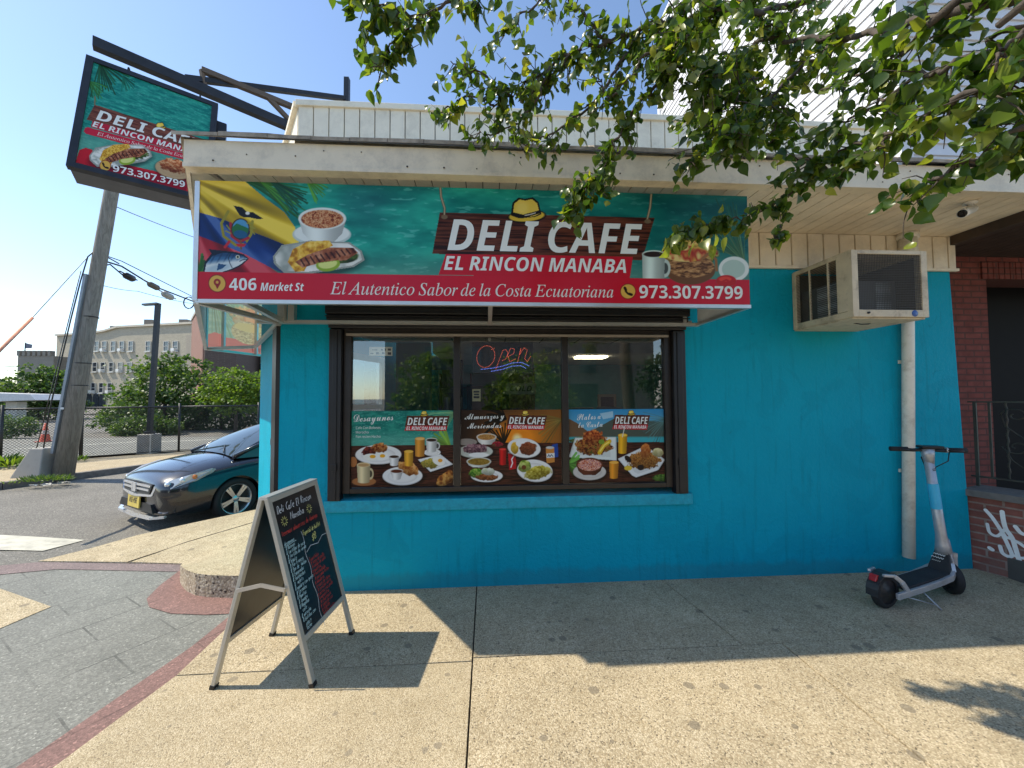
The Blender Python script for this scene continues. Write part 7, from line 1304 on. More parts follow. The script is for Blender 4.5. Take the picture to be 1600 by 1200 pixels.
f = MB(); p = [onY(-80, 612, 30), onY(46, 616, 30), onY(56, 625, 30), onY(-80, 629, 30)]; f.prism([tuple(q) for q in p], (0, 2.5, 0)); f.build('roof', mat('canopy_white', (.55, .55, .55), .5), cn); f = MB(); q = onY(18, 628, 31); f.box(q[0]-.4, q[0]+.4, 31, 31.6, -1.3, q[2]); f.build('column', mat('column_pale', (.5, .5, .47), .7), cn)

def facade(label, name, pA, pB, z1, m, wins, depth=14, roofprof=None, wm=None, sill=None, ac_=()):
    """a block whose street face runs from pA to pB; wins = list of (t, z, w, h)"""
    A_ = Vector((*pA, 0)); B_ = Vector((*pB, 0)); d = (B_-A_); L_ = d.length; d = d/L_; n_ = Vector((d.y, -d.x, 0)); t = thing(name, label, 'building', tuple(A_))
    prof = roofprof or [(0, z1), (1, z1)]
    lo = Vector((0, 0, -4.2)); f = MB(); f.prism([A_+lo, B_+lo]+[A_+d*L_*u+Vector((0, 0, z)) for u, z in reversed(prof)], -n_*depth); f.build('wall', m, t)
    f = MB()
    for (u0, za), (u1, zb_) in zip(prof[:-1], prof[1:]): f.bar(A_+d*L_*u0+Vector((0, 0, za))+n_*.1, A_+d*L_*u1+Vector((0, 0, zb_))+n_*.1, .5, .35)
    f.build('cornice', mat('coping', (.56, .50, .40), .8), t)
    for k, (u, z, w_, h_) in enumerate(wins):
        c_ = A_+d*L_*u+Vector((0, 0, z))+n_*.03
        f = MB(); fw_ = .09
        for a0, a1, b0, b1 in ((-w_/2, w_/2, 0, fw_), (-w_/2, w_/2, h_-fw_, h_), (-w_/2, -w_/2+fw_, fw_, h_-fw_), (w_/2-fw_, w_/2, fw_, h_-fw_), (-w_/2+fw_, w_/2-fw_, h_*.5-.04, h_*.5+.04)): f.prism([c_+d*a0+Vector((0, 0, b0)), c_+d*a1+Vector((0, 0, b0)), c_+d*a1+Vector((0, 0, b1)), c_+d*a0+Vector((0, 0, b1))], n_*.1)
        f.prism([c_+d*(-w_/2-.12)+Vector((0, 0, -.18)), c_+d*(w_/2+.12)+Vector((0, 0, -.18)), c_+d*(w_/2+.12), c_+d*(-w_/2-.12)], n_*.25)
        wf = f.build('window', wm or WINF, t); f = MB(); f.prism([c_+d*(-w_/2+fw_)+Vector((0, 0, fw_)), c_+d*(w_/2-fw_)+Vector((0, 0, fw_)), c_+d*(w_/2-fw_)+Vector((0, 0, h_-fw_)), c_+d*(-w_/2+fw_)+Vector((0, 0, h_-fw_))], n_*.02); f.build('pane', FGL, wf)
        if k in ac_: f = MB(); f.prism([c_+d*-.38+Vector((0, 0, .0)), c_+d*.38+Vector((0, 0, 0)), c_+d*.38+Vector((0, 0, .5)), c_+d*-.38+Vector((0, 0, .5))], n_*.55); f.build('window_unit', WPL, wf)
    return t, A_, d, L_, n_
WINF = mat('far_window_frame', (.55, .54, .50), .6); FGL = mat('far_glass', (.035, .045, .055), .12, spec=.8)
CBR = brick('cream_brick', (.52, .46, .35), (.42, .37, .28), (.46, .41, .32), 'xz', .5, .18, .02, bmp=.2)
pA = onY(86, 600, 82); pB = onY(299.5, 600, 70); AA = (float(pA[0]), 82.); BB = (float(pB[0]), 70.)
def tz(px, py):   # where a facade pixel column meets the face: fraction along it, height
    A2 = np.array(AA); D2 = np.array(BB)-A2; q = ray(px, py); s = np.linalg.solve(np.array([[D2[0], -q[0]], [D2[1], -q[1]]]), -A2); return s[0], 1.6+q[2]*s[1]
wins = []
for y0, y1, cols_ in ((533, 549, (139.5, 151.5, 163.5, 177.5, 191, 205, 232, 260, 274.5)), (566, 581, (136, 148.5, 161, 174.5, 188.5, 203, 230)), (598, 614, (134, 146, 158.5, 172))):
    for px in cols_: u, z0 = tz(px, y1); u2, z1__ = tz(px, y0); wins.append((u, z0, 1.25, z1__-z0))
prof = [tz(86, 524), tz(140, 521), tz(165, 517), tz(185, 511), tz(299.5, 505)]; prof = [(0, prof[0][1])]+prof[1:-1]+[(1, prof[-1][1])]
cb_, A_, d, L_, n_ = facade('long cream brick apartment block with rows of small windows behind the trees', 'apartment_block', AA, BB, 15, CBR, wins, 20, prof, ac_=(2, 4, 8, 11, 13, 17, 19))
for px in (162, 216, 271): u, z = tz(px, 508 if px > 180 else 518); f = MB(); p = A_+d*L_*u-n_*2; f.box(p.x-.7, p.x+.7, p.y-.7, p.y+.7, z-2.0, z+1.3); f.build('chimney', mat('chimney_brick', (.22, .19, .16), .9), cb_)
f = MB(); 
for px in (139, 150, 160): u, z = tz(px, 640); c_ = A_+d*L_*u+n_*.05+Vector((0, 0, 0)); f.prism([c_+d*-.8, c_+d*.8, c_+d*.8+Vector((0, 0, 2.2)), c_+d*.45+Vector((0, 0, 2.9)), c_+d*-.45+Vector((0, 0, 2.9)), c_+d*-.8+Vector((0, 0, 2.2))], n_*.1)
f.build('arched_opening', FGL, cb_)
BBR = brick('shaded_brick', (.13, .085, .07), (.10, .065, .055), (.15, .12, .10), 'xz', .4, .14, .02, bmp=.2); RBR = brick('sunlit_brick', (.30, .14, .10), (.24, .11, .08), (.26, .17, .13), 'yz', .4, .14, .02, bmp=.2)  # same brick twice: shade and sunlight of the two faces put into the colours
p0 = onY(300, 600, 58); p1 = onY(319, 600, 46); p2 = onY(369, 600, 50); zt_ = onY(319, 470, 46)[2]
bk_ = thing('brick_block', 'tall brown brick block with a sunlit red side beside the side banner', 'building', (float(p1[0]), 46, 0))
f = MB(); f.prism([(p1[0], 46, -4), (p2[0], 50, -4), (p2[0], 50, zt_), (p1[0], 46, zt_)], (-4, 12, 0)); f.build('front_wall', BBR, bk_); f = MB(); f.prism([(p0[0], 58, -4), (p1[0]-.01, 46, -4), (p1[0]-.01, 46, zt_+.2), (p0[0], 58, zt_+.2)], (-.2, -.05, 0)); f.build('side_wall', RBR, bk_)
f = MB(); f.bar((p0[0], 58, zt_+.2), (p1[0], 46, zt_+.2), .6, .4); f.build('cornice', mat('coping2', (.4, .36, .3), .8), bk_)
a_ = onY(369.5, 600, 62); b_ = onY(388, 600, 64); c__ = onY(425, 600, 60)
facade('plain tan building end standing right of the brown brick block', 'tan_building', (float(a_[0]), 62.), (float(b_[0]), 64.), onY(380, 520, 62)[2], mat('tan_stucco', (.42, .36, .28), .9), [], 10)
facade('pale cream building with dark windows under the side banner', 'cream_building', (float(b_[0])+.01, 63.9), (float(c__[0]), 60.), onY(400, 490, 62)[2], mat('cream_stucco', (.55, .50, .42), .9), [(u, z, 1.3, 2.) for u in (.15, .55, .85) for z in (5.2, 9.0, 12.)], 10)
tw = thing('castle_tower', 'grey stone castle-like building with battlements and a flag', 'building', (-82, 75, 0))
TWM = brick('tower_stone', (.30, .275, .23), (.25, .23, .195), (.28, .26, .22), 'xz', .8, .35, .03); p0 = onY(28, 556, 75); p1 = onY(84, 556, 75)
f = MB(); f.box(p0[0], p1[0], 75, 87, -4.2, p0[2]); f.build('wall', TWM, tw); f = MB(); n_b = 7
for k in range(n_b): w_ = (p1[0]-p0[0])/n_b; f.box(p0[0]+k*w_, p0[0]+k*w_+w_*.55, 74.8, 75.6, p0[2], p0[2]+.95)
f.build('battlement', TWM, tw)
f = MB(); q = onY(39, 548, 76); f.tube([(q[0], 76, p0[2]-.2), (q[0], 76, p0[2]+2.6)], .08, 6); f.build('flagpole', STEELD, tw); f = MB(); f.prism([(q[0], 76, p0[2]+2.5), (q[0]+1.2, 76, p0[2]+2.2), (q[0]+1.1, 76, p0[2]+1.5), (q[0], 76, p0[2]+1.5)], (0, .05, 0)); f.build('flag', mat('flag_grey', (.16, .17, .22), .8), tw)

# ================================================================== INSIDE THE CAFE
def chair(x, y, rz, label):
    t = bpy.data.objects.new('chair', None); col.objects.link(t); t.location = (x, y, .1); t.rotation_euler = (0, 0, rz); ORG[t.name] = Vector((0, 0, 0)); tag(t, label, 'chair', 'cafe chairs inside'); m_c = mat('chair_cream', (.42, .38, .30), .5)
    f = MB(); f.box(-.2, .2, -.2, .2, .43, .47); f.build('seat', m_c, t, bevel=.01); f = MB(); f.box(-.19, .19, .19, .22, .55, 1.36); f.build('backrest', m_c, t, bevel=.01)
    for a in (-.18, .18):
        for b in (-.18, .18): f = MB(); f.tube([(a, b, 0), (a, b, .43)], .015, 6); f.build('leg', STEELD, t)
q = onY(915, 632, 5.2); chair(float(q[0]), 5.2, 0.1, 'cream chair back showing left of the framed picture'); q = onY(957, 632, 5.4); chair(float(q[0]), 5.4, -.1, 'cream chair back showing right under the framed picture')
p0 = onY(934, 616, 9.5); p1 = onY(963, 642, 9.5); fpn = thing('wall_picture', 'brown framed picture on the back wall in the right pane', 'picture', (float(p0[0]), 9.5, float(p1[2])))
f = MB(); f.box(p0[0], p1[0], 9.48, 9.545, p1[2], p0[2]); f.build('frame', mat('pic_frame', (.30, .27, .22), .5), fpn, bevel=.01); f = MB(); f.box(p0[0]+.07, p1[0]-.07, 9.475, 9.479, p1[2]+.07, p0[2]-.07); f.build('picture', mat('pic_brown', (.06, .03, .02), .5, var=.5, vs_=12), fpn)
mm = mat('menu_panel', (.05, .06, .16), .4, var=.5, vs_=5)
p0 = onY(672, 556, 8.2); p1 = onY(706, 578, 8.2); mbd = thing('menu_screen', 'dim bluish menu board high on the back wall in the left pane', 'menu board', (float(p0[0]), 8.2, float(p1[2]))); f = MB(); f.box(p0[0], p1[0], 8.2, 8.24, p1[2], p0[2]); f.build('panel', mm, mbd, bevel=.005)
sh_ = thing('shelf_unit', 'dark shelf of white cups and boxes behind the left pane', 'shelf', (-.6, 7.8, .1)); f = MB()
for z in (.9, 1.35, 1.8): f.box(-.95, -.35, 7.75, 8.05, z, z+.03)
f.box(-.97, -.95, 7.75, 8.05, .1, 2.1); f.box(-.35, -.33, 7.75, 8.05, .1, 2.1); f.build('shelf', IND, sh_)
for i, (x, z) in enumerate(((-.85, .93), (-.7, .93), (-.5, .93), (-.8, 1.38), (-.55, 1.38))):
    b = thing('cup_stack', ['white cup stack at the left of the low shelf', 'white cup stack second on the low shelf', 'white cup stack at the right of the low shelf', 'white cup stack on the left of the middle shelf', 'white cup stack on the right of the middle shelf'][i], 'cups', (x, 7.85, z), group='cup stacks on the shelf'); f = MB(); f.lathe([(.035, 0), (.05, .22), (.05, .24), (0, .24)], (x, 7.85, z), n=12); f.build('cups', WPL, b)
cnt = thing('service_counter', 'dark service counter deep inside the cafe', 'counter', (1.2, 8.2, .1)); f = MB(); f.box(.4, 3.4, 7.9, 8.5, .1, 1.15); f.build('front', IND, cnt); f = MB(); f.box(.35, 3.45, 7.85, 8.55, 1.151, 1.19); f.build('top', mat('counter_top', (.4, .36, .3), .3), cnt, bevel=.005)
# ================================================================== VEGETATION
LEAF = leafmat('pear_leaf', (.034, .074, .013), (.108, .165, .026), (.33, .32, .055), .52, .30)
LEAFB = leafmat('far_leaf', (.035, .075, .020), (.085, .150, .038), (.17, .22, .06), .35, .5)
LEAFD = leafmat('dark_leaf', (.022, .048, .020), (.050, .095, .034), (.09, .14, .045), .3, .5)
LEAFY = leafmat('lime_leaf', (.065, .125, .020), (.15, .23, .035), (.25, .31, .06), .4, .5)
BARK = mat('bark', (.075, .058, .045), .9, var=.35, vs_=20, bmp=.6, bs=40)
def leaves_obj(name, P, A, Nn, L, shade_, m, parent, fold=.25, wid=.40, shape=True):
    """P base points, A tip directions, Nn face normals, L lengths: real folded leaf blades in one mesh"""
    n = len(P); og = org(parent) or Vector((0, 0, 0)); P = np.asarray(P, float)-np.array(og); A = np.asarray(A, float); A /= np.linalg.norm(A, axis=1, keepdims=True)
    Nn = np.asarray(Nn, float); S = np.cross(A, Nn); S /= np.linalg.norm(S, axis=1, keepdims=True)+1e-9; Nn = np.cross(S, A); L = np.asarray(L, float)[:, None]
    if shape:
        cv = np.random.RandomState(n).uniform(-1.3, 1.0, (n, 1)); prof = [(0, 0, 0), (.12, .70, .2), (.32, 1., .30), (.60, .74, .10), (.82, .32, -.22), (1., 0, -.62)]
        V = []
        for t, w, dz in prof: V.append(P+A*(t*L)+Nn*(dz*.42*L*cv))
        for t, w, dz in prof[1:5]:
            for s in (-1, 1): V.append(P+A*((t-.02)*L)+S*(s*w*wid*L)+Nn*((dz*.42*cv+fold*(1+.5*cv*s)*w*wid)*L))
        F = [(0, 1, 6), (0, 7, 1), (1, 2, 8, 6), (1, 7, 9, 2), (2, 3, 10, 8), (2, 9, 11, 3), (3, 4, 12, 10), (3, 11, 13, 4), (4, 5, 12), (4, 13, 5)]
    else:
        V = [P, P+A*(.45*L)+S*(wid*L)+Nn*(fold*wid*L), P+A*L, P+A*(.45*L)-S*(wid*L)+Nn*(fold*wid*L)]; F = [(0, 1, 2, 3)]
    k = len(V); V = np.stack(V, 1).reshape(-1, 3); me = bpy.data.meshes.new(name)
    li = []; ls = []; lt = []; pos = 0
    for f in F: li += list(f); ls.append(pos); lt.append(len(f)); pos += len(f)
    li = (np.arange(n)[:, None]*k+np.array(li)).astype(np.int32).ravel(); ls = (np.arange(n)[:, None]*pos+np.array(ls)).astype(np.int32).ravel(); lt = np.tile(np.array(lt, np.int32), n)
    me.vertices.add(len(V)); me.vertices.foreach_set('co', V.astype(np.float32).ravel()); me.loops.add(len(li)); me.loops.foreach_set('vertex_index', li)
    me.polygons.add(len(ls)); me.polygons.foreach_set('loop_start', ls); me.polygons.foreach_set('loop_total', lt); me.update(calc_edges=True)
    me.polygons.foreach_set('use_smooth', np.ones(len(ls), bool))
    at = me.color_attributes.new('Col', 'FLOAT_COLOR', 'POINT'); c = np.ones((len(V), 4), np.float32); c[:, :3] = np.repeat(np.asarray(shade_), k)[:, None]; at.data.foreach_set('color', c.ravel())
    return link(name, me, m, parent)
def bushy(name, label, cat, base, h, blobs, nl, ls_, m, group=None, seed=1, trunk=.12, limbs=True):
    """a tree: trunk and limbs to each clump, leaf blades gathered in small sprays over the clump's volume"""
    g = np.random.RandomState(seed); t = thing(name, label, cat, tuple(base), group=group); base = Vector(base); P = []; A = []; Nn = []
    vol = np.array([b[3]*b[4]*b[5] for b in blobs])**.75; cnt = (nl*vol/vol.sum()).astype(int)
    for (bx_, by, bz, rx_, ry_, rz_), c in zip(blobs, cnt):
        ns = max(6, c//22); u = g.normal(size=(ns, 3)); u /= np.linalg.norm(u, axis=1, keepdims=True); r = g.uniform(.35, 1.25, (ns, 1))**.6; ctr = np.array(base)+np.array([bx_, by, bz])+u*r*np.array([rx_, ry_, rz_])
        i = g.randint(0, ns, c); sp = g.normal(scale=.14, size=(c, 3))*np.array([rx_, ry_, rz_])*g.uniform(.6, 1.4, (ns, 1))[i]; P.append(ctr[i]+sp); A.append(u[i]*.5+g.normal(scale=.6, size=(c, 3))+np.array([0, 0, -.35])); Nn.append(g.normal(scale=.6, size=(c, 3))+np.array([0, 0, 1.]))
    P = np.concatenate(P); A = np.concatenate(A); Nn = np.concatenate(Nn); n = len(P); keep = P[:, 2] > base.z+.02; P, A, Nn = P[keep], A[keep], Nn[keep]; n = len(P)
    leaves_obj('crown', P, A, Nn, g.uniform(.7, 1.35, n)*ls_, np.clip(g.normal(.45, .22, n), 0, 1), m, t, .2, .42, False)
    if limbs:
        f = MB(); top = Vector((base.x, base.y, base.z+h*.55)); f.tube([base, base.lerp(top, .5)+Vector((trunk*.4, 0, 0)), top], [trunk, trunk*.75, trunk*.5], 10)
        for k, b in enumerate(blobs[:9]): c = base+Vector(b[:3]); s = base.lerp(top, .45+.06*k if k < 8 else .9); f.tube([s, s.lerp(c, .5)+Vector((0, 0, .1*h*.1)), c], [trunk*.4, trunk*.28, trunk*.12], 6)
        f.build('trunk', BARK, t)
    return t
# lot trees (their roots stand on the falling ground behind the lot)
def lotpos(px, Y): q = farpos(px, Y); return (q[0], q[1], lz(Y))
G1 = 'trees along the parking lot'
bushy('shade_tree', 'broad leafy tree standing behind the lamp post', 'tree', lotpos(256, 21), 5.2, [(0, 0, 3.0, 1.5, 1.3, 1.0), (-1.7, .2, 1.9, 1.1, 1.1, .8), (1.35, 0, 2.6, 1.2, 1.1, 1.0), (.1, -.5, 1.5, 1.7, 1.1, .7), (-.2, 0, 3.75, .8, .8, .5), (1.2, .1, 3.7, .7, .7, .45), (-2.2, -.2, 1.0, .8, .8, .6), (2.1, -.1, 1.7, .8, .8, .8), (-1.2, 0, 2.7, .8, .8, .5)], 7500, .15, LEAFB, G1, 3, .12)
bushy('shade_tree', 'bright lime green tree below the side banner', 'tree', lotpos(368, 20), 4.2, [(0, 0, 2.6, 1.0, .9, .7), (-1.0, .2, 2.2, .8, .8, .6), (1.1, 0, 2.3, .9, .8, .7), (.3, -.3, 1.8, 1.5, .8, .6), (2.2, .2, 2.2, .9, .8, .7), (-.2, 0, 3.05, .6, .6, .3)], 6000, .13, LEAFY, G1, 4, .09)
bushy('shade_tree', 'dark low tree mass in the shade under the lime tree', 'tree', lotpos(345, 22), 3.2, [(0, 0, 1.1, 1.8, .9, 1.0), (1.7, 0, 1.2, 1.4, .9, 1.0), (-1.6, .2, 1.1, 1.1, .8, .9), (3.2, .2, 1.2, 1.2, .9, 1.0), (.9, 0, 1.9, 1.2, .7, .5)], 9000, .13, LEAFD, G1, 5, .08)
bushy('shade_tree', 'tall dark green tree left of the leaning pole', 'tree', lotpos(60, 35), 7.4, [(0, 0, 3.9, 2.0, 1.8, 1.1), (-1.3, 0, 4.6, 1.3, 1.3, .9), (1.2, .2, 4.7, 1.3, 1.2, .9), (.1, 0, 5.6, 1.0, 1.0, .7), (.2, 0, 2.4, 2.5, 1.6, .9), (2.2, 0, 3.0, 1.1, 1.1, .9)], 7000, .23, LEAFB, G1, 6, .17)
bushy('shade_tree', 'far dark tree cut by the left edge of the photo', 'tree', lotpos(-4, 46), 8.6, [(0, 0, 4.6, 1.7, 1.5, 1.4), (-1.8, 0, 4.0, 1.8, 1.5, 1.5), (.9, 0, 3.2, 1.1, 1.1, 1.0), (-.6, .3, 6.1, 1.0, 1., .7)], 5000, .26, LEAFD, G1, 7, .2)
bushy('shade_tree', 'small round tree between the leaning pole and the lot cars', 'tree', lotpos(196, 26), 3.2, [(0, 0, 1.5, 1.3, 1.0, .7), (1.2, 0, 1.2, 1.1, .9, .6), (.3, 0, 2.1, .8, .8, .4)], 4000, .15, LEAFB, G1, 8, .08)
bushy('clipped_hedge', 'clipped green hedge at the far left edge of the lot', 'hedge', (-20.6, 17.2, .0), 1.1, [(0, 0, .5, 1.5, .8, .48), (-1.6, -.6, .5, 1.4, .8, .46), (1.0, .2, .45, .6, .5, .40)], 9000, .075, LEAFB, None, 9, .05, False)
bushy('bush', 'leafy bush at the foot of the lamp post tree', 'bush', lotpos(225, 18.6), 1.1, [(0, 0, .45, .9, .6, .5), (-.9, .3, .4, .6, .5, .42), (.8, .2, .4, .6, .5, .42)], 4500, .10, LEAFB, None, 10, .03, False)
def weeds(label, base, r, n, h, seed, m=LEAFY):
    g = np.random.RandomState(seed); a = g.uniform(0, 6.28, n); q = g.uniform(0, 1, n)**.6*r; P = np.stack([base[0]+np.cos(a)*q*1.5, base[1]+np.sin(a)*q*.6, np.full(n, base[2])+g.uniform(0, .5, n)*h*(1-q/r*.6)], 1)
    A = np.stack([np.cos(a)*.8, np.sin(a)*.8, g.uniform(.3, 1.4, n)], 1)+g.normal(scale=.3, size=(n, 3)); t = tag(leaves_obj('weeds', P, A, g.normal(size=(n, 3)), g.uniform(.5, 1.2, n)*h*.6, g.uniform(.1, .9, n), m, None, .1, .10, False), label, 'weeds', kind='stuff'); return t
WP = lambda px, py: (float(onZ(px, py, .1)[0]), float(onZ(px, py, .1)[1]), .1)
weeds('weedy clump around the foot of the leaning pole', WP(72, 751), .30, 420, .15, 1, LEAFB); weeds('small grass tuft beside the fence post', WP(112, 721), .2, 160, .22, 2); weeds('tall weeds at the fence by the left edge', WP(8, 731), .25, 160, .40, 3); weeds('dry weeds along the far kerb', WP(10, 757), .15, 30, .10, 4)
weeds('sparse weeds in the kerb line under the fence', WP(330, 704), .3, 120, .12, 5)
lit = thing('litter', 'crumpled pale litter in the gutter by the leaning pole', 'litter', (-8.5, 7.55, -.02)); f = MB()
g = random.Random(5)
for k in range(7):
    c_ = Vector(onZ(50, 761, .01))+Vector((k*.07+g.uniform(-.05, .05), k*.04+g.uniform(-.05, .05), 0)); f.add([c_+Vector((g.uniform(-.1, .1), g.uniform(-.06, .06), g.uniform(0, .05))) for _ in range(5)], [(0, 1, 2), (0, 2, 3), (1, 3, 4), (0, 3, 4)])
f.build('scrap', mat('litter_white', (.6, .58, .54), .8), lit)

# ---------------- street tree over the pavement: its trunk stands by the kerb, the boughs hang in front of the shop
tree = thing('street_tree', 'leafy street tree whose boughs hang over the pavement from the upper right', 'tree', (2.9, -1.0, 0))
g = np.random.RandomState(11); tb = MB(); tw_ = MB(); LP, LA, LN, LL, LS = [], [], [], [], []
def W3(px, py, d): return onY(px, py, d)
def spray(p, d, n, ls_, spread=.05, hang=.6):
    """leaves fanned along a short twig from p"""
    for i in range(n):
        t = (i+.5)/n; q = p+d*t+g.normal(scale=spread*.35, size=3); a = d/np.linalg.norm(d)*.35+g.normal(scale=.55, size=3)+np.array([0, 0, -hang])
        LP.append(q); LA.append(a); LN.append(np.array([-.5, -.35, .55])+g.normal(scale=.65, size=3)); LL.append(ls_*g.uniform(.65, 1.25)); LS.append(np.clip(g.normal(.38, .28), 0, 1))
def catmull(P, n=8):
    P = [np.array(p, float) for p in P]; P = [2*P[0]-P[1]]+P+[2*P[-1]-P[-2]]; out = []
    for i in range(1, len(P)-2):
        for k in range(n):
            t = k/n; a, b, c, d = P[i-1:i+3]; out.append(.5*((2*b)+(c-a)*t+(2*a-5*b+4*c-d)*t*t+(3*b-a-3*c+d)*t**3))
    out.append(P[-2]); return out
def bough(pts, r0, r1, dens, ls_=.062, tl=.16, start=0., hang=.6, spr=.05, up=.0):
    deep = lambda px, d: d*(1+.30*min(1, max(0, (1480-px)/220))*min(1, max(0, (px-1000)/60))) if d < 1.62 else d
    C = catmull([W3(p[0], p[1], min(2.2, deep(p[0], p[2]))) for p in pts]); k = len(C); C2 = [c+g.normal(scale=.008, size=3) for c in C]
    tb.tube(C2, [r0+(r1-r0)*i/(k-1) for i in range(k)], 7); L_ = sum(np.linalg.norm(C[i+1]-C[i]) for i in range(k-1)); nt_ = int(L_*dens*1.55)
    for j in range(nt_):
        u = start+(1-start)*(j+g.uniform(0, 1))/nt_; x = u*(k-1); i = min(int(x), k-2); p = C2[i]+(C2[i+1]-C2[i])*(x-i); ax_ = (C2[i+1]-C2[i]); ax_ /= np.linalg.norm(ax_)+1e-9
        d = ax_*.55+g.normal(scale=.55, size=3)+np.array([0, 0, -.30+up]); d = d/np.linalg.norm(d)*tl*g.uniform(.5, 1.3)
        tw_.tube([p, p+d*.5+g.normal(scale=.006, size=3), p+d], [.003, .0022, .0012], 4); spray(p, d, int(g.randint(4, 9)), ls_*.88, spr, hang)
# main limb reaching left across the sky and its forks
bough([(1420, -60, 1.25), (1250, 5, 1.45), (1125, 20, 1.65), (1050, 31, 1.75), (947, 69, 1.85), (895, 82, 1.95), (826, 127, 2.05), (770, 165, 2.1)], .018, .005, 17, .060, .17, .15)
bough([(895, 82, 1.95), (850, 130, 2.0), (800, 150, 2.05), (745, 110, 2.05), (705, 100, 2.1)], .008, .003, 20, .058, .13)
bough([(770, 165, 2.1), (735, 150, 2.1), (700, 170, 2.12), (680, 180, 2.12)], .006, .003, 22, .056, .10)
bough([(860, 105, 1.95), (830, 170, 2.0), (790, 200, 2.02), (735, 215, 2.05)], .007, .003, 22, .056, .11)
bough([(947, 69, 1.85), (910, 20, 1.9), (860, -10, 1.95), (800, 40, 2.0), (785, 55, 2.0)], .009, .003, 20, .060, .14)
bough([(1000, 45, 1.8), (950, 130, 1.85), (905, 180, 1.9), (850, 215, 1.95), (810, 225, 1.95)], .009, .003, 22, .056, .12)
bough([(1050, 31, 1.75), (1030, 120, 1.75), (985, 180, 1.8), (960, 225, 1.82), (940, 265, 1.85), (905, 300, 1.85)], .010, .003, 24, .058, .10, .0, .9)
bough([(940, 265, 1.85), (915, 290, 1.86), (893, 320, 1.87), (900, 335, 1.87)], .004, .002, 60, .058, .07, 0, 1.0, .04)
bough([(1080, 60, 1.7), (1010, 90, 1.7), (960, 150, 1.75), (930, 120, 1.8)], .008, .003, 20, .058, .14)
# top-left cluster
bough([(900, -90, 1.6), (790, -40, 1.6), (720, -5, 1.6), (672, 20, 1.6), (625, 18, 1.62), (590, 2, 1.62), (545, -10, 1.62)], .009, .003, 14, .062, .10, .1)
bough([(672, 20, 1.6), (640, 45, 1.6), (615, 70, 1.6), (600, 100, 1.62), (592, 120, 1.62)], .005, .002, 34, .060, .07, 0, 1.0, .04)
bough([(625, 18, 1.62), (590, 30, 1.62), (570, 45, 1.62), (560, 55, 1.62)], .004, .002, 24, .062, .06, 0, 1.)
bough([(655, 30, 1.6), (640, 60, 1.6), (636, 85, 1.6)], .003, .0015, 12, .058, .06, .3, 1.)
bough([(760, -25, 1.6), (750, 0, 1.6), (752, 15, 1.6)], .003, .0015, 16, .062, .05, .2, 1.)
# right-hand mass
bough([(1700, -40, .95), (1500, 20, 1.1), (1320, 60, 1.3), (1190, 62, 1.45), (1163, 118, 1.5), (1140, 140, 1.5), (1080, 190, 1.55)], .016, .004, 22, .062, .16, .1)
bough([(1163, 118, 1.5), (1190, 140, 1.45), (1230, 175, 1.4), (1200, 210, 1.4)], .007, .003, 24, .062, .14)
bough([(1320, 60, 1.3), (1250, 110, 1.35), (1180, 170, 1.4), (1120, 200, 1.45), (1090, 240, 1.5), (1075, 262, 1.5)], .010, .003, 24, .060, .13, 0, .7)
bough([(1760, 120, .9), (1600, 130, 1.0), (1480, 165, 1.1), (1390, 205, 1.2), (1300, 240, 1.3), (1250, 260, 1.35)], .013, .004, 22, .062, .15, .1)
bough([(1300, 240, 1.3), (1255, 285, 1.35), (1215, 315, 1.4), (1180, 330, 1.45), (1130, 345, 1.5)], .006, .0025, 26, .056, .08, 0, .8, .04)
bough([(1130, 345, 1.5), (1100, 352, 1.5), (1070, 362, 1.52), (1045, 378, 1.52)], .004, .002, 40, .060, .06, 0, .9, .04)
bough([(1215, 315, 1.4), (1222, 345, 1.4), (1215, 365, 1.4), (1212, 380, 1.4)], .003, .0015, 18, .052, .05, .3, .9, .03)
bough([(1720, 190, .9), (1600, 200, 1.0), (1540, 245, 1.08), (1480, 270, 1.12), (1440, 290, 1.15), (1425, 320, 1.15)], .012, .003, 22, .060, .09, .05, .8)
bough([(1600, 60, 1.0), (1500, 100, 1.1), (1420, 130, 1.15), (1340, 180, 1.25), (1290, 200, 1.3)], .010, .003, 24, .062, .15)
bough([(1450, 40, 1.15), (1400, 90, 1.2), (1350, 110, 1.2), (1280, 140, 1.3)], .009, .003, 24, .062, .15)
bough([(1390, 205, 1.2), (1370, 235, 1.2), (1330, 250, 1.22), (1300, 275, 1.25)], .005, .002, 26, .058, .09, 0, .7)
bough([(1250, 5, 1.45), (1210, 40, 1.45), (1170, 20, 1.5), (1120, -5, 1.55)], .008, .003, 22, .062, .15)
bough([(1600, 40, .95), (1550, 60, .92), (1570, 90, .9)], .006, .003, 9, .070, .10, 0, .7)
bough([(1690, 40, .82), (1610, 50, .82), (1570, 75, .80), (1550, 110, .80)], .006, .003, 7, .072, .10, 0, .7)
bough([(1180, -30, .95), (1160, 0, .92), (1150, 18, .9)], .004, .002, 12, .075, .06, 0, .7)
gf = random.Random(4)
for k in range(22):
    px = gf.uniform(980, 1640); py = gf.uniform(-25, 40+190*min(1, max(0, (px-960)/260)))
    if px < 1090 and py < 0: continue
    dep = np.interp(px, [980, 1640], [1.8, 1.05])+gf.uniform(-.08, .12); dx = gf.uniform(-95, -35); dy = gf.uniform(10, 55)
    bough([(px, py, dep), (px+dx*.5, py+dy*.3, dep+.02), (px+dx, py+dy, dep+.03)], .004, .0018, 24, .060, .12, 0, .6)
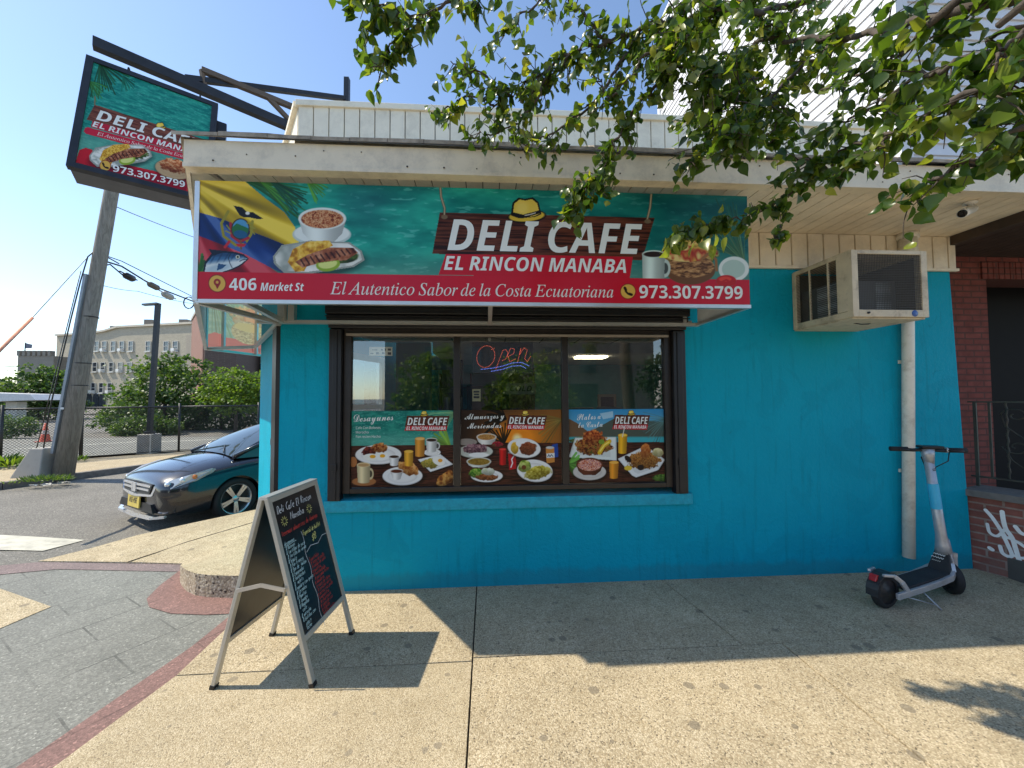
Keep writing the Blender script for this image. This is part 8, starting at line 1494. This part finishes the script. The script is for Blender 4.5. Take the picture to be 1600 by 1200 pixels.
for q in ((1040, 385), (1052, 395), (1068, 392), (1085, 395), (1100, 390), (1118, 380), (1135, 384), (1060, 380), (1110, 400), (1046, 402)):
    p = W3(q[0], q[1]-14, 1.52); LP.append(p); LA.append(g.normal(scale=.35, size=3)+np.array([0, 0, -1.])); LN.append(np.array([-.7, -.3, .5])+g.normal(scale=.4, size=3)); LL.append(.065); LS.append(.75)
# higher part of the crown, out of the picture, that drops its dappled shade at the right
for k in range(9):
    a = (1.15+g.uniform(-.35, .9), 1.2+g.uniform(-.5, .75), 3.2+g.uniform(0, .8)); pass
st0 = np.array([2.9, -1.0, 0.]); fork = np.array([2.75, -.75, 3.0])
tb.tube([st0, st0+np.array([.02, .03, 1.2]), fork-np.array([0, 0, .6]), fork], [.16, .125, .11, .10], 16)
for tgt, r in (((1420, -60, 1.25), .03), ((1700, -40, .95), .028), ((1760, 120, .9), .022), ((900, -90, 1.6), .014), ((1720, 190, .9), .015), ((1600, 60, 1.0), .013), ((1450, 40, 1.15), .012), ((1180, -30, .95), .007), ((1680, 40, .62), .008), ((1560, 40, .75), .008)):
    e = W3(*tgt); m_ = (fork+e)/2+np.array([.05, 0, .45]); tb.tube(catmull([fork, m_, e], 6), [.07+(r-.07)*i/12 for i in range(13)], 8)
# upper crown above the frame
for k in range(45):
    c_ = np.array([2.6, .0, 4.6])+g.normal(size=3)*np.array([.75, .75, .6]); d = g.normal(size=3)*.2; tw_.tube([c_, c_+d], [.004, .0015], 4); spray(c_, d, 9, .065, .07)
tb.tube([fork, fork+np.array([-.1, .4, 1.0]), np.array([2.5, .2, 4.8])], [.07, .05, .02], 8)
k = len(tb.v); tb.v += tw_.v; tb.f += [tuple(i+k for i in q) for q in tw_.f]; tb.m += tw_.m; tb.sm += tw_.sm; tb.build('trunk', BARK, tree)
leaves_obj('crown', LP, LA, LN, LL, LS, LEAF, tree)

# ================================================================== ACROSS THE STREET (behind the viewer, seen in the shop glass)
OBR = brick('opposite_brick', (.22, .17, .15), (.18, .14, .12), (.2, .18, .16), 'xz', .4, .14, .02, bmp=.1)
def opposite(label, x0, x1, y, h, m, wn_):
    t = thing('opposite_building', label, 'building', (x0, y, 0), group='buildings across the street, mirrored in the shop window'); f = MB(); f.box(x0, x1, y-9, y, -.02, h); f.build('wall', m, t)
    for (wx, wz, w_, h_) in wn_: f = MB(); f.box(wx, wx+w_, y, y+.05, wz, wz+h_); f.build('window', FGL, t)
opposite('dark brick shop row mirrored in the left and middle panes', -6.5, 11.0, -18, 5.6, OBR, [(x, z, 1.1, 1.7) for x in (-4, -1.5, 1, 3.5, 6) for z in (3.2,)]+[(-4, .5, 3, 2), (0, .5, 3, 2), (4.2, .5, 3, 2)])
opposite('low pale building mirrored at the right edge of the glass', 16, 30, -21, 4.2, mat('opp_white', (.6, .58, .55), .8), [(18, 2.2, 1.2, 1.5), (22, 2.2, 1.2, 1.5)])
opposite('long grey building mirrored at the left edge of the glass', -40, -12, -19, 5.0, mat('opp_grey', (.25, .24, .22), .8), [(x, 3.2, 1.2, 1.6) for x in range(-38, -9, 4)])
bushy('shade_tree', 'green tree mirrored in the left pane of the shop window', 'tree', (-2.6, -9.3, 0), 4, [(0, 0, 2.0, 1.0, .9, 1.2), (.5, 0, 3.0, .8, .7, .8), (-.6, 0, 1.4, .7, .6, .6)], 4000, .14, LEAFY, 'trees mirrored in the glass', 21, .08)
bushy('shade_tree', 'green tree mirrored in the middle pane of the shop window', 'tree', (1.6, -9.6, 0), 4, [(0, 0, 2.2, 1.2, .9, 1.1), (1.0, 0, 1.6, 1.0, .7, .8), (-.8, 0, 1.6, .9, .8, .7)], 4000, .14, LEAFY, 'trees mirrored in the glass', 22, .08)
bushy('shade_tree', 'reddish tree mirrored at the right of the shop window', 'tree', (8.4, -10.4, 0), 4.5, [(0, 0, 2.2, 1.3, .9, 1.2), (.6, 0, 3.4, 1.0, .8, .8)], 3500, .16, LEAFD, 'trees mirrored in the glass', 23, .09)
